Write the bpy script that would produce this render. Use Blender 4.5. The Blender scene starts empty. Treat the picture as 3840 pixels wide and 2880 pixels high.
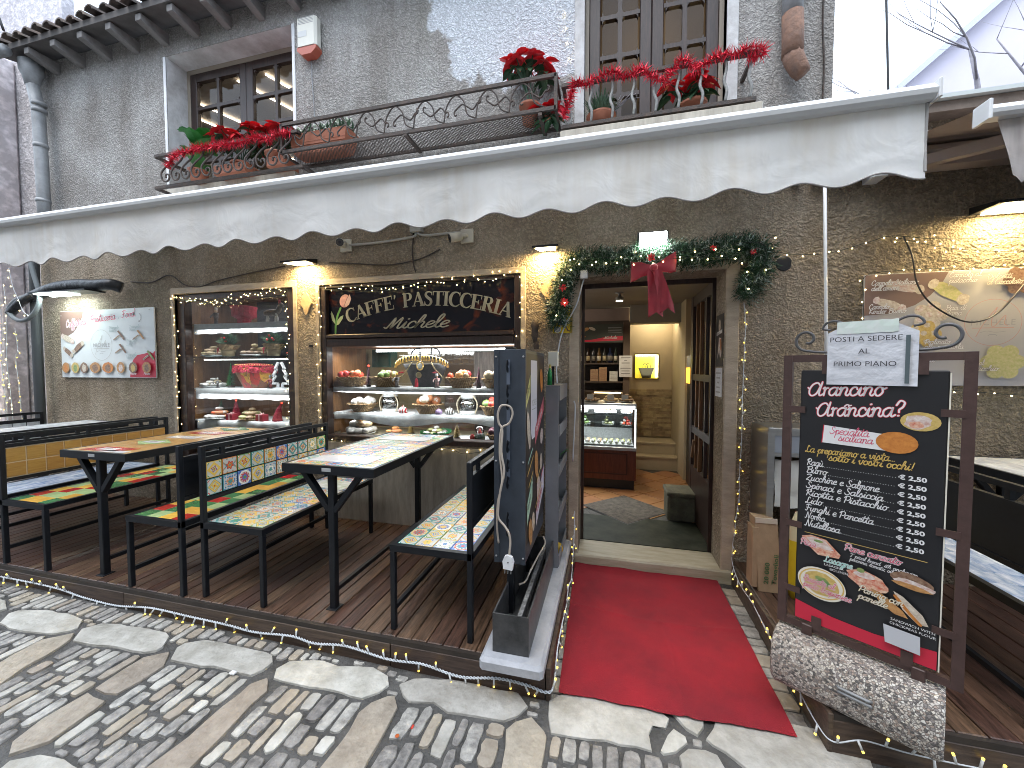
import bpy, bmesh, math, random
from mathutils import Vector, Matrix
random.seed(7)
R = math.radians
SC = bpy.context.scene
COL = SC.collection
# ---------------------------------------------------------------- camera, sky, sun, exposure
cam_d = bpy.data.cameras.new('camera')
cam_d.sensor_width = 36.0
cam_d.lens = 36.0 * 1450 / 3840
cam_d.clip_start = 0.05
cam_d.clip_end = 500
cam = bpy.data.objects.new('camera', cam_d)
cam.location = (0, -3.1, 1.58)
cam.rotation_euler = (R(90 - 2.2), 0, R(14.0))
COL.objects.link(cam)
SC.camera = cam

world = bpy.data.worlds.new('World')
SC.world = world
world.use_nodes = True
wn = world.node_tree
bg = wn.nodes['Background']
sky_n = wn.nodes.new('ShaderNodeTexSky')
sky_n.sky_type = 'NISHITA'
sky_n.sun_disc = False
sky_n.sun_elevation = R(62)
sky_n.sun_rotation = R(200)
sky_n.air_density = 1.0
sky_n.dust_density = 6.0
sky_n.ozone_density = 1.6
cloud = wn.nodes.new('ShaderNodeMix'); cloud.data_type = 'RGBA'      # high overcast: the clear sky veiled by even cloud
cloud.inputs[0].default_value = 0.82
cloud.inputs[7].default_value = (6.3, 7.4, 8.8, 1)
wn.links.new(sky_n.outputs[0], cloud.inputs[6])
wn.links.new(cloud.outputs[2], bg.inputs[0])
bg.inputs[1].default_value = 0.15

sun_d = bpy.data.lights.new('sun', 'SUN')
sun_d.energy = 0.6
sun_d.angle = R(40)
sun_d.color = (1.0, 0.97, 0.93)
sun = bpy.data.objects.new('sun', sun_d)
sun.rotation_euler = (R(28), 0, R(-20))
COL.objects.link(sun)

vs = SC.view_settings
vs.view_transform = 'Standard'
vs.look = 'None'
vs.gamma = 1.0
vs.use_curve_mapping = False
vs.exposure = 1.35
SC.cycles.use_denoising = True
SC.cycles.filter_width = 0.95
SC.cycles.max_bounces = 6
SC.cycles.diffuse_bounces = 3
SC.cycles.glossy_bounces = 3
SC.cycles.transmission_bounces = 4
SC.cycles.transparent_max_bounces = 12
SC.cycles.sample_clamp_indirect = 6.0
SC.cycles.caustics_reflective = False
SC.cycles.caustics_refractive = False

# ---------------------------------------------------------------- materials
MATS = {}
def _new(name):
    m = bpy.data.materials.new(name)
    m.use_nodes = True
    return m, m.node_tree, m.node_tree.nodes, m.node_tree.links, m.node_tree.nodes['Principled BSDF']

def nd(ns, t, **k):
    n = ns.new(t)
    for a, b in k.items():
        setattr(n, a, b)
    return n

def M(name, col, rough=0.7, metal=0.0, var=0.0, vscale=8.0, bump=0.0, bscale=60.0, col2=None, emis=None, estr=0.0,
      spec=0.5, rand=0.0, rvar=0.0, coat=0.0, trans=0.0, sheen=0.0, stretch=None, detail=6.0):
    """general procedural material: base colour broken up by noise (var), second colour, bump, random per object"""
    if name in MATS:
        return MATS[name]
    m, nt, ns, lk, b = _new(name)
    b.inputs['Roughness'].default_value = rough
    b.inputs['Metallic'].default_value = metal
    b.inputs['Specular IOR Level'].default_value = spec
    if coat: b.inputs['Coat Weight'].default_value = coat
    if trans: b.inputs['Transmission Weight'].default_value = trans
    if sheen: b.inputs['Sheen Weight'].default_value = sheen
    c = tuple(col) + (1,)
    src = None
    if var or bump or col2 is not None or rvar:
        tc = nd(ns, 'ShaderNodeTexCoord')
        vec = tc.outputs['Object']
        if stretch:
            mp = nd(ns, 'ShaderNodeMapping'); mp.inputs['Scale'].default_value = stretch
            lk.new(vec, mp.inputs['Vector']); vec = mp.outputs['Vector']
        if rand:
            oi = nd(ns, 'ShaderNodeObjectInfo')
            ad = nd(ns, 'ShaderNodeVectorMath', operation='MULTIPLY_ADD')
            ad.inputs[1].default_value = (1, 1, 1)
            cb = nd(ns, 'ShaderNodeMath', operation='MULTIPLY'); cb.inputs[1].default_value = 37.0
            lk.new(oi.outputs['Random'], cb.inputs[0])
            lk.new(vec, ad.inputs[0]); lk.new(cb.outputs[0], ad.inputs[2])
            vec = ad.outputs[0]
        nz = nd(ns, 'ShaderNodeTexNoise'); nz.inputs['Scale'].default_value = vscale; nz.inputs['Detail'].default_value = detail
        nz.inputs['Roughness'].default_value = 0.65
        lk.new(vec, nz.inputs['Vector'])
        rp = nd(ns, 'ShaderNodeValToRGB')
        c2 = col2 if col2 is not None else tuple(x * (1 - var) for x in col)
        c1 = col if col2 is not None else tuple(min(1, x * (1 + var * 0.6)) for x in col)
        rp.color_ramp.elements[0].color = tuple(c2) + (1,); rp.color_ramp.elements[0].position = 0.34
        rp.color_ramp.elements[1].color = tuple(c1) + (1,); rp.color_ramp.elements[1].position = 0.66
        lk.new(nz.outputs['Fac'], rp.inputs['Fac'])
        src = rp.outputs['Color']
        if rvar:
            mr = nd(ns, 'ShaderNodeMapRange'); mr.inputs['To Min'].default_value = max(0.02, rough - rvar); mr.inputs['To Max'].default_value = min(1, rough + rvar)
            lk.new(nz.outputs['Fac'], mr.inputs['Value']); lk.new(mr.outputs[0], b.inputs['Roughness'])
        if bump:
            n2 = nd(ns, 'ShaderNodeTexNoise'); n2.inputs['Scale'].default_value = bscale; n2.inputs['Detail'].default_value = 5
            lk.new(vec, n2.inputs['Vector'])
            bp = nd(ns, 'ShaderNodeBump'); bp.inputs['Strength'].default_value = bump; bp.inputs['Distance'].default_value = 0.02
            lk.new(n2.outputs['Fac'], bp.inputs['Height']); lk.new(bp.outputs[0], b.inputs['Normal'])
    if rand:
        oi = nd(ns, 'ShaderNodeObjectInfo')
        hs = nd(ns, 'ShaderNodeHueSaturation')
        mr = nd(ns, 'ShaderNodeMapRange'); mr.inputs['To Min'].default_value = 1 - rand; mr.inputs['To Max'].default_value = 1 + rand * 0.6
        lk.new(oi.outputs['Random'], mr.inputs['Value']); lk.new(mr.outputs[0], hs.inputs['Value'])
        mr2 = nd(ns, 'ShaderNodeMapRange'); mr2.inputs['To Min'].default_value = 0.5 - rand * 0.05; mr2.inputs['To Max'].default_value = 0.5 + rand * 0.04
        lk.new(oi.outputs['Random'], mr2.inputs['Value']); lk.new(mr2.outputs[0], hs.inputs['Hue'])
        if src is not None: lk.new(src, hs.inputs['Color'])
        else: hs.inputs['Color'].default_value = c
        src = hs.outputs['Color']
    if src is not None: lk.new(src, b.inputs['Base Color'])
    else: b.inputs['Base Color'].default_value = c
    if emis is not None:
        b.inputs['Emission Color'].default_value = tuple(emis) + (1,)
        b.inputs['Emission Strength'].default_value = estr
    MATS[name] = m
    return m

def glow(name, col, strength, sample=True):
    if name in MATS: return MATS[name]
    m, nt, ns, lk, b = _new(name)
    ns.remove(b)
    e = nd(ns, 'ShaderNodeEmission'); e.inputs[0].default_value = tuple(col) + (1,); e.inputs[1].default_value = strength
    lk.new(e.outputs[0], ns['Material Output'].inputs[0])
    if not sample: m.cycles.emission_sampling = 'NONE'
    MATS[name] = m
    return m

def glass_mat(name, tint=(1, 1, 1), refl=0.12, rough=0.02):
    if name in MATS: return MATS[name]
    m, nt, ns, lk, b = _new(name)
    ns.remove(b)
    t = nd(ns, 'ShaderNodeBsdfTransparent'); t.inputs[0].default_value = tuple(tint) + (1,)
    g = nd(ns, 'ShaderNodeBsdfGlossy'); g.inputs['Roughness'].default_value = rough
    fr = nd(ns, 'ShaderNodeFresnel'); fr.inputs[0].default_value = 1.5
    mu = nd(ns, 'ShaderNodeMath', operation='MULTIPLY_ADD'); mu.inputs[1].default_value = 1.0; mu.inputs[2].default_value = refl - 0.04
    mu.use_clamp = True
    mx = nd(ns, 'ShaderNodeMixShader')
    lk.new(fr.outputs[0], mu.inputs[0]); lk.new(mu.outputs[0], mx.inputs[0])
    lk.new(t.outputs[0], mx.inputs[1]); lk.new(g.outputs[0], mx.inputs[2])
    lk.new(mx.outputs[0], ns['Material Output'].inputs[0])
    MATS[name] = m
    return m

def stucco_mat(name, base, light, dark, green=0.0, bump=0.9, scale=38.0, patch=None):
    """rough-cast render: coarse lumps as relief, blotchy ageing in the colour, streaks"""
    if name in MATS: return MATS[name]
    m, nt, ns, lk, b = _new(name)
    b.inputs['Roughness'].default_value = 0.95
    b.inputs['Specular IOR Level'].default_value = 0.2
    tc = nd(ns, 'ShaderNodeTexCoord'); vec = tc.outputs['Object']
    n1 = nd(ns, 'ShaderNodeTexNoise'); n1.inputs['Scale'].default_value = 1.3; n1.inputs['Detail'].default_value = 8; n1.inputs['Roughness'].default_value = 0.6
    lk.new(vec, n1.inputs['Vector'])
    rp = nd(ns, 'ShaderNodeValToRGB'); e = rp.color_ramp.elements
    e[0].position = 0.30; e[0].color = tuple(dark) + (1,)
    e[1].position = 0.72; e[1].color = tuple(light) + (1,)
    x = e.new(0.5); x.color = tuple(base) + (1,)
    lk.new(n1.outputs['Fac'], rp.inputs['Fac'])
    # vertical streaks
    mp = nd(ns, 'ShaderNodeMapping'); mp.inputs['Scale'].default_value = (5.5, 5.5, 0.5); lk.new(vec, mp.inputs['Vector'])
    n3 = nd(ns, 'ShaderNodeTexNoise'); n3.inputs['Scale'].default_value = 1.2; n3.inputs['Detail'].default_value = 4; lk.new(mp.outputs[0], n3.inputs['Vector'])
    r3 = nd(ns, 'ShaderNodeValToRGB'); r3.color_ramp.elements[0].position = 0.45; r3.color_ramp.elements[1].position = 0.75
    r3.color_ramp.elements[0].color = (0, 0, 0, 1); r3.color_ramp.elements[1].color = (0.5, 0.5, 0.5, 1)
    lk.new(n3.outputs['Fac'], r3.inputs['Fac'])
    mx = nd(ns, 'ShaderNodeMix', data_type='RGBA'); mx.inputs[7].default_value = tuple(light) + (1,)
    lk.new(r3.outputs['Color'], mx.inputs[0]); lk.new(rp.outputs['Color'], mx.inputs[6])
    col = mx.outputs[2]
    if green:
        n4 = nd(ns, 'ShaderNodeTexNoise'); n4.inputs['Scale'].default_value = 0.9; n4.inputs['Detail'].default_value = 5
        mp4 = nd(ns, 'ShaderNodeMapping'); mp4.inputs['Location'].default_value = (3.1, 0, 1.7); lk.new(vec, mp4.inputs['Vector']); lk.new(mp4.outputs[0], n4.inputs['Vector'])
        r4 = nd(ns, 'ShaderNodeValToRGB'); r4.color_ramp.elements[0].position = 0.58; r4.color_ramp.elements[1].position = 0.72
        r4.color_ramp.elements[0].color = (0, 0, 0, 1); r4.color_ramp.elements[1].color = (green, green, green, 1)
        lk.new(n4.outputs['Fac'], r4.inputs['Fac'])
        m4 = nd(ns, 'ShaderNodeMix', data_type='RGBA'); m4.inputs[7].default_value = (0.09, 0.12, 0.07, 1)
        lk.new(r4.outputs['Color'], m4.inputs[0]); lk.new(col, m4.inputs[6]); col = m4.outputs[2]
    if patch:
        # a newer, paler repair patch with a ragged edge: centre x, z, radii
        cx, cz, rx, rz, pc = patch
        sx = nd(ns, 'ShaderNodeSeparateXYZ'); lk.new(vec, sx.inputs[0])
        def term(o, c, r):
            a = nd(ns, 'ShaderNodeMath', operation='SUBTRACT'); a.inputs[1].default_value = c; lk.new(o, a.inputs[0])
            d = nd(ns, 'ShaderNodeMath', operation='DIVIDE'); d.inputs[1].default_value = r; lk.new(a.outputs[0], d.inputs[0])
            p = nd(ns, 'ShaderNodeMath', operation='POWER'); p.inputs[1].default_value = 2; 
            ab = nd(ns, 'ShaderNodeMath', operation='ABSOLUTE'); lk.new(d.outputs[0], ab.inputs[0]); lk.new(ab.outputs[0], p.inputs[0])
            return p.outputs[0]
        s = nd(ns, 'ShaderNodeMath', operation='ADD'); lk.new(term(sx.outputs[0], cx, rx), s.inputs[0]); lk.new(term(sx.outputs[2], cz, rz), s.inputs[1])
        n5 = nd(ns, 'ShaderNodeTexNoise'); n5.inputs['Scale'].default_value = 3.5; n5.inputs['Detail'].default_value = 6; lk.new(vec, n5.inputs['Vector'])
        a5 = nd(ns, 'ShaderNodeMath', operation='MULTIPLY_ADD'); a5.inputs[1].default_value = 2.2; lk.new(n5.outputs['Fac'], a5.inputs[0]); lk.new(s.outputs[0], a5.inputs[2])
        r5 = nd(ns, 'ShaderNodeMapRange'); r5.inputs['From Min'].default_value = 2.05; r5.inputs['From Max'].default_value = 1.95; lk.new(a5.outputs[0], r5.inputs['Value'])
        m5 = nd(ns, 'ShaderNodeMix', data_type='RGBA'); m5.inputs[7].default_value = tuple(pc) + (1,)
        lk.new(r5.outputs[0], m5.inputs[0]); lk.new(col, m5.inputs[6]); col = m5.outputs[2]
    # fine darkness of pits
    v = nd(ns, 'ShaderNodeTexVoronoi'); v.inputs['Scale'].default_value = scale; v.feature = 'SMOOTH_F1'
    dn = nd(ns, 'ShaderNodeTexNoise'); dn.inputs['Scale'].default_value = 12; lk.new(vec, dn.inputs['Vector'])
    dm = nd(ns, 'ShaderNodeMix', data_type='RGBA'); dm.inputs[0].default_value = 0.08; lk.new(vec, dm.inputs[6]); lk.new(dn.outputs['Color'], dm.inputs[7])
    lk.new(dm.outputs[2], v.inputs['Vector'])
    n2 = nd(ns, 'ShaderNodeTexNoise'); n2.inputs['Scale'].default_value = scale * 1.9; n2.inputs['Detail'].default_value = 5; lk.new(vec, n2.inputs['Vector'])
    ad = nd(ns, 'ShaderNodeMath', operation='MULTIPLY_ADD'); ad.inputs[1].default_value = -0.9; lk.new(v.outputs['Distance'], ad.inputs[0]); lk.new(n2.outputs['Fac'], ad.inputs[2])
    bp = nd(ns, 'ShaderNodeBump'); bp.inputs['Strength'].default_value = bump; bp.inputs['Distance'].default_value = 0.03
    lk.new(ad.outputs[0], bp.inputs['Height']); lk.new(bp.outputs[0], b.inputs['Normal'])
    mr = nd(ns, 'ShaderNodeMapRange'); mr.inputs['From Min'].default_value = 0.0; mr.inputs['From Max'].default_value = 0.5; mr.inputs['To Min'].default_value = 0.74; mr.inputs['To Max'].default_value = 1.18
    lk.new(ad.outputs[0], mr.inputs['Value'])
    fm = nd(ns, 'ShaderNodeVectorMath', operation='SCALE'); lk.new(col, fm.inputs[0]); lk.new(mr.outputs[0], fm.inputs['Scale'])
    lk.new(fm.outputs[0], b.inputs['Base Color'])
    MATS[name] = m
    return m

def majolica(name, kind, pal):
    """hand-painted tile decor drawn from the tile's own 0..1 coordinates; colours vary by object"""
    if name in MATS: return MATS[name]
    m, nt, ns, lk, b = _new(name)
    b.inputs['Roughness'].default_value = 0.28
    tc = nd(ns, 'ShaderNodeTexCoord'); oi = nd(ns, 'ShaderNodeObjectInfo')
    def mt(op, a, c=None, d=None, clamp=False):
        n = nd(ns, 'ShaderNodeMath', operation=op); n.use_clamp = clamp
        for i, q in enumerate((a, c, d)):
            if q is None: continue
            if isinstance(q, (int, float)): n.inputs[i].default_value = q
            else: lk.new(q, n.inputs[i])
        return n.outputs[0]
    sx = nd(ns, 'ShaderNodeSeparateXYZ'); lk.new(tc.outputs['Generated'], sx.inputs[0])
    x = mt('SUBTRACT', sx.outputs[0], 0.5); y = mt('SUBTRACT', sx.outputs[1], 0.5)
    ax = mt('ABSOLUTE', x); ay = mt('ABSOLUTE', y)
    dia = mt('ADD', ax, ay); box = mt('MAXIMUM', ax, ay)
    rr = mt('POWER', mt('ADD', mt('MULTIPLY', x, x), mt('MULTIPLY', y, y)), 0.5)
    an = mt('ARCTAN2', y, x)
    cx = mt('SUBTRACT', 0.5, ax); cy = mt('SUBTRACT', 0.5, ay)
    rc = mt('POWER', mt('ADD', mt('MULTIPLY', cx, cx), mt('MULTIPLY', cy, cy)), 0.5)
    def rnd(k):
        return mt('FRACT', mt('MULTIPLY', oi.outputs['Random'], 7.31 * k + 1.7))
    def pick(k, cols):
        rp = nd(ns, 'ShaderNodeValToRGB'); rp.color_ramp.interpolation = 'CONSTANT'
        els = rp.color_ramp.elements
        els[0].color = tuple(cols[0]) + (1,); els[0].position = 0
        els[1].color = tuple(cols[1]) + (1,); els[1].position = 1.0 / len(cols)
        for i in range(2, len(cols)):
            q = els.new(i / len(cols)); q.color = tuple(cols[i]) + (1,)
        lk.new(rnd(k), rp.inputs[0])
        return rp.outputs[0]
    def band(v, lo, hi):
        return mt('MULTIPLY', mt('GREATER_THAN', v, lo), mt('LESS_THAN', v, hi))
    cur = None
    def lay(mask, col):
        nonlocal cur
        mx = nd(ns, 'ShaderNodeMix', data_type='RGBA')
        lk.new(mask, mx.inputs[0])
        if cur is None: mx.inputs[6].default_value = (0.50, 0.51, 0.49, 1)
        else: lk.new(cur, mx.inputs[6])
        if isinstance(col, tuple): mx.inputs[7].default_value = col + (1,)
        else: lk.new(col, mx.inputs[7])
        cur = mx.outputs[2]
    A, B, C, D = [pick(i + 1, p) for i, p in enumerate(pal)]
    wob = mt('MULTIPLY', mt('SINE', mt('MULTIPLY', an, 8)), 0.025)
    if kind == 0:      # diamond frame with flower
        lay(band(rc, 0.05, 0.2), C); lay(band(rc, 0.09, 0.14), (0.78, 0.76, 0.66))
        lay(mt('LESS_THAN', dia, 0.46), B); lay(mt('LESS_THAN', dia, 0.42), A); lay(mt('LESS_THAN', dia, 0.30), B); lay(mt('LESS_THAN', dia, 0.275), (0.50, 0.50, 0.46))
        pet = mt('ADD', rr, mt('MULTIPLY', mt('SINE', mt('MULTIPLY', an, 4)), 0.05))
        lay(mt('LESS_THAN', pet, 0.17), D); lay(mt('LESS_THAN', pet, 0.10), A); lay(mt('LESS_THAN', rr, 0.05), C)
        lay(mt('GREATER_THAN', box, 0.455), B)
    elif kind == 1:    # rosette
        lay(band(mt('ADD', rc, wob), 0.08, 0.24), B)
        lay(mt('LESS_THAN', mt('ADD', rr, wob), 0.45), A); lay(mt('LESS_THAN', rr, 0.38), (0.50, 0.50, 0.46))
        pet = mt('ADD', rr, mt('MULTIPLY', mt('SINE', mt('MULTIPLY', an, 10)), 0.06))
        lay(mt('LESS_THAN', pet, 0.30), C); lay(mt('LESS_THAN', pet, 0.19), B); lay(mt('LESS_THAN', rr, 0.10), D)
        lay(mt('GREATER_THAN', box, 0.465), B)
    else:              # loose foliage on white
        vn = nd(ns, 'ShaderNodeTexVoronoi'); vn.inputs['Scale'].default_value = 7; vn.inputs['Randomness'].default_value = 0.7
        vv = nd(ns, 'ShaderNodeCombineXYZ'); lk.new(ax, vv.inputs[0]); lk.new(ay, vv.inputs[1]); lk.new(oi.outputs['Random'], vv.inputs[2]); lk.new(vv.outputs[0], vn.inputs['Vector'])
        lay(mt('LESS_THAN', vn.outputs['Distance'], 0.42), C)
        lay(mt('LESS_THAN', vn.outputs['Distance'], 0.25), A)
        pet = mt('ADD', rr, mt('MULTIPLY', mt('SINE', mt('MULTIPLY', an, 6)), 0.05))
        lay(mt('LESS_THAN', pet, 0.24), D); lay(mt('LESS_THAN', pet, 0.15), A); lay(mt('LESS_THAN', rr, 0.06), B)
        lay(mt('GREATER_THAN', box, 0.46), A)
    lk.new(cur, b.inputs['Base Color'])
    MATS[name] = m
    return m

# ---------------------------------------------------------------- mesh helpers
class MB:
    def __init__(s): s.v = []; s.f = []; s.mi = []; s.cur = 0
    def _add(s, vs_, fs):
        o = len(s.v); s.v.extend(vs_)
        for f in fs: s.f.append(tuple(o + i for i in f)); s.mi.append(s.cur)
        return s
    def box(s, x0, x1, y0, y1, z0, z1):
        return s._add([(x0, y0, z0), (x1, y0, z0), (x1, y1, z0), (x0, y1, z0), (x0, y0, z1), (x1, y0, z1), (x1, y1, z1), (x0, y1, z1)],
                      [(0, 3, 2, 1), (4, 5, 6, 7), (0, 1, 5, 4), (1, 2, 6, 5), (2, 3, 7, 6), (3, 0, 4, 7)])
    def cbox(s, x0, x1, y0, y1, z0, z1, c=0.005):
        """box with chamfered vertical and top edges"""
        def ring(d, z): return [(x0 + d, y0, z), (x1 - d, y0, z), (x1, y0 + d, z), (x1, y1 - d, z), (x1 - d, y1, z), (x0 + d, y1, z), (x0, y1 - d, z), (x0, y0 + d, z)]
        a = ring(c, z0); b_ = ring(c, z1 - c)
        t = [(x0 + c * 1.6, y0 + c, z1), (x1 - c * 1.6, y0 + c, z1), (x1 - c, y0 + c * 1.6, z1), (x1 - c, y1 - c * 1.6, z1), (x1 - c * 1.6, y1 - c, z1), (x0 + c * 1.6, y1 - c, z1), (x0 + c, y1 - c * 1.6, z1), (x0 + c, y0 + c * 1.6, z1)]
        fs = [tuple(reversed(range(8)))] + [(i, (i + 1) % 8, 8 + (i + 1) % 8, 8 + i) for i in range(8)] + [(8 + i, 8 + (i + 1) % 8, 16 + (i + 1) % 8, 16 + i) for i in range(8)] + [tuple(range(16, 24))]
        return s._add(a + b_ + t, fs)
    def quad(s, a, b, c, d): return s._add([a, b, c, d], [(0, 1, 2, 3)])
    def tri(s, a, b, c): return s._add([a, b, c], [(0, 1, 2)])
    def poly(s, pts): return s._add(list(pts), [tuple(range(len(pts)))])
    def bar(s, p, q, w, h=None, up=(0, 0, 1)):
        """square bar from p to q"""
        h = h or w; p = Vector(p); q = Vector(q); d = (q - p).normalized(); u = Vector(up)
        if abs(d.dot(u)) > 0.98: u = Vector((0, 1, 0))
        a = d.cross(u).normalized() * (w / 2); b_ = a.cross(d).normalized() * (h / 2)
        v = [tuple(e + sa * a + sb * b_) for e in (p, q) for sa, sb in ((-1, -1), (1, -1), (1, 1), (-1, 1))]
        return s._add(v, [(0, 1, 2, 3), (7, 6, 5, 4), (0, 4, 5, 1), (1, 5, 6, 2), (2, 6, 7, 3), (3, 7, 4, 0)])
    def tube(s, pts, r, n=6, caps=True, rr=None):
        pts = [Vector(p) for p in pts]; o = len(s.v); N = len(pts)
        up = Vector((0, 0, 1)); last = None
        for i, p in enumerate(pts):
            d = (pts[min(i + 1, N - 1)] - pts[max(i - 1, 0)])
            d = d.normalized() if d.length > 1e-9 else Vector((0, 0, 1))
            if last is None:
                a = d.cross(up); a = a.normalized() if a.length > 1e-3 else Vector((1, 0, 0))
            else:
                a = (last - d * last.dot(d)); a = a.normalized() if a.length > 1e-6 else d.orthogonal().normalized()
            last = a; b_ = d.cross(a); rad = rr[i] if rr else r
            for k in range(n):
                t = 2 * math.pi * k / n
                s.v.append(tuple(p + (a * math.cos(t) + b_ * math.sin(t)) * rad))
        for i in range(N - 1):
            for k in range(n):
                s.f.append((o + i * n + k, o + i * n + (k + 1) % n, o + (i + 1) * n + (k + 1) % n, o + (i + 1) * n + k)); s.mi.append(s.cur)
        if caps:
            s.f.append(tuple(o + k for k in reversed(range(n)))); s.mi.append(s.cur)
            s.f.append(tuple(o + (N - 1) * n + k for k in range(n))); s.mi.append(s.cur)
        return s
    def lathe(s, prof, c=(0, 0, 0), n=16, sx=1, sy=1, jit=0):
        """profile of (r, z); closed at the ends where r is 0"""
        o = len(s.v); m = len(prof)
        for r, z in prof:
            for k in range(n):
                t = 2 * math.pi * k / n; q = r * (1 + (random.uniform(-jit, jit) if jit else 0))
                s.v.append((c[0] + q * math.cos(t) * sx, c[1] + q * math.sin(t) * sy, c[2] + z))
        for i in range(m - 1):
            for k in range(n):
                s.f.append((o + i * n + k, o + i * n + (k + 1) % n, o + (i + 1) * n + (k + 1) % n, o + (i + 1) * n + k)); s.mi.append(s.cur)
        s.f.append(tuple(o + k for k in reversed(range(n)))); s.mi.append(s.cur)
        s.f.append(tuple(o + (m - 1) * n + k for k in range(n))); s.mi.append(s.cur)
        return s
    def ball(s, c, r, n=8, m=5, sx=1, sy=1, sz=1, jit=0):
        prof = [(max(1e-4, r * math.sin(math.pi * i / m)), -r * sz * math.cos(math.pi * i / m)) for i in range(m + 1)]
        return s.lathe(prof, c, n, sx, sy, jit)
    def prism(s, pts, z0, z1, inset=0.0, ztop=None):
        """polygon in XY extruded; optional inset rounded top"""
        n = len(pts); cx = sum(p[0] for p in pts) / n; cy = sum(p[1] for p in pts) / n
        a = [(p[0], p[1], z0) for p in pts]; b_ = [(p[0], p[1], z1 - inset) for p in pts]
        L = [a, b_]
        if inset:
            L.append([(cx + (p[0] - cx) * (1 - inset / max(0.02, math.hypot(p[0] - cx, p[1] - cy))), cy + (p[1] - cy) * (1 - inset / max(0.02, math.hypot(p[0] - cx, p[1] - cy))), z1) for p in pts])
        fs = [tuple(reversed(range(n)))]
        for l in range(len(L) - 1):
            fs += [(l * n + i, l * n + (i + 1) % n, (l + 1) * n + (i + 1) % n, (l + 1) * n + i) for i in range(n)]
        fs.append(tuple(range((len(L) - 1) * n, len(L) * n)))
        return s._add([p for q in L for p in q], fs)
    def xz(s, pts, y0, y1):
        """polygon in XZ (counter-clockwise seen from -Y) extruded from y0 (front) to y1"""
        n = len(pts)
        v = [(p[0], y0, p[1]) for p in pts] + [(p[0], y1, p[1]) for p in pts]
        fs = [tuple(range(n)), tuple(reversed(range(n, 2 * n)))] + [((i + 1) % n, i, n + i, n + (i + 1) % n) for i in range(n)]
        return s._add(v, fs)
    def build(s, name, mats, parent=None, smooth=False, local=False, **kw):
        me = bpy.data.meshes.new(name)
        off = Vector((0, 0, 0))
        if parent is not None and not local:
            p = parent
            while p is not None: off += p.location; p = p.parent
        vv = s.v if off.length == 0 else [(a - off.x, b_ - off.y, c - off.z) for a, b_, c in s.v]
        me.from_pydata(vv, [], s.f)
        if not isinstance(mats, (list, tuple)): mats = [mats]
        for q in mats: me.materials.append(q)
        if len(mats) > 1: me.polygons.foreach_set('material_index', s.mi)
        if smooth: me.polygons.foreach_set('use_smooth', [True] * len(me.polygons))
        me.update()
        o = bpy.data.objects.new(name, me)
        COL.objects.link(o)
        if parent is not None: o.parent = parent
        for k, v in kw.items(): o[k] = v
        return o

def smooth_by_angle(o, deg=40):
    me = o.data
    me.polygons.foreach_set('use_smooth', [True] * len(me.polygons))
    try: me.set_sharp_from_angle(angle=R(deg))
    except Exception: pass
    return o

def T(name, label, cat, loc=(0, 0, 0), group=None, rz=0.0):
    o = bpy.data.objects.new(name, None); COL.objects.link(o)
    o.empty_display_size = 0.1
    o.location = loc; o.rotation_euler = (0, 0, rz)
    o['label'] = label; o['category'] = cat
    if group: o['group'] = group
    return o
def tag(o, label, cat, group=None):
    o['label'] = label; o['category'] = cat
    if group: o['group'] = group
    return o
def inst(name, me, parent, loc, rot=(0, 0, 0), scale=None):
    o = bpy.data.objects.new(name, me); COL.objects.link(o)
    o.parent = parent; o.location = loc; o.rotation_euler = rot
    if scale: o.scale = scale
    return o
def mesh_of(mb, name, mats, smooth=False):
    me = bpy.data.meshes.new(name); me.from_pydata(mb.v, [], mb.f)
    if not isinstance(mats, (list, tuple)): mats = [mats]
    for q in mats: me.materials.append(q)
    if len(mats) > 1: me.polygons.foreach_set('material_index', mb.mi)
    if smooth: me.polygons.foreach_set('use_smooth', [True] * len(me.polygons))
    me.update(); return me
def dup(root, loc=None, rz=None, label=None):
    r = root.copy(); COL.objects.link(r)
    if loc is not None: r.location = loc
    if rz is not None: r.rotation_euler = (0, 0, rz)
    if label: r['label'] = label
    for ch in list(root.children):
        c = ch.copy(); COL.objects.link(c); c.parent = r
        for g in list(ch.children):
            d = g.copy(); COL.objects.link(d); d.parent = c
    return r
def light(name, kind, loc, energy, col, size=0.1, rot=(0, 0, 0), parent=None, sizey=None, spread=None, spot=None):
    d = bpy.data.lights.new(name, kind); d.energy = energy; d.color = col
    if kind == 'AREA':
        d.size = size
        if sizey: d.shape = 'RECTANGLE'; d.size_y = sizey
        if spread: d.spread = spread
    else: d.shadow_soft_size = size
    if kind == 'SPOT': d.spot_size = spot or R(100); d.spot_blend = 0.6
    o = bpy.data.objects.new(name, d); COL.objects.link(o)
    o.rotation_euler = rot
    if parent is not None:
        o.parent = parent; o.location = Vector(loc) - parent.location
    else: o.location = loc
    return o
def crom(pts, k=6, closed=False):
    """Catmull-Rom through points"""
    P = [Vector(p) for p in pts]; n = len(P); out = []
    rng = range(n if closed else n - 1)
    for i in rng:
        p0 = P[(i - 1) % n] if closed or i > 0 else P[0] * 2 - P[1]
        p1 = P[i]; p2 = P[(i + 1) % n]
        p3 = P[(i + 2) % n] if closed or i + 2 < n else P[-1] * 2 - P[-2]
        for j in range(k):
            t = j / k
            out.append(0.5 * ((2 * p1) + (p2 - p0) * t + (2 * p0 - 5 * p1 + 4 * p2 - p3) * t * t + (3 * p1 - p0 - 3 * p2 + p3) * t ** 3))
    if not closed: out.append(P[-1])
    return out
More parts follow.
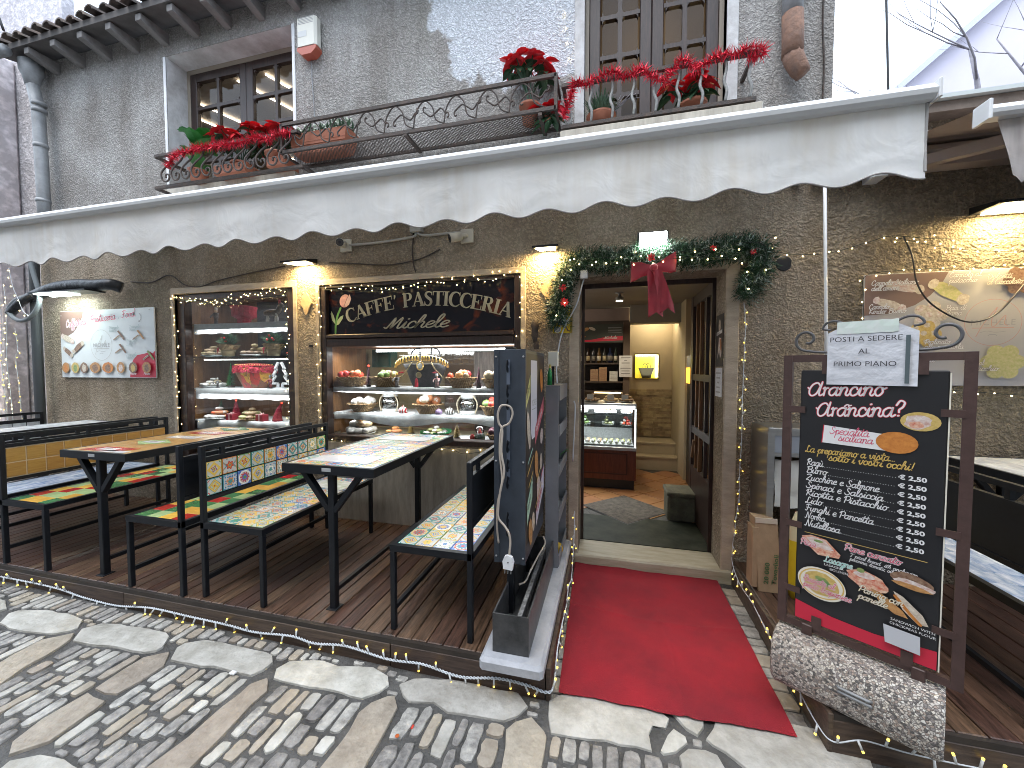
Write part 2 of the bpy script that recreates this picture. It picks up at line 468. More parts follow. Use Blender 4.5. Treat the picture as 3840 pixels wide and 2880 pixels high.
def spiral(c, r0, r1, a0, turns, n=14):
    """2D spiral points (x, z) about c"""
    return [(c[0] + (r0 + (r1 - r0) * i / n) * math.cos(a0 + turns * 2 * math.pi * i / n), c[1] + (r0 + (r1 - r0) * i / n) * math.sin(a0 + turns * 2 * math.pi * i / n)) for i in range(n + 1)]
# ---------------------------------------------------------------- shared materials
m_stucco = stucco_mat('roughcast render', (0.37, 0.35, 0.33), (0.54, 0.53, 0.515), (0.235, 0.215, 0.195), green=0.3, bump=0.7, scale=55, patch=(-0.70, 4.75, 0.85, 1.0, (0.70, 0.73, 0.78)))
m_stucco_lamplit = stucco_mat('roughcast render lamp tint', (0.365, 0.30, 0.225), (0.47, 0.41, 0.33), (0.225, 0.175, 0.12), green=0.4, bump=0.7, scale=55)  # warm lamp and bounce tint painted into the lower wall's colour
m_stucco_r = stucco_mat('roughcast render brown', (0.27, 0.22, 0.16), (0.37, 0.315, 0.24), (0.15, 0.12, 0.085), green=0.2, bump=0.9, scale=44)
m_stucco_l = stucco_mat('lilac render', (0.60, 0.57, 0.60), (0.66, 0.63, 0.65), (0.52, 0.49, 0.52), bump=0.5, scale=16)
m_travertine = M('travertine trim', (0.52, 0.44, 0.34), 0.65, col2=(0.38, 0.31, 0.235), vscale=5, bump=0.25, bscale=70, stretch=(1, 1, 3))
m_sill = M('travertine sill', (0.50, 0.45, 0.34), 0.55, col2=(0.34, 0.29, 0.20), vscale=6, bump=0.2, bscale=40, stretch=(0.6, 3, 6))
m_plasterwhite = M('old white plaster', (0.72, 0.73, 0.74), 0.9, col2=(0.40, 0.39, 0.385), vscale=3.2, bump=0.3, bscale=25)
m_paintwhite = M('white paint', (0.74, 0.75, 0.77), 0.6, var=0.12, vscale=9)
m_darkwood = M('dark brown wood', (0.034, 0.018, 0.014), 0.42, var=0.5, vscale=7, stretch=(8, 8, 1), bump=0.06, bscale=30, spec=0.5)
m_midwood = M('amber wood', (0.21, 0.10, 0.035), 0.45, var=0.35, vscale=6, stretch=(6, 6, 1))
m_blackmetal = M('black powder-coated steel', (0.008, 0.0095, 0.0125), 0.48, var=0.25, vscale=20, spec=0.3)
m_ironold = M('old wrought iron', (0.045, 0.041, 0.04), 0.65, metal=0.3, col2=(0.085, 0.06, 0.048), vscale=30, bump=0.3, bscale=120)
m_deck = M('wet deck wood', (0.165, 0.092, 0.060), 0.36, col2=(0.032, 0.019, 0.013), vscale=5, stretch=(14, 1.2, 3), bump=0.18, bscale=25, rand=0.35, rvar=0.16)
m_fascia = M('dark fascia wood', (0.10, 0.066, 0.046), 0.55, col2=(0.035, 0.021, 0.015), vscale=4, stretch=(1.2, 6, 16), bump=0.15, bscale=20, rand=0.2)
m_stone_w = M('pale limestone', (0.60, 0.58, 0.53), 0.48, col2=(0.36, 0.34, 0.295), vscale=9, bump=0.55, bscale=28, rand=0.16, rvar=0.15, detail=10)
m_stone_t = M('tan limestone', (0.46, 0.40, 0.325), 0.48, col2=(0.31, 0.265, 0.21), vscale=12, bump=0.5, bscale=35, rand=0.18, rvar=0.15, detail=10)
m_stone_g = M('grey cobble', (0.50, 0.475, 0.435), 0.48, col2=(0.19, 0.18, 0.17), vscale=20, bump=0.5, bscale=50, rand=0.42, rvar=0.15, detail=10)
m_mortar = M('dark grey mortar', (0.12, 0.116, 0.11), 0.7, col2=(0.045, 0.043, 0.04), vscale=6, bump=0.6, bscale=60)
m_awn = M('white awning fabric', (0.74, 0.73, 0.70), 0.8, col2=(0.60, 0.585, 0.54), vscale=2.2, bump=0.05, bscale=6, detail=4)
m_awnbar = M('white aluminium', (0.72, 0.73, 0.74), 0.35, var=0.05, vscale=3)
m_taupe = M('taupe awning fabric', (0.33, 0.27, 0.24), 0.85, var=0.15, vscale=3)
m_tile_clay = M('weathered roof clay', (0.17, 0.125, 0.10), 0.9, col2=(0.08, 0.075, 0.07), vscale=7, bump=0.3, bscale=30, rand=0.3)
m_zinc = M('grey zinc pipe', (0.36, 0.37, 0.38), 0.6, metal=0.3, col2=(0.22, 0.225, 0.23), vscale=5, bump=0.1)

def zs(x): return 0.02 - 0.012 * x

# ---------------------------------------------------------------- street
street = T('street', '', '', (0, 0, 0))
for k in ('label', 'category'): del street[k]
street['kind'] = 'structure'
g = MB(); xs = [-60, -20, -7, -4, -1, 2, 6, 20, 60]; ys = [-60, -12, -4, 0.05, 12, 60]
for i, x in enumerate(xs):
    for j, y in enumerate(ys): g.v.append((x, y, zs(max(-8, min(8, x))) - 0.005))
for i in range(len(xs) - 1):
    for j in range(len(ys) - 1):
        a = i * len(ys) + j
        g.f.append((a, a + len(ys), a + len(ys) + 1, a + 1)); g.mi.append(0)
g.build('mortar_bed', m_mortar, street)

SLABS = {
'w': [
 [(-3.52,-1.65),(-3.6,-1.58),(-3.58,-1.55),(-3.44,-1.5),(-3.19,-1.49),(-3.09,-1.5),(-3.02,-1.56),(-3.02,-1.59),(-3.08,-1.64),(-3.26,-1.66),(-3.4,-1.67)],
 [(-2.9,-1.65),(-2.98,-1.57),(-2.93,-1.51),(-2.82,-1.48),(-2.63,-1.47),(-2.47,-1.46),(-2.42,-1.48),(-2.36,-1.55),(-2.37,-1.58),(-2.41,-1.61),(-2.58,-1.62),(-2.75,-1.64)],
 [(-2.23,-1.62),(-2.29,-1.54),(-2.28,-1.5),(-2.2,-1.45),(-2.02,-1.44),(-1.85,-1.44),(-1.73,-1.45),(-1.69,-1.49),(-1.69,-1.55),(-1.73,-1.59),(-1.89,-1.59),(-2.09,-1.61)],
 [(-1.6,-1.57),(-1.64,-1.52),(-1.62,-1.47),(-1.45,-1.41),(-1.34,-1.42),(-1.17,-1.39),(-1.06,-1.42),(-1.03,-1.46),(-1.05,-1.52),(-1.11,-1.57),(-1.23,-1.56),(-1.31,-1.57),(-1.48,-1.58)],
 [(-0.98,-1.45),(-0.93,-1.4),(-0.75,-1.36),(-0.6,-1.35),(-0.4,-1.35),(-0.34,-1.41),(-0.38,-1.47),(-0.43,-1.51),(-0.54,-1.52),(-0.69,-1.53),(-0.78,-1.5),(-0.89,-1.53),(-0.94,-1.5)],
 [(-0.26,-1.36),(-0.21,-1.3),(0.04,-1.26),(0.21,-1.25),(0.28,-1.31),(0.26,-1.36),(0.21,-1.36),(0.19,-1.41),(0.19,-1.48),(0.0,-1.49),(-0.23,-1.51)],
 [(0.45,-1.31),(0.5,-1.22),(0.62,-1.20),(0.82,-1.2),(0.9,-1.20),(1.05,-1.28),(1.0,-1.40),(0.54,-1.47),(0.48,-1.41),(0.44,-1.39),(0.41,-1.37)],
 [(0.22,-1.47),(0.26,-1.39),(0.29,-1.35),(0.34,-1.38),(0.34,-1.41),(0.28,-1.47),(0.23,-1.49)],
 [(0.29,-1.28),(0.33,-1.22),(0.44,-1.22),(0.42,-1.32),(0.38,-1.37),(0.34,-1.35)],
 [(0.29,-1.48),(0.33,-1.44),(0.4,-1.42),(0.44,-1.44),(0.46,-1.49),(0.44,-1.6),(0.3,-1.58)],
 [(-4.2,-1.68),(-4.27,-1.6),(-4.2,-1.52),(-3.8,-1.5),(-3.68,-1.56),(-3.7,-1.63),(-3.85,-1.68)],
 [(1.1,-1.37),(1.15,-1.30),(1.5,-1.30),(1.62,-1.35),(1.6,-1.45),(1.2,-1.47)],
 [(0.52,-1.51),(0.6,-1.47),(0.95,-1.44),(1.05,-1.47),(1.05,-1.56),(0.9,-1.6),(0.6,-1.6)],
 [(-2.26,-2.17),(-2.18,-2.12),(-2.06,-2.1),(-2.0,-2.11),(-1.86,-2.13),(-1.78,-2.2),(-1.85,-2.3),(-2.2,-2.32)],
],
't': [
 [(-3.05,-1.85),(-3.06,-1.8),(-3.07,-1.68),(-2.98,-1.6),(-2.92,-1.64),(-2.9,-1.7),(-2.88,-1.83),(-2.84,-1.94),(-2.86,-2.2),(-3.02,-2.2)],
 [(-2.38,-1.84),(-2.39,-1.73),(-2.38,-1.63),(-2.3,-1.57),(-2.27,-1.59),(-2.21,-1.65),(-2.21,-1.76),(-2.24,-1.84),(-2.3,-1.845)],
 [(-2.36,-2.12),(-2.39,-2.02),(-2.37,-1.87),(-2.24,-1.875),(-2.22,-1.91),(-2.22,-2.02),(-2.22,-2.08),(-2.3,-2.15)],
 [(-1.71,-2.06),(-1.69,-1.92),(-1.69,-1.76),(-1.68,-1.63),(-1.64,-1.58),(-1.61,-1.6),(-1.57,-1.65),(-1.57,-1.79),(-1.55,-1.95),(-1.54,-2.2),(-1.7,-2.2)],
 [(-1.07,-1.89),(-1.06,-1.77),(-1.06,-1.72),(-1.08,-1.64),(-1.05,-1.57),(-1.0,-1.52),(-0.96,-1.52),(-0.92,-1.57),(-0.91,-1.68),(-0.9,-1.81),(-0.9,-2.05),(-1.06,-2.05)],
 [(-0.39,-1.85),(-0.4,-1.62),(-0.41,-1.55),(-0.38,-1.5),(-0.32,-1.46),(-0.25,-1.51),(-0.24,-1.53),(-0.23,-1.85)],
 [(-3.72,-2.2),(-3.74,-1.9),(-3.72,-1.72),(-3.62,-1.66),(-3.56,-1.72),(-3.56,-2.2)],
]}
def rough_poly(ps, j=0.006):
    out = []
    n = len(ps)
    for i in range(n):
        a, b_ = Vector(ps[i]), Vector(ps[(i + 1) % n])
        k = max(1, int((b_ - a).length / 0.06))
        for q in range(k):
            p = a.lerp(b_, q / k)
            out.append((p.x + random.uniform(-j, j), p.y + random.uniform(-j, j)))
    # counter-clockwise
    ar = sum(out[i][0] * out[(i + 1) % len(out)][1] - out[(i + 1) % len(out)][0] * out[i][1] for i in range(len(out)))
    return out if ar > 0 else out[::-1]
def stone_mesh(pts, top, dome=0.006, inset=0.012):
    """flat-topped worn stone: skirt, rounded rim, slightly domed centre with fan"""
    mb = MB(); n = len(pts)
    cx = sum(p[0] for p in pts) / n; cy = sum(p[1] for p in pts) / n
    def sc(p, d):
        l = math.hypot(p[0] - cx, p[1] - cy); k = max(0.3, 1 - d / max(l, 1e-3))
        return (cx + (p[0] - cx) * k, cy + (p[1] - cy) * k)
    rings = [[(p[0], p[1], top(p) - 0.05) for p in pts], [(p[0], p[1], top(p) - 0.012) for p in pts]]
    rings.append([(*sc(p, inset * 0.35), top(p) + dome * 0.35) for p in pts])
    rings.append([(*sc(p, inset * 1.1), top(p) + dome * 0.8 + random.uniform(-0.0010, 0.0010)) for p in pts])
    for r in rings: mb.v.extend(r)
    for l in range(3):
        for i in range(n): mb.f.append((l * n + i, l * n + (i + 1) % n, (l + 1) * n + (i + 1) % n, (l + 1) * n + i)); mb.mi.append(0)
    mb.v.append((cx, cy, top((cx, cy)) + dome)); c = len(mb.v) - 1
    for i in range(n): mb.f.append((3 * n + i, 3 * n + (i + 1) % n, c)); mb.mi.append(0)
    return mb
for kind, L in SLABS.items():
    for ps in L:
        tilt = random.uniform(-0.01, 0.01); h0 = random.uniform(0.002, 0.006)
        mb = stone_mesh(rough_poly(ps), lambda p, h0=h0: zs(p[0]) + h0, 0.003, 0.010)
        smooth_by_angle(mb.build('paving_slab', m_stone_w if kind == 'w' else m_stone_t, street), 24)
def inside(p, poly, grow=0.0):
    n = len(poly); c = False
    cx = sum(q[0] for q in poly) / n; cy = sum(q[1] for q in poly) / n
    P = [(cx + (q[0] - cx) * (1 + grow / max(0.05, math.hypot(q[0] - cx, q[1] - cy))), cy + (q[1] - cy) * (1 + grow / max(0.05, math.hypot(q[0] - cx, q[1] - cy)))) for q in poly]
    j = n - 1
    for i in range(n):
        if (P[i][1] > p[1]) != (P[j][1] > p[1]) and p[0] < (P[j][0] - P[i][0]) * (p[1] - P[i][1]) / (P[j][1] - P[i][1]) + P[i][0]: c = not c
        j = i
    return c
ALLS = SLABS['w'] + SLABS['t']
def view_depth(x, y):
    dx, dy = x, y + 3.1
    return -dx * math.sin(R(14)) + dy * math.cos(R(14)), dx * math.cos(R(14)) + dy * math.sin(R(14))
cob = []
rs = random.Random(3)
def blocked(x, y): return any(inside((x, y), q, 0.006) for q in ALLS)
BAYS = [(-4.55, -3.745), (-3.555, -3.075), (-2.845, -2.395), (-2.205, -1.715), (-1.545, -1.085), (-0.89, -0.415), (-0.225, 0.40), (0.40, 1.0), (1.0, 1.7), (-3.745, -3.555), (-3.075, -2.845), (-2.395, -2.205), (-1.715, -1.545), (-1.085, -0.89), (-0.415, -0.225)]
for bx_, (xa, xb) in enumerate(BAYS):
    n = max(2, round((xb - xa) / 0.064)); ws = [rs.uniform(0.7, 1.35) for _ in range(n)]; tot = sum(ws); x = xa
    for w in ws:
        w = w / tot * (xb - xa); y = -1.36 - rs.uniform(0, 0.03); lim = -2.55 if bx_ < 9 else -1.56
        while y > lim:
            # the next free run along this column
            while y > lim and any(blocked(x + w * q, y) for q in (0.15, 0.5, 0.85)): y -= 0.008
            e = y
            L = rs.uniform(0.09, 0.20) * (0.6 if rs.random() < 0.2 else 1)
            while e > y - L and e > lim and not any(blocked(x + w * q, e) for q in (0.15, 0.5, 0.85)): e -= 0.008
            l = y - e
            if l > 0.028 and w > 0.025:
                cxx, cyy = x + w / 2, (y + e) / 2; hw, hl = w / 2 - 0.0035, l / 2 - 0.0045; pts = []
                sk_x = rs.uniform(-0.10, 0.16)
                for (u, v) in ((-1, -0.55), (-0.75, -0.95), (0.1, -1), (0.8, -0.92), (1, -0.5), (0.97, 0.1), (1, 0.6), (0.7, 0.96), (-0.1, 1), (-0.82, 0.9), (-1, 0.45), (-0.95, 0)):
                    px = u * hw * rs.uniform(0.84, 1.03); py = v * hl * rs.uniform(0.88, 1.02)
                    pts.append((cxx + px + py * sk_x * 0.35, cyy + py))
                d, lat = view_depth(cxx, cyy)
                vis = d > 0.35 and abs(lat / d) < 1.36 and (1.55 / d) < 1.04
                cob.append((0 if vis else 1, math.hypot(cxx, cyy + 3.1), pts, rs.uniform(-0.001, 0.005)))
            y = e - 0.001
        x += w
cob.sort(key=lambda c: (c[0], c[1]))
rest = MB()
for i, (v_, d_, pts, h) in enumerate(cob):
    mb = stone_mesh(pts, lambda p, h=h: zs(p[0]) + h, 0.003, 0.006)
    if i < 300: smooth_by_angle(mb.build('cobble', m_stone_g if rs.random() < 0.5 else (m_stone_w if rs.random() < 0.42 else m_stone_t), street), 24)
    else: rest._add(mb.v, mb.f)
rest.build('cobbles_beyond', m_stone_g, street, smooth=True, kind='stuff')
# little stones between carpet and the decks
for (x0, x1, y0, y1) in ((-0.262, -0.20, -1.32, -0.15), (0.80, 0.90, -1.25, -0.1)):
    y = y1
    while y > y0:
        l = rs.uniform(0.06, 0.13); hw = (x1 - x0) / 2
        sk = (y - y1) / (y0 - y1) * (-0.03 if x0 > 0 else 0.0)
        pts = [((x0 + x1) / 2 + sk + max(-1, min(1, 1.5 * math.cos(a))) * hw * rs.uniform(0.75, 1.02), y - l / 2 + max(-1, min(1, 1.45 * math.sin(a))) * l / 2 * rs.uniform(0.85, 0.97)) for a in [2 * math.pi * (t + 0.3) / 11 for t in range(11)]]
        smooth_by_angle(stone_mesh(pts, lambda p: zs(p[0]) + 0.001, 0.002, 0.006).build('cobble', m_stone_t if rs.random() < 0.3 else m_stone_g, street), 24)
        y -= l
# bits of litter on the stones
tag(MB().box(-0.812, -0.803, -1.648, -1.630, zs(0) + 0.012, zs(0) + 0.017).build('litter_scrap', M('red paper', (0.6, 0.05, 0.03), 0.7)), 'tiny scrap of red paper lying beside the speckled paving band', 'litter')
tag(MB().cbox(-1.83, -1.80, -1.622, -1.60, zs(-1.8) + 0.013, zs(-1.8) + 0.02, 0.002).build('litter_scrap', M('white paper', (0.75, 0.75, 0.75), 0.8)), 'tiny white paper scrap at the tip of a pale slab', 'litter')
tag(MB().lathe([(0.001, 0), (0.008, 0.001), (0.009, 0.003), (0.007, 0.005), (0.001, 0.006)], (-0.845, -1.70, zs(-0.8) + 0.012), 10).build('orange_peel', M('orange peel', (0.62, 0.13, 0.02), 0.6, var=0.3)), 'small orange bottle-cap-sized disc lying on the cobbles', 'litter')

# ---------------------------------------------------------------- wooden decks
def deck(name, label, x0, x1, y0, y1, z, pw, skew=0.0):
    t = T(name, label, 'deck', ((x0 + x1) / 2, (y0 + y1) / 2, 0))
    n = round((x1 - x0) / pw); w = (x1 - x0) / n
    for i in range(n):
        a = x0 + i * w
        MB().cbox(a + 0.0025, a + w - 0.0025, y0, y1, z - 0.03, z + random.uniform(-0.0015, 0.0015), 0.0035).build('plank', m_deck, t)
    return t
deck_l = deck('wooden_deck', 'dark wet wooden deck platform under the tiled tables and benches', -6.55, -0.275, -1.33, -0.012, 0.18, 0.089)
MB().box(-6.55, -0.285, -1.30, -0.02, 0.05, 0.148).build('joist_body', m_fascia, deck_l)
xx = -6.55; 
for b_ in (-4.9, -3.0, -1.09, -0.275):
    MB().cbox(xx + 0.002, b_ - 0.002, -1.352, -1.332, 0.035 if b_ < -2 else 0.02, 0.150, 0.003).build('fascia_board', m_fascia, deck_l)
    xx = b_
MB().box(-6.55, -0.27, -1.350, -1.3305, 0.1515, 0.176).build('edge_strip', M('nearly black wood', (0.03, 0.022, 0.017), 0.6, var=0.3), deck_l)
MB().cbox(-0.2725, -0.250, -1.352, -0.03, 0.02, 0.178, 0.003).build('fascia_board', m_fascia, deck_l)
deck_r = deck('wooden_deck', 'smaller wooden deck platform right of the carpet under the menu stand', 0.905, 3.9, -1.285, -0.012, 0.18, 0.105)
MB().box(0.915, 3.9, -1.25, -0.02, 0.03, 0.148).build('joist_body', m_fascia, deck_r)
MB().cbox(0.890, 3.9, -1.307, -1.287, 0.005, 0.150, 0.003).build('fascia_board', m_fascia, deck_r)
MB().box(0.890, 3.9, -1.305, -1.2855, 0.1515, 0.176).build('edge_strip', MATS['nearly black wood'], deck_r)
MB().cbox(0.884, 0.9035, -1.309, -0.03, 0.005, 0.178, 0.003).build('fascia_board', m_fascia, deck_r)

# ---------------------------------------------------------------- the cafe building
bld = T('cafe_building', 'old rough-rendered two-storey building with shop door, display windows and balconies', 'building', (0, 0.15, 0))
def wall_holes(xb, zb, holes, yf, yb):
    """front face at yf, back at yb; holes as (x0,x1,z0,z1) aligned to breaks"""
    X = sorted(set(xb + [h[i] for h in holes for i in (0, 1)])); Z = sorted(set(zb + [h[i] for h in holes for i in (2, 3)]))
    mb = MB()
    def hole(i, j):
        if i < 0 or j < 0 or i >= len(X) - 1 or j >= len(Z) - 1: return True
        cx, cz = (X[i] + X[i + 1]) / 2, (Z[j] + Z[j + 1]) / 2
        return any(h[0] < cx < h[1] and h[2] < cz < h[3] for h in holes)
    for i in range(len(X) - 1):
        for j in range(len(Z) - 1):
            if hole(i, j): continue
            x0, x1, z0, z1 = X[i], X[i + 1], Z[j], Z[j + 1]
            mb.quad((x0, yf, z0), (x1, yf, z0), (x1, yf, z1), (x0, yf, z1))
            mb.quad((x1, yb, z0), (x0, yb, z0), (x0, yb, z1), (x1, yb, z1))
            if hole(i - 1, j): mb.quad((x0, yb, z0), (x0, yf, z0), (x0, yf, z1), (x0, yb, z1))
            if hole(i + 1, j): mb.quad((x1, yf, z0), (x1, yb, z0), (x1, yb, z1), (x1, yf, z1))
            if hole(i, j - 1): mb.quad((x0, yb, z0), (x1, yb, z0), (x1, yf, z0), (x0, yf, z0))
            if hole(i, j + 1): mb.quad((x0, yf, z1), (x1, yf, z1), (x1, yb, z1), (x0, yb, z1))
    return mb
DOOR = (-0.225, 0.815, -0.2, 2.30)
WL = (-4.41, -2.92, 0.62, 2.36); WP = (-2.62, -0.70, 0.915, 2.36)
UL = (-4.42, -2.875, 3.41, 4.77); UR = (-0.20, 0.785, 3.28, 4.98)
wall_holes([-6.45, 1.436], [3.06, 5.04], [UL, UR], 0.0, 0.25).build('upper_wall', m_stucco, bld)
wall_holes([-6.45, 1.436], [-0.2, 3.06], [DOOR, WL, WP], 0.0, 0.25).build('wall', m_stucco_lamplit, bld)
# building body behind, so that no light leaks: side walls, first floor, roof
MB().box(1.18, 1.434, 0.26, 5.5, -0.2, 5.0).build('side_wall', m_stucco, bld)
MB().box(-6.44, -6.2, 0.26, 5.5, -0.2, 5.0).build('side_wall', m_stucco, bld)
MB().box(-6.4, 1.4, 5.25, 5.5, -0.2, 5.0).build('rear_wall', m_stucco, bld)
MB().box(-6.19, 1.17, 0.26, 5.2, 2.62, 2.86).build('upper_floor', m_plasterwhite, bld)
# roof: slope rising to the back, tile rows at the eaves, rafter tails, gutter
rf = MB().xz([(-6.5, 0), (1.5, 0), (1.5, 0.06), (-6.5, 0.06)], 0, 1)
rf.v = [(x, -0.27 + y * 5.9, 4.985 + z + y * 1.6) for x, y, z in rf.v]
roof = rf.build('roof', M('roof boards', (0.12, 0.11, 0.105), 0.9, var=0.3, vscale=4), bld)
tm = MB(); n = 8
for k in range(n):
    for s_, rr_ in ((0, 0.058), (1, 0.07)):
        a = math.pi * k / (n - 1)
        tm.v.append((math.cos(a) * rr_, s_ * 0.42, math.sin(a) * rr_ * 0.9 + s_ * 0.10))
for k in range(n - 1): tm.f.append((2 * k, 2 * k + 1, 2 * k + 3, 2 * k + 2)); tm.mi.append(0)
tm._add([(math.cos(math.pi * k / (n - 1)) * 0.058, 0, math.sin(math.pi * k / (n - 1)) * 0.052) for k in range(n)] + [(math.cos(math.pi * k / (n - 1)) * 0.044, 0, math.sin(math.pi * k / (n - 1)) * 0.038) for k in range(n)], [(k, k + 1, n + k + 1, n + k) for k in range(n - 1)])
tme = mesh_of(tm, 'roof_tile', m_tile_clay, smooth=True)
x = -6.45
while x < -2.3:
    inst('roof_tile', tme, roof, (x, -0.33 - 0.15 + random.uniform(-0.015, 0.015), 5.04 + random.uniform(-0.01, 0.012)), (0, 0, random.uniform(-0.05, 0.05)))
    x += 0.155
raf = MB().xz([(-0.035, 0), (0.035, 0), (0.035, 0.11), (-0.035, 0.11)], -0.25, -0.003)
raf.v = [(a, b_, c + (0.05 if b_ < -0.1 and c < 0.05 else 0)) for a, b_, c in raf.v]
rme = mesh_of(raf, 'rafter_tail', M('grey rafter timber', (0.20, 0.19, 0.185), 0.85, var=0.3, vscale=6, bump=0.2))
for i in range(10): inst('rafter_tail', rme, roof, (-6.0 + i * 0.40 , -0.15, 4.868))
MB().tube([(-6.6, -0.30, 4.96), (-6.42, -0.31, 4.95), (-6.2, -0.31, 4.945)], 0.055, 10).build('gutter_end', m_zinc, bld, smooth=True)
# stone surrounds of the two display windows, of the door; plaster surrounds upstairs
def frame_rect(x0, x1, z0, z1, w, y0, y1, sides='lrtb', wt=None):
    mb = MB(); wt = wt or w
    if 'l' in sides: mb.cbox(x0 - w, x0, y0, y1, z0, z1, 0.004)
    if 'r' in sides: mb.cbox(x1, x1 + w, y0, y1, z0, z1, 0.004)
    if 't' in sides: mb.cbox(x0 - w, x1 + w, y0, y1, z1 + 0.0005, z1 + wt, 0.004)
    if 'b' in sides: mb.cbox(x0 - w, x1 + w, y0, y1, z0 - wt, z0 - 0.0005, 0.004)
    return mb
frame_rect(WL[0], WL[1], 0.18, WL[3], 0.042, -0.012, 0.11, 'lrt', 0.062).build('window_surround', m_travertine, bld)
frame_rect(WP[0], WP[1], 0.18, WP[3], 0.045, -0.012, 0.11, 'lrt', 0.05).build('window_surround', m_travertine, bld)
MB().cbox(-0.305, -0.2255, -0.012, 0.26, 0.10, 2.30, 0.006).build('door_jamb', m_travertine, bld)
MB().cbox(0.8155, 0.905, -0.012, 0.26, 0.10, 2.30, 0.006).build('door_jamb', m_travertine, bld)
MB().cbox(-0.305, 0.905, -0.010, 0.26, 2.3005, 2.36, 0.006).build('door_lintel', m_travertine, bld)
MB().cbox(-0.30, 0.90, -0.03, 0.27, -0.05, 0.102, 0.012).build('door_threshold', m_sill, bld)
# marble wainscot slabs under the windows
m_marble = M('grey veined marble', (0.48, 0.44, 0.37), 0.35, col2=(0.31, 0.28, 0.23), vscale=4, stretch=(5, 5, 1), bump=0.03)
for a, b_, zt in ((-4.41, -3.9, 0.60), (-3.898, -3.40, 0.60), (-3.398, -2.92, 0.60), (-2.62, -2.12, 0.90), (-2.118, -1.63, 0.90), (-1.628, -1.17, 0.90), (-1.168, -0.70, 0.90)):
    MB().cbox(a + 0.001, b_ - 0.001, -0.010, 0.0, 0.18, zt, 0.002).build('wainscot_slab', m_marble, bld)
# upper left window: plaster reveal, white edge strips, sill
[frame_rect(UL[0], UL[1], UL[2], UL[3], 0.035, -0.008, 0.0, q).build("window_edging", m_paintwhite, bld) for q in "lr"]
mb = MB()
mb.quad((UL[0] + 0.003, 0, UL[2]), (UL[0] + 0.003, 0.25, UL[2]), (UL[0] + 0.003, 0.25, UL[3]), (UL[0] + 0.003, 0, UL[3]))
mb.quad((UL[1] - 0.003, 0.25, UL[2]), (UL[1] - 0.003, 0, UL[2]), (UL[1] - 0.003, 0, UL[3]), (UL[1] - 0.003, 0.25, UL[3]))
mb.quad((UL[0], 0, UL[3] - 0.003), (UL[1], 0, UL[3] - 0.003), (UL[1], 0.25, UL[3] - 0.003), (UL[0], 0.25, UL[3] - 0.003))
mb.build('window_reveal', m_plasterwhite, bld)
MB().cbox(UL[0] - 0.05, UL[1] + 0.05, -0.06, 0.24, 3.36, 3.412, 0.006).build('window_sill', m_marble, bld)
[frame_rect(UR[0], UR[1], 3.2, UR[3], 0.075, -0.012, 0.10, q).build("window_edging", m_plasterwhite, bld) for q in "lr"]
MB().cbox(UR[0] - 0.15, UR[1] + 0.15, -0.28, 0.24, 3.205, 3.278, 0.006).build('balcony_slab', m_marble, bld)

m_glass = glass_mat('window glass', (0.92, 0.93, 0.92), 0.07)
m_glass_up = glass_mat('upstairs glass', (0.80, 0.77, 0.72), 0.02, 0.03)
def casement(parent, x0, x1, z0, z1, y, cols, rows, leaves=2, rail=0.085, name='window'):
    """leaves with muntin grid and one pane per light; panes with softly rounded frames"""
    win = bpy.data.objects.new(name, None); COL.objects.link(win); win.parent = parent
    win.location = (0, 0, 0)
    lw = (x1 - x0) / leaves
    for l in range(leaves):
        a, b_ = x0 + l * lw, x0 + (l + 1) * lw
        mb = MB()
        mb.cbox(a + 0.001, a + rail, y, y + 0.045, z0, z1, 0.006); mb.cbox(b_ - rail, b_ - 0.001, y, y + 0.045, z0, z1, 0.006)
        mb.box(a + rail, b_ - rail, y + 0.002, y + 0.043, z0, z0 + rail * 1.4); mb.box(a + rail, b_ - rail, y + 0.002, y + 0.043, z1 - rail, z1)
        pw = (b_ - a - 2 * rail) / cols; ph = (z1 - z0 - rail * 2.4) / rows
        for c in range(1, cols): mb.box(a + rail + c * pw - 0.016, a + rail + c * pw + 0.016, y + 0.004, y + 0.04, z0 + rail * 1.4, z1 - rail)
        for r_ in range(1, rows):
            for c in range(cols):
                o = 0.016
                mb.box(a + rail + c * pw + (o if c else 0), a + rail + (c + 1) * pw - (o if c < cols - 1 else 0), y + 0.004, y + 0.04, z0 + rail * 1.4 + r_ * ph - 0.016, z0 + rail * 1.4 + r_ * ph + 0.016)
        for c in range(cols):
            for r_ in range(rows):
                px0, px1 = a + rail + c * pw + 0.013, a + rail + (c + 1) * pw - 0.013
                pz0, pz1 = z0 + rail * 1.4 + r_ * ph + 0.013, z0 + rail * 1.4 + (r_ + 1) * ph - 0.013
                q = 0.03
                for sx_, sz_, ox, oz in ((1, 1, px0, pz0), (-1, 1, px1, pz0), (-1, -1, px1, pz1), (1, -1, px0, pz1)):
                    t_ = [(ox, oz), (ox + sx_ * q, oz), (ox + sx_ * q * 0.3, oz + sz_ * q * 0.3), (ox, oz + sz_ * q)]
                    if sx_ * sz_ < 0: t_ = t_[::-1]
                    mb.xz(t_, y + 0.006, y + 0.038)
                MB().quad((px0, y + 0.022, pz0), (px1, y + 0.022, pz0), (px1, y + 0.022, pz1), (px0, y + 0.022, pz1)).build('pane', m_glass_up, win)
        mb.build('leaf_frame', m_darkwood, win)
    return win
casement(bld, UL[0] + 0.045, UL[1] - 0.02, UL[2], UL[3] - 0.05, 0.2, 2, 4)
MB().box(UL[0] + 0.004, UL[0] + 0.045, 0.2, 0.25, UL[2], UL[3] - 0.004).box(UL[0] + 0.045, UL[1] - 0.004, 0.2, 0.25, UL[3] - 0.05, UL[3] - 0.004).build('window_frame', M('taupe frame paint', (0.30, 0.26, 0.21), 0.6), bld)
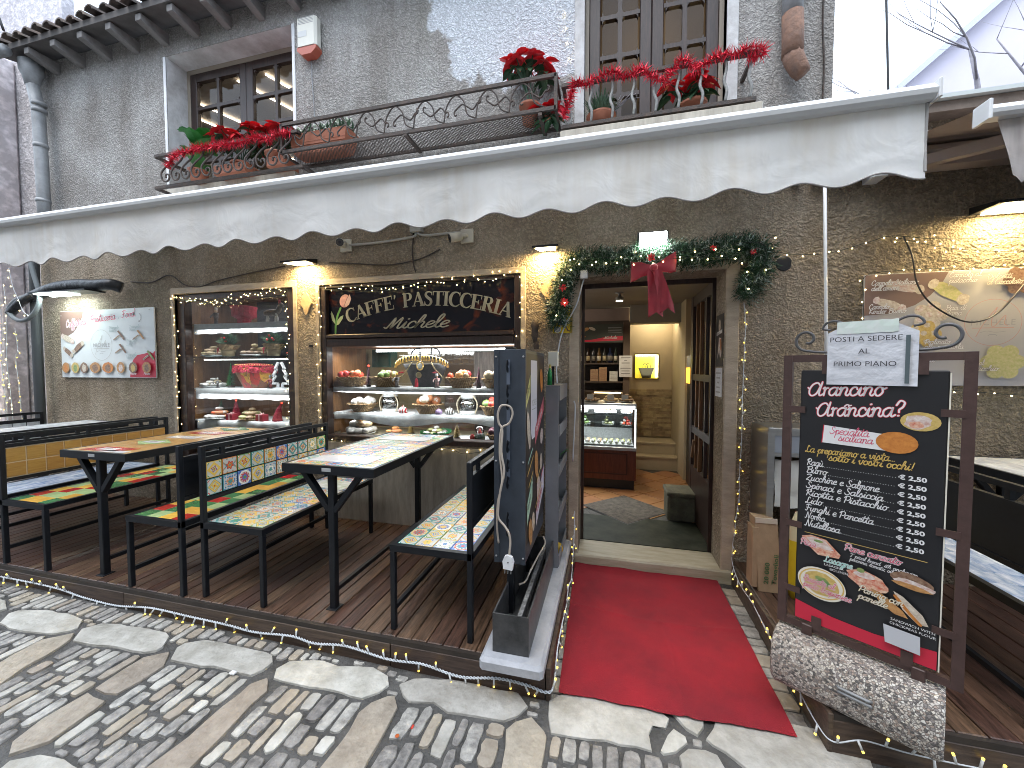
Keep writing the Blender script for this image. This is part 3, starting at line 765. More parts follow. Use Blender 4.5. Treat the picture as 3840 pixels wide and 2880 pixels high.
casement(bld, UR[0] + 0.03, UR[1] - 0.03, UR[2], UR[3], 0.08, 2, 5, rail=0.085)
for q in (UR[0], UR[1] - 0.03): MB().box(q, q + 0.03, 0.07, 0.13, UR[2], UR[3]).build('window_frame', MATS['taupe frame paint'], bld)
# upstairs rooms: pale ceiling and walls, lit strips seen through the panes
m_room = M('upstairs room plaster', (0.21, 0.175, 0.14), 0.9, var=0.1, vscale=2)
MB().box(-6.19, 1.17, 2.9, 3.0, 2.87, 4.93).build('room_wall', m_room, bld)
MB().box(-6.19, 1.17, 0.27, 3.0, 4.935, 4.98).build('room_ceiling', m_room, bld)
MB().box(-1.9, -1.8, 0.27, 2.9, 2.87, 4.93).build('room_wall', m_room, bld)
m_strip = glow('led strip', (1, 0.93, 0.8), 9.0)
strips = T('strip_light', 'thin parallel white strip lights on the upstairs ceiling behind left window', 'strip light', (-3.6, 1.2, 4.915))
for xa in (-5.5, -5.1, -4.2, -3.8, -3.0, -2.6):
    MB().bar((xa, 0.6, 4.915), (xa + 0.7, 2.4, 4.915), 0.013, 0.010).build('tube', m_strip, strips)
lamp_r = T('wall_light', 'warm lit vertical wall light glowing behind right balcony window', 'wall light', (0.62, 1.2, 3.7))
MB().bar((0.62, 1.2, 3.45), (0.62, 1.2, 3.85), 0.025).build('tube', glow('warm tube', (1, 0.72, 0.35), 14.0), lamp_r)
light('room_glow', 'POINT', (0.4, 1.3, 4.3), 3.5, (1, 0.8, 0.55), 0.15)
light('room_glow', 'POINT', (-3.6, 1.6, 4.6), 4.5, (1, 0.9, 0.75), 0.2)

# ---------------------------------------------------------------- neighbours
nl = T('neighbour_building', 'pale lilac rendered house at the far left, taller than the cafe', 'building', (-7.6, 0, 0))
MB().box(-14, -7.82, 1.0, 1.14, 4.2, 12.0).build('upper_wall', m_stucco_l, nl)
MB().box(-9.5, -6.47, 0.10, 0.9, -0.2, 5.26).build('lower_wall', stucco_mat('grey lilac render', (0.56, 0.52, 0.52), (0.64, 0.61, 0.62), (0.44, 0.40, 0.40), bump=0.5, scale=22), nl)
MB().cbox(-9.5, -6.93, -0.12, 0.095, -0.2, 5.25, 0.02).build('pilaster', stucco_mat('pink lilac render', (0.64, 0.57, 0.57), (0.70, 0.65, 0.67), (0.56, 0.47, 0.45), bump=0.3, scale=12), nl)
nr = T('neighbour_building', 'low brown rendered annex right of the cafe behind the second awning', 'building', (2.6, 0.15, 0))
MB().box(1.4375, 5.5, 0.004, 3.0, -0.2, 3.16).build('wall', m_stucco_r, nr)
MB().box(1.4375, 5.6, -0.10, 3.1, 3.161, 3.22).build('roof', M('roof slab edge', (0.19, 0.155, 0.13), 0.9, var=0.3, vscale=8), nr)
far = T('far_house', 'haze-paled pink house gable rising behind the right-hand awning', 'building', (9.5, 7.0, 0))
fm = MB().xz([(5.4, -0.2), (16, -0.2), (16, 11.5), (10.5, 11.5), (5.4, 7.0)], 6.0, 10)
fm.build('wall', M('haze-paled lilac render', (0.58, 0.55, 0.64), 0.9, var=0.05, vscale=1.5), far)  # lens-flare haze put into the pale wall colour
MB().bar((5.1, 5.9, 6.74), (10.6, 5.9, 11.6), 0.14, 0.10).build('roof_edge', M('pale blue-grey coping', (0.50, 0.52, 0.60), 0.8), far)
# bare tree before that house
tree = T('bare_tree', 'bare leafless winter tree with thin branches behind the right awning', 'tree', (6.1, 5.0, 0))
tr = MB(); rt = random.Random(11)
def branch(p, d, l, r, lev):
    pts = [p]; q = Vector(p); d = Vector(d).normalized(); rr = [r]
    for i in range(4):
        d = (d + Vector((rt.uniform(-.22, .22), rt.uniform(-.12, .12), rt.uniform(-.12, .2)))).normalized()
        q = q + d * l / 4; pts.append(tuple(q)); rr.append(r * (1 - 0.17 * (i + 1)))
    tr.tube(pts, r, 5, rr=rr)
    if lev < 4:
        for i in range(3 if lev < 3 else 2):
            k = rt.randint(2, 4); a = rt.uniform(-1.1, 1.1)
            nd_ = Vector((d.x * math.cos(a) + d.z * math.sin(a), d.y + rt.uniform(-.5, .5), -d.x * math.sin(a) + d.z * math.cos(a)))
            if nd_.z < -0.1: nd_.z *= -0.5
            branch(pts[k], nd_, l * rt.uniform(.6, .8), rr[k] * 0.62, lev + 1)
tr.tube([(6.1, 5, 0), (6.15, 5, 1.8), (6.05, 5, 3.4), (6.1, 5, 5.0)], 0.12, 8, rr=[.16, .13, .11, .09])
m_bark = M('grey bark', (0.36, 0.34, 0.37), 0.9, var=0.3)  # bark paled so its colour carries the haze over the tree
tr.build('trunk', m_bark, tree, smooth=True); tr = MB()
for a in (-0.9, -0.3, 0.35, 0.95): branch((6.1, 5, 4.8 + abs(a) * .1), (math.sin(a), rt.uniform(-.3, .3), math.cos(a)), 1.9, 0.065, 1)
tr.build('crown', m_bark, tree, smooth=True)

# ---------------------------------------------------------------- the big white awning
aw = T('awning', 'long white scalloped awning stretched across the cafe front', 'awning', (-1.9, -0.7, 2.7))
AX0, AX1, AY = -5.2, 1.118, -1.35
def awn_bar(x0, x1, y, z0, z1):
    mb = MB(); h = z1 - z0
    prof = [(y - 0.028, z0 + 0.012), (y - 0.032, z0 + h * 0.5), (y - 0.022, z1 - 0.012), (y - 0.008, z1), (y + 0.03, z1), (y + 0.035, z0), (y - 0.014, z0)]
    n = len(prof)
    mb.v = [(x0, a, b_) for a, b_ in prof] + [(x1, a, b_) for a, b_ in prof]
    mb.f = [(i, n + i, n + (i + 1) % n, (i + 1) % n) for i in range(n)] + [tuple(range(n)), tuple(reversed(range(n, 2 * n)))]
    mb.mi = [0] * len(mb.f); return mb
awn_bar(AX0, AX1, AY, 2.545, 2.600).build('front_bar', m_awnbar, aw)
MB().cbox(AX1 + 0.0005, AX1 + 0.012, AY - 0.034, AY + 0.038, 2.54, 2.605, 0.003).build('end_cap', m_awnbar, aw)
va = MB(); NX, NZ = 640, 14
rv = random.Random(5)
from mathutils import noise as mnoise
def val_bot(x): 
    ph = (x - AX1) / 0.25
    return 2.292 + 0.016 * math.cos(2 * math.pi * ph + 3.6) 
for i in range(NX + 1):
    x = AX0 + (AX1 - 0.004 - AX0) * i / NX
    for j in range(NZ + 1):
        t = j / NZ
        z = 2.546 + (val_bot(x) - 2.546) * t
        y = AY + 0.012 + t * (0.008 * mnoise.noise((x * 2.2, t * 1.5, 3.1)) + 0.004 * mnoise.noise((x * 6 + t * 3, t * 3, 9.0)) + 0.0015 * mnoise.noise((x * 17 + 6 * t, t * 8, 1.0))) + 0.010 * t * math.sin(2 * math.pi * (x - AX1) / 0.5)
        va.v.append((x, y, z))
for i in range(NX):
    for j in range(NZ):
        a = i * (NZ + 1) + j; b_ = a + NZ + 1
        va.f.append((a, a + 1, b_ + 1, b_)); va.mi.append(0)
def fabric(name, base, dirt):
    m, nt, ns, lk, b = _new(name)
    tc = nd(ns, 'ShaderNodeTexCoord')
    n1 = nd(ns, 'ShaderNodeTexNoise'); n1.inputs['Scale'].default_value = 2.0; n1.inputs['Detail'].default_value = 7; lk.new(tc.outputs['Object'], n1.inputs['Vector'])
    mp = nd(ns, 'ShaderNodeMapping'); mp.inputs['Scale'].default_value = (20, 1, 2.5); lk.new(tc.outputs['Object'], mp.inputs['Vector'])
    n2 = nd(ns, 'ShaderNodeTexNoise'); n2.inputs['Scale'].default_value = 1.0; n2.inputs['Detail'].default_value = 4; lk.new(mp.outputs[0], n2.inputs['Vector'])
    mu = nd(ns, 'ShaderNodeMath', operation='MULTIPLY'); lk.new(n1.outputs['Fac'], mu.inputs[0]); lk.new(n2.outputs['Fac'], mu.inputs[1])
    rp = nd(ns, 'ShaderNodeValToRGB'); rp.color_ramp.elements[0].position = 0.22; rp.color_ramp.elements[0].color = tuple(base) + (1,); rp.color_ramp.elements[1].position = 0.46; rp.color_ramp.elements[1].color = tuple(dirt) + (1,)
    lk.new(mu.outputs[0], rp.inputs[0]); lk.new(rp.outputs[0], b.inputs['Base Color'])
    b.inputs['Roughness'].default_value = 0.75
    tr_ = nd(ns, 'ShaderNodeBsdfTranslucent'); lk.new(rp.outputs[0], tr_.inputs[0])
    mx = nd(ns, 'ShaderNodeMixShader'); mx.inputs[0].default_value = 0.26
    lk.new(b.outputs[0], mx.inputs[1]); lk.new(tr_.outputs[0], mx.inputs[2]); lk.new(mx.outputs[0], ns['Material Output'].inputs[0])
    n3 = nd(ns, 'ShaderNodeTexNoise'); n3.inputs['Scale'].default_value = 5; n3.inputs['Detail'].default_value = 3; n3.inputs['Distortion'].default_value = 1.5; lk.new(tc.outputs['Object'], n3.inputs['Vector'])
    bp = nd(ns, 'ShaderNodeBump'); bp.inputs['Strength'].default_value = 0.17; bp.inputs['Distance'].default_value = 0.05; lk.new(n3.outputs['Fac'], bp.inputs['Height']); lk.new(bp.outputs[0], b.inputs['Normal'])
    MATS[name] = m; return m
m_val = fabric('awning valance fabric', (0.76, 0.77, 0.77), (0.69, 0.675, 0.64))
va.build('valance', m_val, aw, smooth=True)
hem = MB(); hem.tube([(AX0 + (AX1 - .004 - AX0) * i / NX, AY + 0.010 + 0.010 * math.sin(2 * math.pi * (AX0 + (AX1 - AX0) * i / NX - AX1) / 0.5), val_bot(AX0 + (AX1 - .004 - AX0) * i / NX) - 0.002) for i in range(0, NX + 1, 2)], 0.0035, 5)
hem.build('hem_piping', M('grey piping', (0.33, 0.32, 0.31), 0.7), aw, smooth=True)
MB().tube([(AX1 - 0.005, AY + 0.012, 2.55), (AX1 - 0.005, AY + 0.016, 2.40), (AX1 - 0.005, AY + 0.012, 2.30)], 0.006, 6).build('edge_cord', MATS['grey piping'], aw)
top = MB()
for i in range(41):
    x = AX0 + (AX1 - 0.01 - AX0) * i / 40
    for j in range(7):
        t = j / 6
        top.v.append((x, AY + 0.02 + (1.27) * t, 2.588 + 0.50 * t - 0.05 * math.sin(math.pi * t)))
for i in range(40):
    for j in range(6): a = i * 7 + j; top.f.append((a, a + 7, a + 8, a + 1)); top.mi.append(0)
top.build('canopy', m_val, aw, smooth=True)
MB().cbox(AX0, 1.20, -0.135, -0.002, 3.03, 3.15, 0.02).build('cassette', m_awnbar, aw)
for x in (-4.5, -1.95, 0.62):     # folding arms
    MB().bar((x, -0.10, 2.93), (x + 0.62, -0.62, 2.80), 0.055, 0.07).bar((x + 0.62, -0.62, 2.80), (x + 0.1, AY + 0.03, 2.575), 0.045, 0.05).build('folding_arm', m_awnbar, aw)
    MB().cbox(x - 0.05, x + 0.06, -0.15, -0.002, 2.86, 3.02, 0.008).build('arm_bracket', m_awnbar, aw)
MB().cbox(1.2005, 1.26, -0.16, -0.002, 2.84, 3.10, 0.01).build('gear_box', m_awnbar, aw)
crank = T('crank_rod', 'thin white crank rod hanging from the awning gear right of the door', 'crank', (1.29, -0.29, 1.2))
MB().tube([(1.255, -0.26, 2.84), (1.262, -0.285, 2.78), (1.275, -0.30, 2.70)], 0.007, 6).build('hook', m_awnbar, crank, smooth=True)
MB().tube([(1.272, -0.30, 2.715), (1.30, -0.30, 1.9), (1.325, -0.30, 1.15)], 0.0095, 8).build('rod', m_awnbar, crank, smooth=True)
# neighbour's taupe awning on the right
aw2 = T('awning', 'taupe neighbouring awning with ragged grey valance at the right edge', 'awning', (2.6, -0.6, 2.7))
c2 = MB()
for i in range(13):
    x = 1.60 + 2.6 * i / 12
    for j in range(7):
        t = j / 6; c2.v.append((x + 0.35 * t * 0, -0.88 + 0.86 * t, 2.74 + 0.30 * t - 0.03 * math.sin(math.pi * t)))
for i in range(12):
    for j in range(6): a = i * 7 + j; c2.f.append((a, a + 7, a + 8, a + 1)); c2.mi.append(0)
c2.build('canopy', m_taupe, aw2, smooth=True)
awn_bar(1.60, 4.2, -0.9, 2.68, 2.735).build('front_bar', m_awnbar, aw2)
MB().cbox(1.585, 1.5995, -0.94, -0.855, 2.665, 2.75, 0.004).build('end_cap', m_awnbar, aw2)
v2 = MB()
for i in range(81):
    x = 1.66 + 2.5 * i / 80
    for j in range(9):
        t = j / 8; rag = 0.05 * mnoise.noise((x * 6, 2, 0)) + 0.03 * mnoise.noise((x * 23, 5, 0))
        v2.v.append((x + 0.05 * t * math.exp(-(x - 1.66) * 12), -0.885 + 0.02 * mnoise.noise((x * 4, t, 7)), 2.68 - t * (0.26 + rag)))
for i in range(80):
    for j in range(8): a = i * 9 + j; v2.f.append((a, a + 1, a + 10, a + 9)); v2.mi.append(0)
v2.build('valance', fabric('grey ragged fabric', (0.50, 0.47, 0.46), (0.22, 0.20, 0.20)), aw2, smooth=True)
for z0, z1, y in ((2.84, 2.905, -0.10), (2.925, 2.955, -0.13), (2.975, 3.05, -0.12)):
    MB().cbox(1.32, 4.2, y, 0.002, z0, z1, 0.006).build('cassette_rail', M('taupe rail paint', (0.42, 0.35, 0.31), 0.5), aw2)
for q in (1.44, 1.62): MB().cbox(q, q + 0.08, -0.12, 0.003, 2.80, 2.839, 0.006).build('wall_bracket', m_awnbar, aw2)
MB().bar((1.75, -0.05, 2.86), (2.2, -0.5, 2.80), 0.05, 0.06).build('folding_arm', MATS['taupe rail paint'], aw2)
# strip of green edge roofing above
tag(MB().xz([(1.45, 3.225), (5.5, 3.225), (5.5, 3.25), (1.45, 3.25)], -0.13, 0.2).build('flashing_strip', M('pale grey flashing', (0.50, 0.55, 0.55), 0.5)), 'pale grey metal flashing strip above the taupe awning', 'flashing')

# unseen house added behind the viewer to cut frontal light; shows in the panes
op = T('added_opposite_house', 'unseen grey rendered house added across the street to shade it, mirrored in the window panes', 'building', (-1, -6.2, 0))
wall_holes([-14, 12], [-0.3, 6.4], [(-9, -8, 1, 2.4), (-6, -5, 0, 2.3), (-2.5, -1.5, 1, 2.4), (1.5, 2.5, 0, 2.3), (5, 6, 1, 2.4), (-9, -8, 3.6, 5), (-5.5, -4.5, 3.6, 5), (-2.5, -1.5, 3.6, 5), (1.5, 2.5, 3.6, 5), (5, 6, 3.6, 5)], -6.0, -5.8).build('wall', stucco_mat('opposite render', (0.55, 0.52, 0.47), (0.62, 0.6, 0.55), (0.45, 0.42, 0.38), bump=0.3, scale=20), op)
MB().box(-14, 12, -9.5, -6.05, -0.3, 6.4).build('interior_block', m_room, op)
MB().box(-14, 12, -9.6, -5.5, 6.401, 6.55).build('roof', m_tile_clay, op)
# ---------------------------------------------------------------- tiled tables and benches
Yl, Te, Or, Gr, Bl, Re, Pu, Wh = (0.72, 0.48, 0.08), (0.06, 0.27, 0.27), (0.66, 0.24, 0.05), (0.11, 0.28, 0.08), (0.07, 0.17, 0.50), (0.52, 0.05, 0.04), (0.22, 0.09, 0.25), (0.78, 0.77, 0.70)
PALS = [
    [[Yl, Or, Yl, Te, Yl], [Te, Te, Yl, Gr, Bl, Te], [Gr, Bl, Te, Re, Or], [Re, Or, Yl, Bl, Pu]],
    [[Yl, Wh, Or, Yl, Re], [Te, Bl, Yl, Gr], [Bl, Yl, Or, Re, Te], [Re, Yl, Gr]],
    [[Yl, Te, Or, Bl], [Te, Yl, Te, Gr], [Gr, Gr, Te, Bl, Yl], [Or, Yl, Re, Wh]],
]
m_maj = [majolica('majolica diamond', 0, PALS[0]), majolica('majolica rosette', 1, PALS[1]), majolica('majolica foliage', 2, PALS[2])]
m_flat = {k: M('glazed tile ' + k, c, 0.25, rand=0.12, var=0.1, vscale=14) for k, c in dict(red=(0.42, 0.028, 0.02), yellow=(0.70, 0.42, 0.075), green=(0.055, 0.19, 0.075), sage=(0.36, 0.50, 0.24)).items()}
m_ochre = M('ochre wood-look tile', (0.42, 0.25, 0.075), 0.3, col2=(0.33, 0.18, 0.045), vscale=9, stretch=(1, 12, 1), rand=0.1)
m_grout = M('pale grout', (0.60, 0.50, 0.36), 0.8, var=0.1)
m_sea = M('blue white painted tile', (0.68, 0.72, 0.78), 0.25, col2=(0.16, 0.26, 0.45), vscale=9, stretch=(2, 0.6, 1), rand=0.1)
m_marb = M('white marbled tile', (0.66, 0.68, 0.70), 0.22, col2=(0.40, 0.42, 0.45), vscale=7, stretch=(3, 0.7, 1), rand=0.08)
TS = 0.1
tb = MB().cbox(-TS / 2 + 0.001, TS / 2 - 0.001, -TS / 2 + 0.001, TS / 2 - 0.001, 0, 0.006, 0.0015)
TILE = {('m', i): mesh_of(tb, 'tile', q) for i, q in enumerate(m_maj)}
for k, q in m_flat.items(): TILE[k] = mesh_of(tb, 'tile', q)
TILE['ochre'] = mesh_of(tb, 'tile', m_ochre); TILE['sea'] = mesh_of(tb, 'tile', m_sea); TILE['marb'] = mesh_of(tb, 'tile', m_marb)
rt3 = random.Random(21)
CHK = ['green', 'sage', 'yellow', 'red']
def tile_for(style, i, j):
    if style == 'maj': return TILE[('m', rt3.choice((0, 0, 0, 1, 2, 2)))]
    if style == 'check': return TILE[CHK[(i + j * 3 + (j // 4) + (1 if rt3.random() < 0.18 else 0)) % 4]]
    return TILE[style]
SEAT, DK, BT, BL_ = 0.645, 0.18, 1.112, 1.09      # seat top, deck top, back top, bench length
def bench(label, x0, y0, side, seat_style, back_style, width=0.465, length=BL_, backless=False):
    """side: +1 back on the right (+x), -1 back on the left"""
    cx = x0 + width / 2
    t = T('tiled_bench', label, 'bench', (cx, y0 + length / 2, DK), 'black steel benches with tiled seats')
    h = width / 2; L = length / 2; z0 = SEAT - DK
    b = lambda *a: MB().cbox(*a)
    P = 0.028
    # seat frame ring
    fr = MB()
    fr.box(-h, h, -L, -L + P, z0 - 0.036, z0); fr.box(-h, h, L - P, L, z0 - 0.036, z0)
    fr.box(-h, -h + P, -L + P, L - P, z0 - 0.036, z0); fr.box(h - P, h, -L + P, L - P, z0 - 0.036, z0)
    fr.box(-h + P, h - P, -L + P, L - P, z0 - 0.014, z0 - 0.007)
    fr.build('seat_frame', m_blackmetal, t, local=True)
    n = int((length - 2 * P) / TS); m = int((width - 2 * P + 0.02) / TS)
    for j in range(n):
        for i in range(m):
            me = tile_for(seat_style, i, j)
            rz_ = rt3.choice((0, math.pi / 2, math.pi)) if seat_style == 'maj' else 0
            o = inst('tile', me, t, (-h + P + (width - 2 * P) * (i + .5) / m, -L + P + (length - 2 * P) * (j + .5) / n, z0 - 0.007), (0, 0, rz_), ((width - 2 * P) / m / TS, (length - 2 * P) / n / TS, 1) if rz_ == 0 or rz_ == math.pi else ((length - 2 * P) / n / TS, (width - 2 * P) / m / TS, 1))
    for sx in (-1, 1):
        for sy in (-1, 1):
            tall = (sx == side) and not backless
            x_ = sx * (h - P / 2); y_ = sy * (L - P / 2)
            MB().cbox(x_ - P / 2, x_ + P / 2, y_ - P / 2, y_ + P / 2, 0.002, (BT - DK) if tall else z0 - 0.0365, 0.003).build('leg', m_blackmetal, t, local=True)
    MB().box(-h + P / 2 - .01, -h + P / 2 + .01, -L + P, L - P, 0.10, 0.125).build('stretcher', m_blackmetal, t, local=True)
    if not backless:
        x_ = side * (h - P / 2)
        for za, zb in ((BT - DK - 0.026, BT - DK), (0.835, 0.861), (0.588, 0.612)):
            MB().box(x_ - 0.012, x_ + 0.012, -L + P, L - P, za, zb).build('rail', m_blackmetal, t, local=True)
        for y_ in (-L + 0.14, -0.05, L - 0.14):
            MB().box(x_ - 0.009, x_ + 0.009, y_ - 0.012, y_ + 0.012, 0.8615, BT - DK - 0.0265).build('spacer', m_blackmetal, t, local=True)
        MB().box(x_ - 0.004, x_ + 0.004, -L + P, L - P, 0.6125, 0.8345).build('back_panel', m_blackmetal if back_style != 'ochre' else m_grout, t, local=True)
        if back_style:
            n = int((length - 2 * P) / TS)
            for j in range(n):
                for r_ in range(2):
                    inst('tile', tile_for(back_style, r_, j), t, (x_ - side * 0.004, -L + P + (length - 2 * P) * (j + .5) / n, 0.616 + 0.107 * (r_ + .5)), (R(90), 0, R(90) if side < 0 else R(-90)), ((length - 2 * P) / n / TS * 0.955, 1.02, 0.8))
    return t
bench('nearest bench with hand-painted majolica seat tiles and plain black back', -1.125, -1.29, 1, 'maj', None)
bench('bench with majolica tiles on both seat and backrest', -2.41, -1.305, -1, 'maj', 'maj')
bench('bench with checked red, green and yellow seat, back-to-back with the majolica bench', -2.985, -1.335, 1, 'check', None)
bench('bench with checked red, green and yellow seat and ochre-tiled backrest', -4.22, -1.335, -1, 'check', 'ochre')
bench('bench with blue-white painted seat seen under the ochre backrest', -4.80, -1.33, 1, 'sea', None)
bench('far left bench with blue-white seat by the drainpipe', -6.10, -1.30, -1, 'sea', 'marb')
bench('right-hand bench with blue wave-painted seat behind the menu stand', 1.47, -1.20, 1, 'sea', None, 0.42) if False else None
TT = 1.03
def table(label, x0, y0, style, width=0.61, length=1.13):
    t = T('tiled_table', label, 'table', (x0 + width / 2, y0 + length / 2, DK), 'black steel tables with tiled tops')
    h, L, z0 = width / 2, length / 2, TT - DK
    fr = MB(); P = 0.02
    fr.box(-h, h, -L, -L + P, z0 - 0.05, z0); fr.box(-h, h, L - P, L, z0 - 0.05, z0)
    fr.box(-h, -h + P, -L + P, L - P, z0 - 0.05, z0); fr.box(h - P, h, -L + P, L - P, z0 - 0.05, z0)
    fr.box(-h + P, h - P, -L + P, L - P, z0 - 0.014, z0 - 0.007)
    fr.build('top_frame', m_blackmetal, t, local=True)
    n = int((length - 2 * P) / TS + .3); m = int((width - 2 * P) / TS + .3)
    for j in range(n):
        for i in range(m):
            rz_ = rt3.choice((0, math.pi)) if style == 'maj' else 0
            inst('tile', tile_for(style, i, j), t, (-h + P + (width - 2 * P) * (i + .5) / m, -L + P + (length - 2 * P) * (j + .5) / n, z0 - 0.007), (0, 0, rz_), ((width - 2 * P) / m / TS, (length - 2 * P) / n / TS, 1))
    for sy in (-1, 1):
        y_ = sy * (L - 0.05)
        MB().cbox(-0.02, 0.02, y_ - 0.02, y_ + 0.02, 0.002, z0 - 0.0505, 0.004).build('post', m_blackmetal, t, local=True)
        for sx in (-1, 1):
            MB().bar((sx * 0.018, y_, z0 - 0.27), (sx * 0.19, y_, z0 - 0.052), 0.03, 0.036, up=(0, 1, 0)).build('brace', m_blackmetal, t, local=True)
        MB().cbox(-0.035, 0.035, y_ - 0.035, y_ + 0.035, 0.0005, 0.006, 0.002).build('foot_plate', m_blackmetal, t, local=True)
    MB().box(-0.012, 0.012, -L + 0.075, L - 0.075, 0.09, 0.115).build('stretcher', m_blackmetal, t, local=True)
    MB().cbox(-0.03, 0.03, -L - 0.0015, -L, z0 - 0.032, z0 - 0.012, 0.001).build('maker_plate', M('brushed nameplate', (0.55, 0.55, 0.56), 0.4, metal=0.6), t, local=True)
    return t
tbB = table('nearest table with hand-painted majolica top and white logo panel', -1.855, -1.245, 'maj')
tbA = table('table with ochre wood-look top and red and green rhombus panels', -3.63, -1.305, 'ochre')
tbC = table('far left table with white marbled top', -5.50, -1.28, 'marb')
def top_panel(t, pts, zt, mat, name='printed_panel'):
    zt = zt + (TT - DK)
    MB().prism(pts, zt - 0.002, zt).build(name, mat, t, local=True)
m_white_tile = M('white glazed panel', (0.64, 0.64, 0.66), 0.2, var=0.06)
top_panel(tbB, [(-0.21, -0.47), (0.20, -0.47), (0.20, -0.31), (-0.21, -0.31)], 0.0018, m_white_tile)
top_panel(tbB, [(-0.21, 0.25), (0.20, 0.25), (0.20, 0.41), (-0.21, 0.41)], 0.0018, m_white_tile)
for cy_, c in ((-0.47, 'red'), (-0.20, 'sage'), (0.22, 'red'), (0.45, 'green')):
    top_panel(tbA, [(-0.17, cy_), (0.0, cy_ - 0.1), (0.17, cy_), (0.0, cy_ + 0.1)] if c != 'red' else [(-0.2, cy_ - .05), (0.12, cy_ - .05), (0.2, cy_ + .06), (-0.12, cy_ + .06)], 0.0018, m_flat[c])
    top_panel(tbA, [(-0.075, cy_ - 0.028), (0.075, cy_ - 0.028), (0.075, cy_ + 0.028), (-0.075, cy_ + 0.028)], 0.0036, m_white_tile)
    top_panel(tbA, [(-0.03, cy_ - 0.006), (0.03, cy_ - 0.006), (0.03, cy_ + 0.006), (-0.03, cy_ + 0.006)], 0.0052, M('grey print', (0.25, 0.23, 0.22), 0.5))
top_panel(tbA, [(-0.13, -0.03), (0.15, -0.03), (0.15, 0.06), (-0.13, 0.06)], 0.0018, m_white_tile)
top_panel(tbA, [(-0.02, -0.54), (0.24, -0.54), (0.24, -0.49), (0.05, -0.49)], 0.0018, m_white_tile)
# papers on the majolica bench, clear cup on the nearest bench
bp_ = MB().prism([(-2.33, -0.52), (-1.99, -0.56), (-1.98, -0.36), (-2.31, -0.33)], 0.6465, 0.649)
tag(bp_.build('menu_sheet', M('printed sheet', (0.66, 0.66, 0.68), 0.35, col2=(0.35, 0.40, 0.30), vscale=14)), 'glossy white menu sheet lying on the majolica bench', 'menu')
cup = T('plastic_cup', 'clear plastic cup lying on its side on the nearest bench', 'cup', (-0.94, -0.30, 0.68))
cm = MB()
for i in range(2):
    pass
pr = [(0.030, -0.055), (0.040, 0.055), (0.0415, 0.057), (0.0395, 0.055), (0.0295, -0.053)]
n = 20
for r_, z in pr:
    for k in range(n):
        a = 2 * math.pi * k / n; cm.v.append((-0.94 + z, -0.30 + r_ * math.cos(a), 0.686 + r_ * math.sin(a) + z * 0.1))
for i in range(len(pr) - 1):
    for k in range(n): cm.f.append((i * n + k, i * n + (k + 1) % n, (i + 1) * n + (k + 1) % n, (i + 1) * n + k)); cm.mi.append(0)
cm.build('wall', glass_mat('clear plastic', (0.9, 0.9, 0.9), 0.16), cup, smooth=True)
MB().lathe([(0.001, 0), (0.0295, 0.0), (0.0295, 0.001), (0.001, 0.001)], (0, 0, 0), 20).build('base', MATS['clear plastic'], cup, local=True).rotation_euler = (0, R(84), 0)
cup.children[-1].location = (-0.054, 0, 0.0)

# right-hand bench and table behind the menu stand
bench('right-hand bench with blue wave-painted seat behind the menu stand', 1.60, -1.21, -1, 'sea', None, 0.36)
table('right-hand table with painted top at the edge of view', 2.06, -1.18, 'marb', 0.61, 1.15)
# ---------------------------------------------------------------- lettering
def text_mesh(body, size, align='LEFT', bold=0.0, shear=0.0, space=1.0):
    cu = bpy.data.curves.new('txt', 'FONT'); cu.body = body; cu.size = size; cu.align_x = align; cu.offset = bold; cu.shear = shear; cu.space_character = space
    cu.resolution_u = 3
    o = bpy.data.objects.new('txt', cu); COL.objects.link(o)
    bpy.context.view_layer.update()
    me = bpy.data.meshes.new_from_object(o.evaluated_get(bpy.context.evaluated_depsgraph_get()))
    bpy.data.objects.remove(o); bpy.data.curves.remove(cu)
    return me
def put_text(name, me, mat, parent, loc, rot, scale=(1, 1, 1)):
    me.materials.clear(); me.materials.append(mat)
    o = bpy.data.objects.new(name, me); COL.objects.link(o)
    o.parent = parent; o.location = loc; o.rotation_euler = rot; o.scale = scale
    return o
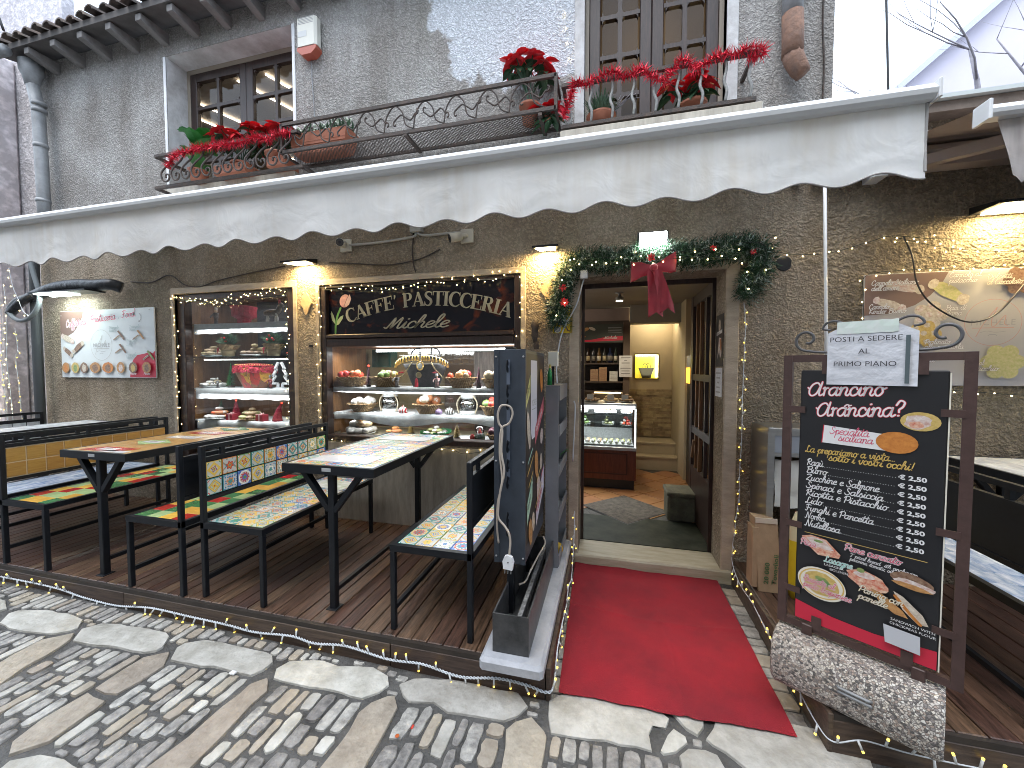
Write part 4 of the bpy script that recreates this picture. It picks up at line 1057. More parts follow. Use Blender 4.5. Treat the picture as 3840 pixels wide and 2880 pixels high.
# a brush-script alphabet: strokes in tenths of the x-height
SG_ = {
'a': (11, [[(9,9),(5,10),(1,7),(1,2),(4,0),(7,3),(9,9)], [(9,10),(8,3),(9,0),(12,2)]]),
'b': (9, [[(0,2),(4,10),(5,19),(3,18),(1,5),(3,0),(7,1),(8,6),(6,9),(9,9)]]),
'c': (8.2, [[(7.6,7.6),(6.4,10),(3.2,9.6),(1,5.4),(2,1),(4.8,0),(8.4,2.2)]]),
'd': (11, [[(8,9),(5,10),(1,7),(1,2),(4,0),(7,3),(9,9)], [(10,20),(8,5),(9,0),(12,2)]]),
'e': (8.5, [[(1,4),(5,5),(8,8),(6,10),(3,9),(1,5),(2,1),(5,0),(9,2)]]),
'f': (8, [[(0,2),(5,10),(8,18),(6,20),(4,16),(4,0),(3,-8),(5,-9),(6,-3),(5,1),(9,2)]]),
'g': (10.5, [[(8,9),(5,10),(1,7),(1,2),(4,0),(7,3),(9,9)], [(9,10),(8,0),(6,-8),(2,-8),(3,-4),(11,2)]]),
'h': (10.5, [[(0,2),(5,12),(6,19),(4,19),(2,10),(1,0)], [(1,0),(3,7),(6,10),(8,8),(7,2),(9,0),(11,2)]]),
'i': (5.5, [[(0,2),(3,10),(2,2),(4,0),(6,2)], [(3.6,14),(4.4,14.4)]]),
'l': (6, [[(0,2),(4,10),(6,18),(4,20),(2,14),(2,3),(4,0),(7,2)]]),
'm': (13.5, [[(0,8),(2,10),(1,0)], [(1,0),(3,8),(5,10),(6,8),(5,0)], [(5,0),(7,8),(9,10),(11,8),(10,2),(12,0),(14,2)]]),
'n': (10.5, [[(0,8),(2,10),(1,0)], [(1,0),(3,8),(6,10),(8,8),(7,2),(9,0),(11,2)]]),
'o': (9.5, [[(7,9),(4,10),(1,6),(2,1),(5,0),(8,4),(7,9),(9,8),(11,9)]]),
'p': (9.5, [[(0,4),(3,10),(1,-9)], [(2,4),(5,10),(8,8),(8,3),(5,0),(2,2)], [(5,0),(10,2)]]),
'r': (6.4, [[(0.2,8.6),(2,10),(1.5,0)], [(1.7,5.6),(3.4,9.0),(5.4,9.6)], [(5.2,9.6),(5.5,9.2)]]),
's': (8.5, [[(0,2),(4,11),(5,8),(7,4),(5,0),(1,1)], [(5,0),(9,2)]]),
't': (7, [[(0,2),(4,12),(5,18),(3,8),(3,2),(5,0),(8,2)], [(0,12),(8,13)]]),
'u': (10.5, [[(0,6),(2,10),(1,3),(3,0),(6,3),(8,10)], [(8,10),(7,2),(9,0),(11,2)]]),
'v': (9.5, [[(0,7),(2,10),(2,3),(4,0),(7,4),(8,10),(10,9)]]),
'z': (9, [[(0,9),(3,10),(7,9),(4,5),(1,0),(4,1),(7,0),(10,2)]]),
'A': (16, [[(12.5,12),(9,16),(4,14),(1,8),(1.5,2),(5,-.3),(9.5,3),(12.6,12)], [(14,17),(12.2,5),(13,0),(17,2)], [(1,8),(-1,10)]]),
'B': (13, [[(3,17),(2,0)], [(0,15),(5,18),(11,17),(10,11),(4,10),(11,8),(11,1),(5,-1),(1,2)]]),
'C': (13, [[(11,14),(10,18),(5,17),(1,9),(2,2),(6,0),(12,3)]]),
'D': (14, [[(3,17),(2,1),(7,-1),(12,5),(11,13),(5,18),(0,15)]]),
'F': (12, [[(1,15),(4,18),(12,17)], [(6,17),(5,4),(3,0),(0,2)], [(2,9),(10,10)]]),
'K': (12, [[(3,18),(2,0)], [(11,18),(3,9),(7,4),(12,0)]]),
'L': (12, [[(9,15),(7,18),(5,15),(4,4),(1,0),(0,2),(4,2),(8,0),(12,3)]]),
'M': (18, [[(0,2),(3,1),(8,17),(7,0)], [(7,0),(15,17),(14,2),(16,0),(19,3)]]),
'N': (16, [[(0,1),(3,1),(5,16),(6,17),(10,1),(12,2),(14,16),(17,17)]]),
'P': (12, [[(4,17),(2,0)], [(0,13),(4,18),(11,17),(12,11),(8,7),(4,8)]]),
'R': (13, [[(4,17),(2,0)], [(0,13),(4,18),(10,17),(11,12),(5,9),(9,3),(13,1)]]),
'S': (12, [[(10,15),(7,18),(4,15),(6,10),(10,6),(8,1),(3,0),(0,4)]]),
'T': (12, [[(0,14),(3,17),(13,17)], [(7,17),(6,4),(4,0),(1,2)]]),
'Z': (12, [[(0,15),(4,17),(11,16),(5,8),(0,1),(5,2),(9,-1),(13,3)]]),
'?': (9, [[(1,13),(4,18),(8,16),(7,11),(4,8),(4,5)], [(3.5,1),(4.2,1.2)]]),
'!': (6, [[(5,18),(3,5)], [(2.4,1),(3,1.2)]]),
'.': (4, [[(1.4,0.6),(2.2,0.8)]]), ',': (4, [[(2,1),(1,-3)]]), "'": (4, [[(3,19),(2,15)]]), ' ': (7, []),
'à': (11, [[(9,9),(5,10),(1,7),(1,2),(4,0),(7,3),(9,9)], [(9,10),(8,3),(9,0),(12,2)], [(4,16),(7,13)]]),
'ù': (10.5, [[(0,6),(2,10),(1,3),(3,0),(6,3),(8,10)], [(8,10),(7,2),(9,0),(11,2)], [(3,16),(6,13)]]),
}
def ribbon(mb, pts, w, flat=None):
    """flat ribbon through 2D points (x, y[, width]) in local XY, z = 0, with round ends"""
    n = len(pts); o = len(mb.v)
    for i, p in enumerate(pts):
        a = pts[max(i - 1, 0)]; b_ = pts[min(i + 1, n - 1)]
        dx, dy = b_[0] - a[0], b_[1] - a[1]; l = math.hypot(dx, dy) or 1
        ww = (p[2] if len(p) > 2 else w) / 2
        mb.v.append((p[0] - dy / l * ww, p[1] + dx / l * ww, 0)); mb.v.append((p[0] + dy / l * ww, p[1] - dx / l * ww, 0))
    for i in range(n - 1):
        a = o + 2 * i; mb.f.append((a + 1, a + 3, a + 2, a)); mb.mi.append(0)
    if flat is None:
        for e in (0, n - 1):
            p = pts[e]; ww = (p[2] if len(p) > 2 else w) / 2
            mb.poly([(p[0] + ww * math.cos(2 * math.pi * k / 8), p[1] + ww * math.sin(2 * math.pi * k / 8), 0.0002) for k in range(8)])
def script(body, size, wt=1.9, slant=0.18, wid=None):
    """brush-script text as a flat mesh; size is the x-height; returns (MB, width)"""
    mb = MB(); x = 0; s = size / 10
    for ch in body:
        w, st = SG_.get(ch, SG_[' '])
        for pl in st:
            pts = crom([(a, b_, 0) for a, b_ in pl], 4) if len(pl) > 2 else [Vector((a, b_, 0)) for a, b_ in pl]
            ribbon(mb, [((x + p.x + p.y * slant) * s, p.y * s) for p in pts], wt * s)
        x += w
    W_ = x * s
    if wid:
        k = wid / W_; mb.v = [(a * k, b_, c) for a, b_, c in mb.v]; W_ = wid
    return mb, W_
def put_mb(name, mb, mat, parent, loc, rot=(R(90), 0, 0), scale=(1, 1, 1)):
    me = mesh_of(mb, name, mat)
    o = bpy.data.objects.new(name, me); COL.objects.link(o); o.parent = parent; o.location = loc; o.rotation_euler = rot; o.scale = scale
    return o
# serif capitals for the fascia board: strokes (x, y, width), height 10
SERIF = {
'C': (8.6, [[(7.9,7.6,.5),(7.6,8.7,1.0),(6.3,9.6,.8),(4.6,9.8,.9),(2.6,8.8,1.7),(1.5,6.6,2.2),(1.3,5,2.3),(1.5,3.2,2.2),(2.6,1.2,1.7),(4.6,.2,.9),(6.3,.4,.7),(8.2,1.9,.5)], [(7.9,9.9,.4),(7.9,7.2,.4)]]),
'A': (9.4, [[(4.7,10,.8),(1.3,.2,.7)], [(4.5,9.8,1.8),(7.7,.2,2.3)], [(2.4,3.4,.7),(6.6,3.4,.7)], [(.1,.25,.5),(2.7,.25,.5)], [(5.9,.25,.5),(9.3,.25,.5)]]),
'F': (8.0, [[(2.1,.2,2.2),(2.1,9.8,2.2)], [(.3,.25,.5),(4.0,.25,.5)], [(.3,9.7,.6),(7.4,9.7,.6)], [(7.2,9.9,.5),(7.2,7.2,.4)], [(2.2,5.1,.6),(5.6,5.1,.6)], [(5.5,6.6,.45),(5.5,3.6,.45)]]),
'E': (8.4, [[(2.1,.2,2.2),(2.1,9.8,2.2)], [(.3,.3,.6),(7.6,.3,.6)], [(.3,9.7,.6),(7.2,9.7,.6)], [(7.0,9.9,.5),(7.0,7.3,.4)], [(7.6,.1,.5),(7.6,3.0,.4)], [(2.2,5.1,.6),(5.4,5.1,.6)], [(5.3,6.6,.45),(5.3,3.6,.45)]]),
"'": (3.2, [[(1.3,9.8,1.4),(1.5,8.8,1.3),(.8,7.0,.4)]]),
'P': (8.0, [[(2.1,.2,2.2),(2.1,9.8,2.2)], [(.3,.25,.5),(4.0,.25,.5)], [(.3,9.7,.6),(4.0,9.7,.6),(5.6,9.3,1.2),(6.4,7.4,2.1),(5.6,5.4,1.2),(4.0,4.9,.6),(2.2,4.9,.6)]]),
'S': (7.0, [[(6.0,7.4,.4),(5.6,9.0,.8),(3.8,9.7,.8),(1.9,9.0,1.4),(1.6,7.3,1.8),(3.2,5.5,2.0),(5.0,4.2,2.0),(5.5,2.3,1.8),(4.4,.6,1.2),(2.8,.2,.8),(1.2,1.0,.8),(.8,2.8,.4)], [(6.1,9.8,.4),(6.1,7.2,.4)], [(.7,.2,.4),(.7,3.0,.4)]]),
'T': (8.4, [[(4.2,.2,2.2),(4.2,9.8,2.2)], [(2.2,.25,.5),(6.2,.25,.5)], [(.5,9.7,.6),(7.9,9.7,.6)], [(.6,9.9,.5),(.6,7.2,.4)], [(7.8,9.9,.5),(7.8,7.2,.4)]]),
'I': (4.4, [[(2.1,.2,2.2),(2.1,9.8,2.2)], [(.2,.25,.5),(4.0,.25,.5)], [(.2,9.75,.5),(4.0,9.75,.5)]]),
'R': (9.0, [[(2.1,.2,2.2),(2.1,9.8,2.2)], [(.3,.25,.5),(4.0,.25,.5)], [(.3,9.7,.6),(4.0,9.7,.6),(5.6,9.3,1.2),(6.3,7.6,2.1),(5.6,5.8,1.2),(4.0,5.3,.6),(2.2,5.3,.6)], [(4.4,5.2,1.6),(7.4,.4,2.2)], [(6.2,.25,.5),(9.2,.25,.5)]]),
' ': (4.5, []),
}
def ell(cx, cy, rx, ry, n=22, a0=0.0, jit=0.0, rot=0.0, rnd=random):
    out = []
    for k in range(n):
        t = 2 * math.pi * k / n + a0; j = 1 + (rnd.uniform(-jit, jit) if jit else 0)
        x, y = rx * math.cos(t) * j, ry * math.sin(t) * j
        out.append((cx + x * math.cos(rot) - y * math.sin(rot), cy + x * math.sin(rot) + y * math.cos(rot)))
    return out
class Print:
    """flat print on a board: board-local x (right), y (up); layers step 0.25 mm off the face"""
    def __init__(s, parent, org, rot): s.p = parent; s.o = Vector(org); s.r = rot; s.k = 0; s.m = Matrix.Rotation(0, 4, 'X'); 
    def _at(s, x, y):
        s.k += 1
        from mathutils import Euler
        q = Euler(s.r).to_matrix() @ Vector((x, y, 0.0006 + 0.00022 * s.k))
        return s.o + q
    def shape(s, pts, mat, name='print'):
        mb = MB(); n = len(pts)
        ar = sum(pts[i][0] * pts[(i + 1) % n][1] - pts[(i + 1) % n][0] * pts[i][1] for i in range(n))
        mb.poly([(a, b_, 0) for a, b_ in (pts if ar > 0 else pts[::-1])])
        return put_mb(name, mb, mat, s.p, s._at(0, 0), s.r)
    def line(s, pts, w, mat, name='print'):
        mb = MB(); ribbon(mb, pts, w); return put_mb(name, mb, mat, s.p, s._at(0, 0), s.r)
    def script(s, body, x, y, size, mat, wt=1.9, rot=0.0, outline=None, ow=1.6, wid=None, name='lettering'):
        rr = (s.r[0], s.r[1] if not rot else s.r[1], s.r[2])
        mbs = []
        if outline is not None:
            mb, w = script(body, size, wt + ow, wid=wid); mbs.append((mb, outline))
        mb, w = script(body, size, wt, wid=wid); mbs.append((mb, mat))
        for mb, q in mbs:
            c, sn = math.cos(rot), math.sin(rot)
            mb.v = [(x + a * c - b_ * sn, y + a * sn + b_ * c, z) for a, b_, z in mb.v]
            put_mb(name, mb, q, s.p, s._at(0, 0), s.r)
        return w
    def text(s, body, x, y, size, mat, align='LEFT', bold=0.0, rot=0.0, shear=0.0, space=1.0, sx=1.0, name='lettering'):
        me = text_mesh(body, size, align, bold, shear, space)
        c, sn = math.cos(rot), math.sin(rot)
        for v in me.vertices:
            a, b_ = v.co.x * sx, v.co.y
            v.co = (x + a * c - b_ * sn, y + a * sn + b_ * c, 0)
        return put_text(name, me, mat, s.p, s._at(0, 0), s.r)
INK = {}
def ink(name, col, **k):
    if name not in INK: INK[name] = M('ink ' + name, col, k.pop('rough', 0.45), **k)
    return INK[name]
k_white = ink('white', (0.72, 0.72, 0.72)); k_black = ink('black', (0.018, 0.018, 0.020), rough=0.35); k_red = ink('red', (0.55, 0.02, 0.05)); k_pink = ink('pink', (0.62, 0.10, 0.17))
k_gold = ink('gold', (0.62, 0.43, 0.12)); k_brown = ink('brown', (0.20, 0.125, 0.10)); k_grey = ink('grey', (0.30, 0.30, 0.31)); k_cream = ink('cream', (0.72, 0.68, 0.58))
k_food = {k: ink('food ' + k, c, col2=d, vscale=60) for k, (c, d) in dict(bun=((0.55, 0.30, 0.11), (0.34, 0.15, 0.05)), choc=((0.14, 0.06, 0.035), (0.30, 0.20, 0.13)), pist=((0.42, 0.42, 0.14), (0.60, 0.52, 0.28)), cream=((0.66, 0.60, 0.50), (0.42, 0.33, 0.25)), red=((0.52, 0.09, 0.045), (0.72, 0.55, 0.40)), white=((0.70, 0.68, 0.64), (0.50, 0.30, 0.25)), orange=((0.60, 0.24, 0.05), (0.45, 0.15, 0.03)), green=((0.10, 0.22, 0.06), (0.30, 0.34, 0.12)), pasta=((0.62, 0.46, 0.16), (0.45, 0.30, 0.08))).items()}

# ---------------------------------------------------------------- left price board (pastry board)
FR = (R(90), 0, 0)
def board(name, label, x0, x1, z0, z1, y, mat, cat='sign', th=0.012):
    t = T(name, label, cat, ((x0 + x1) / 2, y, z0))
    MB().cbox(x0, x1, y, y + th, z0, z1, 0.002).build('panel', mat, t)
    return t
bL = board('food_board', 'white pastry and food board on the wall left of the display window', -6.12, -4.668, 1.487, 2.238, -0.022, M('white printed board', (0.62, 0.65, 0.66), 0.35, var=0.05, vscale=3))
W_, H_ = 1.452, 0.751
pr_ = Print(bL, (-W_ / 2, 0, 0), FR)
pr_.shape([(0.004, H_ - 0.004), (0.004, 0.47), (0.12, 0.47), (0.22, 0.51), (0.31, 0.59), (0.37, 0.68), (0.39, H_ - 0.004)], k_brown)
pr_.shape([(1.07, 0.004), (1.085, 0.10), (1.10, 0.15), (1.13, 0.20), (1.19, 0.245), (1.30, 0.26), (1.37, 0.28), (1.41, 0.26), (W_ - 0.004, 0.29), (W_ - 0.004, 0.004)], k_red)
for body, x, y, wd in (('Caffetteria', 0.10, 0.57, 0.33), ('Pasticceria', 0.50, 0.612, 0.38), ('Food', 0.98, 0.648, 0.19)):
    pr_.script(body, x, y, 0.042, k_pink, 1.7, rot=0.07, outline=k_white, ow=2.4, wid=wd)
pr_.shape(ell(0.445, 0.615, .006, .006, 8), k_grey); pr_.shape(ell(0.93, 0.65, .006, .006, 8), k_grey)
pr_.line([(1.24, 0.69), (1.265, 0.665), (1.262, 0.625), (1.235, 0.605)], 0.008, k_grey); pr_.shape([(1.225, 0.60), (1.255, 0.598), (1.232, 0.622)], k_grey)
def ring(pr, cx, cy, rx, ry, w, mat, n=40):
    pr.line([(cx + rx * math.cos(2 * math.pi * k / n), cy + ry * math.sin(2 * math.pi * k / n)) for k in range(n + 1)], w, mat)
def logo(pr, cx, cy, rr, mat, mat2):
    ring(pr, cx, cy, rr, rr * 1.02, rr * 0.022, mat2)
    pr.text('MICHELE', cx, cy - rr * 0.12, rr * 0.36, mat, 'CENTER', space=1.15)
    pr.line([(cx - rr * .72, cy - rr * .24), (cx + rr * .72, cy - rr * .24)], rr * 0.03, mat2)
    pr.line([tuple(p[:2]) for p in crom([(cx - rr * .58, cy - rr * .62, 0), (cx - rr * .35, cy - rr * .1, 0), (cx + rr * .05, cy + rr * .55, 0), (cx + rr * .12, cy + rr * .62, 0), (cx - rr * .05, cy + rr * .1, 0), (cx + rr * .02, cy - rr * .2, 0), (cx + rr * .42, cy + rr * .3, 0), (cx + rr * .40, cy - rr * .05, 0), (cx + rr * .5, cy - rr * .15, 0)], 6)], rr * 0.03, mat2)
    pr.line([tuple(p[:2]) for p in crom([(cx - rr * .45, cy - rr * .45, 0), (cx - rr * .2, cy - rr * .38, 0), (cx + rr * .1, cy - rr * .44, 0), (cx + rr * .45, cy - rr * .40, 0)], 5)], rr * 0.018, mat)
    pr.line([(cx - rr * .15, cy - rr * .58), (cx - rr * .1, cy - rr * .54), (cx + rr * .1, cy - rr * .54), (cx + rr * .15, cy - rr * .58)], rr * 0.03, mat)
logo(pr_, 0.655, 0.36, 0.165, k_grey, ink('pale grey', (0.42, 0.40, 0.38)))
def cannolo(pr, cx, cy, l, w, rot, body, filling):
    pr.shape(ell(cx, cy, l / 2, w / 2, 18, jit=0.1, rot=rot), k_food[body])
    pr.shape(ell(cx + l * .42 * math.cos(rot), cy + l * .42 * math.sin(rot), w * .42, w * .5, 12, jit=.1, rot=rot), k_food[filling])
    pr.shape(ell(cx - l * .42 * math.cos(rot), cy - l * .42 * math.sin(rot), w * .34, w * .45, 12, jit=.1, rot=rot), k_food[filling])
cannolo(pr_, 0.12, 0.44, 0.20, 0.07, -0.35, 'cream', 'white'); cannolo(pr_, 0.12, 0.29, 0.17, 0.055, -0.6, 'choc', 'cream'); cannolo(pr_, 0.29, 0.34, 0.20, 0.065, 0.6, 'choc', 'cream')
def triangle_sandwich(pr, cx, cy, s, fill):
    pr.shape([(cx - s, cy - s * .45), (cx - s * .15, cy + s * .05), (cx + s * .1, cy - s * .1), (cx - s * .9, cy - s * .62)], k_food['cream']); pr.shape([(cx - s * .3, cy + s * .55), (cx, cy + s * .65), (cx + s, cy - s * .45), (cx + s * .8, cy - s * .62)], k_food[fill])
    pr.line([(cx - s, cy - s * .55), (cx, cy - s * .02), (cx + s * .25, cy - s * .06)], s * .09, k_food['choc'])
for cx, cy, f_ in ((0.935, 0.46, 'choc'), (1.225, 0.46, 'bun'), (0.955, 0.315, 'choc'), (1.36, 0.24, 'green')): triangle_sandwich(pr_, cx, cy, 0.085, f_)
for x, y, a, b_ in ((0.79, 0.535, 'Triangolo', 'Nutella'), (1.10, 0.54, 'Triangolo', 'Bueno'), (1.05, 0.385, 'Triangolo', 'Latte'), (1.04, 0.24, 'Triangolo', 'Pistacchio')):
    pr_.script(a, x, y, 0.016, ink('mist', (0.42, 0.50, 0.50)), 2.2, wid=0.15); pr_.script(b_, x, y - 0.035, 0.016, INK['mist'], 2.2, wid=0.08)
for i, (cx, c1, c2) in enumerate(((0.085, 'bun', 'orange'), (0.24, 'pasta', 'green'), (0.385, 'choc', 'cream'), (0.56, 'bun', 'choc'), (0.76, 'orange', 'choc'), (0.955, 'bun', 'white'), (1.14, 'choc', 'pasta'), (1.34, 'bun', 'choc'))):
    rx = 0.062 if i not in (3, 4) else 0.085
    pr_.shape(ell(cx, 0.11, rx, 0.06, 18, jit=.05), k_food[c1]); pr_.shape(ell(cx, 0.105, rx * .5, 0.042, 14, jit=.15), k_food[c2])
    pr_.script('Panino', cx - 0.045, 0.035, 0.012, k_grey if i < 6 else k_white, 2.4, wid=0.09)
for x, z in ((0.06, 0.04), (1.39, 0.72), (0.03, 0.70)): MB().lathe([(0.008, 0), (0.006, 0.004), (0.001, 0.005)], (0, 0, 0), 8).build('screw', m_zinc, bL, local=True).location = (-W_ / 2 + x, -0.004, z)

# ---------------------------------------------------------------- right price board
bR = board('food_board', 'pale pastry price board on the right-hand wall behind the menu stand', 1.645, 2.95, 1.475, 2.205, -0.016, M('pale pinkish board', (0.42, 0.40, 0.40), 0.45, var=0.04, vscale=3))
pr2 = Print(bR, (-1.305 / 2, 0, 0), FR)
pr2.shape([(0.004, 0.726), (0.004, 0.46), (0.15, 0.47), (0.28, 0.52), (0.36, 0.58), (0.42, 0.66), (0.45, 0.726)], k_brown)
def balls(pr, cx, cy, r, n, c, hi):
    for k in range(n):
        a = 2 * math.pi * k / (n - 1); q = (cx + (0 if k == n - 1 else r * 1.5 * math.cos(a)), cy + (0 if k == n - 1 else r * 1.5 * math.sin(a)))
        pr.shape(ell(*q, r, r, 14), k_food[c]); pr.shape(ell(q[0] - r * .2, q[1] + r * .2, r * .5, r * .45, 10), k_food[hi])
cannolo(pr2, 0.22, 0.64, 0.20, 0.06, -0.25, 'white', 'cream'); cannolo(pr2, 0.14, 0.53, 0.18, 0.055, -0.4, 'cream', 'white'); cannolo(pr2, 0.45, 0.60, 0.22, 0.075, -0.6, 'pist', 'cream')
balls(pr2, 0.36, 0.45, 0.038, 6, 'cream', 'white'); balls(pr2, 0.335, 0.33, 0.036, 6, 'pasta', 'cream'); balls(pr2, 0.80, 0.65, 0.035, 7, 'choc', 'choc'); balls(pr2, 0.73, 0.15, 0.045, 7, 'pist', 'pist'); balls(pr2, 1.03, 0.15, 0.045, 6, 'cream', 'white')
for b_, x, y, w in (('Cannolo Siciliano', 0.03, 0.655, 0.25), ("dell'amore", 0.03, 0.62, 0.15), ('Cannolo', 0.02, 0.50, 0.11), ('Kinder Bueno', 0.02, 0.47, 0.20), ('Cannolo al', 0.44, 0.685, 0.16), ('pistacchio', 0.44, 0.65, 0.14), ('Dolcetti', 0.63, 0.665, 0.12), ('al Cioccolato', 0.63, 0.63, 0.17), ('Baci di', 0.43, 0.48, 0.10), ('dama', 0.43, 0.445, 0.08), ('Pralinato', 0.325, 0.265, 0.13), ('alla mandorla', 0.325, 0.235, 0.20), ('di', 0.34, 0.15, 0.04), ('Paste al', 0.53, 0.13, 0.10), ('Pistacchio', 0.53, 0.095, 0.17)):
    pr2.script(b_, x, y, 0.017, k_white if x < 0.5 else k_cream, 2.2, outline=ink('taupe', (0.30, 0.23, 0.20)), ow=1.6, wid=w)
logo(pr2, 0.665, 0.395, 0.14, k_grey, ink('rose line', (0.48, 0.27, 0.24)))

# ---------------------------------------------------------------- menu stand on aggregate block
def agg_mat():
    m, nt, ns, lk, b = _new('washed aggregate concrete')
    tc = nd(ns, 'ShaderNodeTexCoord')
    v = nd(ns, 'ShaderNodeTexVoronoi'); v.inputs['Scale'].default_value = 120; lk.new(tc.outputs['Object'], v.inputs['Vector'])
    rp = nd(ns, 'ShaderNodeValToRGB'); rp.color_ramp.interpolation = 'CONSTANT'
    e = rp.color_ramp.elements
    cols = [(0.58, 0.51, 0.44), (0.12, 0.11, 0.105), (0.70, 0.66, 0.60), (0.38, 0.30, 0.25), (0.54, 0.49, 0.44), (0.26, 0.23, 0.215), (0.64, 0.58, 0.50)]
    e[0].color = cols[0] + (1,); e[1].position = 1 / 7; e[1].color = cols[1] + (1,)
    for i in range(2, 7): q = e.new(i / 7); q.color = cols[i] + (1,)
    sp = nd(ns, 'ShaderNodeSeparateColor'); lk.new(v.outputs['Color'], sp.inputs[0]); lk.new(sp.outputs[0], rp.inputs[0])
    v2_ = nd(ns, 'ShaderNodeTexVoronoi'); v2_.feature = 'DISTANCE_TO_EDGE'; v2_.inputs['Scale'].default_value = 120; lk.new(tc.outputs['Object'], v2_.inputs['Vector'])
    mr = nd(ns, 'ShaderNodeMapRange'); mr.inputs['From Max'].default_value = 0.12; lk.new(v2_.outputs['Distance'], mr.inputs['Value'])
    mx = nd(ns, 'ShaderNodeMix', data_type='RGBA'); mx.inputs[6].default_value = (0.24, 0.215, 0.19, 1); lk.new(mr.outputs[0], mx.inputs[0]); lk.new(rp.outputs[0], mx.inputs[7]); lk.new(mx.outputs[2], b.inputs['Base Color'])
    bp = nd(ns, 'ShaderNodeBump'); bp.inputs['Strength'].default_value = 0.8; bp.inputs['Distance'].default_value = 0.006; lk.new(mr.outputs[0], bp.inputs['Height']); lk.new(bp.outputs[0], b.inputs['Normal'])
    b.inputs['Roughness'].default_value = 0.7
    return m
ang = math.atan2(-0.29, 0.43)
ANC = Vector((1.005 + 0.022 * math.cos(ang), -1.215 + 0.022 * math.sin(ang), 0.18))
ms = T('menu_stand', 'brown-framed black arancini menu board standing on a pebbled concrete block', 'menu stand', tuple(ANC), rz=ang); ms.scale = (1.075, 1, 1)
FW = 0.265
blk = MB()
bprof = [(-0.112, 0.002), (-0.132, 0.03), (-0.137, 0.10), (-0.128, 0.165), (-0.10, 0.203), (-0.05, 0.216), (0.03, 0.216), (0.07, 0.20), (0.088, 0.16), (0.088, 0.002)]
blk.v = [(x, a, c) for x in (-0.262, -0.250, 0.215, 0.226) for a, c in [(p if x not in (-0.262, 0.226) else (p[0] * 0.9, 0.008 + p[1] * 0.94)) for p in bprof]]
nb = len(bprof)
blk.f = [(l * nb + i, l * nb + (i + 1) % nb, (l + 1) * nb + (i + 1) % nb, (l + 1) * nb + i) for l in range(3) for i in range(nb)] + [tuple(reversed(range(nb))), tuple(range(3 * nb, 4 * nb))]
blk.f = [tuple(reversed(f)) for f in blk.f]; blk.mi = [0] * len(blk.f)
smooth_by_angle(blk.build('base_block', agg_mat(), ms, local=True), 50)
m_bframe = M('chipped brown paint', (0.075, 0.042, 0.036), 0.45, col2=(0.055, 0.03, 0.026), vscale=25, bump=0.08)
z0, z1 = 0.23, 1.462
MB().box(-FW, -FW + 0.03, -0.014, 0.014, z0, z1).build('frame_upright', m_bframe, ms, local=True); MB().box(FW - 0.03, FW, -0.014, 0.014, z0, z1).build('frame_upright', m_bframe, ms, local=True)
MB().box(-FW + 0.0305, FW - 0.0305, -0.013, 0.013, z1 - 0.03, z1).build('frame_rail', m_bframe, ms, local=True); MB().box(-FW + 0.0305, FW - 0.0305, -0.013, 0.013, z0, z0 + 0.03).build('frame_rail', m_bframe, ms, local=True)
for sx in (-0.16, 0.16): MB().cbox(sx - 0.018, sx + 0.018, -0.024, -0.0145, 0.205, 0.262, 0.003).build('foot_tab', m_bframe, ms, local=True)
BW0, BW1, BZ0, BZ1 = -0.205, 0.205, 0.272, 1.395
MB().cbox(BW0, BW1, -0.010, 0.006, BZ0, BZ1, 0.004).build('menu_panel', k_black, ms, local=True)
MB().box(BW1 + 0.0003, BW1 + 0.004, -0.011, 0.006, BZ0, BZ1 - 0.01).build('panel_edge', k_cream, ms, local=True)
for x, z in ((-0.215, 1.22), (-0.215, 0.70), (-0.215, 0.40), (0.215, 1.24), (0.215, 0.80), (0.215, 0.43)):
    MB().box(x - 0.028, x + 0.028, -0.0175, -0.0142, z - 0.014, z + 0.014).build('clip', m_bframe, ms, local=True)
for x, z in ((-0.13, 0.278), (0.13, 0.278), (-0.12, 1.41), (0.14, 1.41)): MB().box(x - 0.016, x + 0.016, -0.0175, -0.0145, z - 0.03, z + 0.03).build('clip', m_bframe, ms, local=True)
MB().tube([(-0.04, -0.137, 0.10), (-0.04, -0.146, 0.108), (0.05, -0.146, 0.108), (0.05, -0.137, 0.10)], 0.006, 6).build('lifting_handle', m_zinc, ms, local=True, smooth=True)
MB().tube([(-0.045, -0.137, 0.122), (-0.04, -0.146, 0.124), (0.045, -0.146, 0.124), (0.05, -0.137, 0.122)], 0.006, 6).build('lifting_handle', m_zinc, ms, local=True, smooth=True)
# scroll ornaments on top
for sx in (-1, 1):
    sp_ = [(sx * 0.09, 1.47), (sx * 0.16, 1.475)] + [(sx * (0.185 + 0.0), 1.48)] + [(sx * (0.19 + a), 1.53 + c) for a, c in [(0.045 * math.cos(t) * k, 0.05 * math.sin(t) * k) for t, k in [(-1.57 + 0.5 * i, 1 - 0.055 * i) for i in range(14)]]]
    MB().tube([tuple(p) for p in crom([(a, 0, c) for a, c in sp_], 4)], 0.006, 6).build('scroll', M('grey iron scroll', (0.12, 0.12, 0.125), 0.45, metal=0.5), ms, local=True, smooth=True)
    sp_ = [(sx * 0.02, 1.465), (sx * 0.05, 1.56), (sx * 0.09, 1.60), (sx * 0.125, 1.60), (sx * 0.14, 1.575), (sx * 0.115, 1.565)]
    MB().tube([tuple(p) for p in crom([(a, 0.004, c) for a, c in sp_], 5)], 0.005, 6).build('scroll', MATS['grey iron scroll'], ms, local=True, smooth=True)
BWd, BH = BW1 - BW0, BZ1 - BZ0
pm = Print(ms, (BW0, -0.0105, BZ0), FR)
pm.shape([(0.003, 0.003), (BWd - 0.003, 0.003), (BWd - 0.003, 0.075), (BWd * .6, 0.055), (BWd * .3, 0.06), (0.003, 0.085)], k_red)
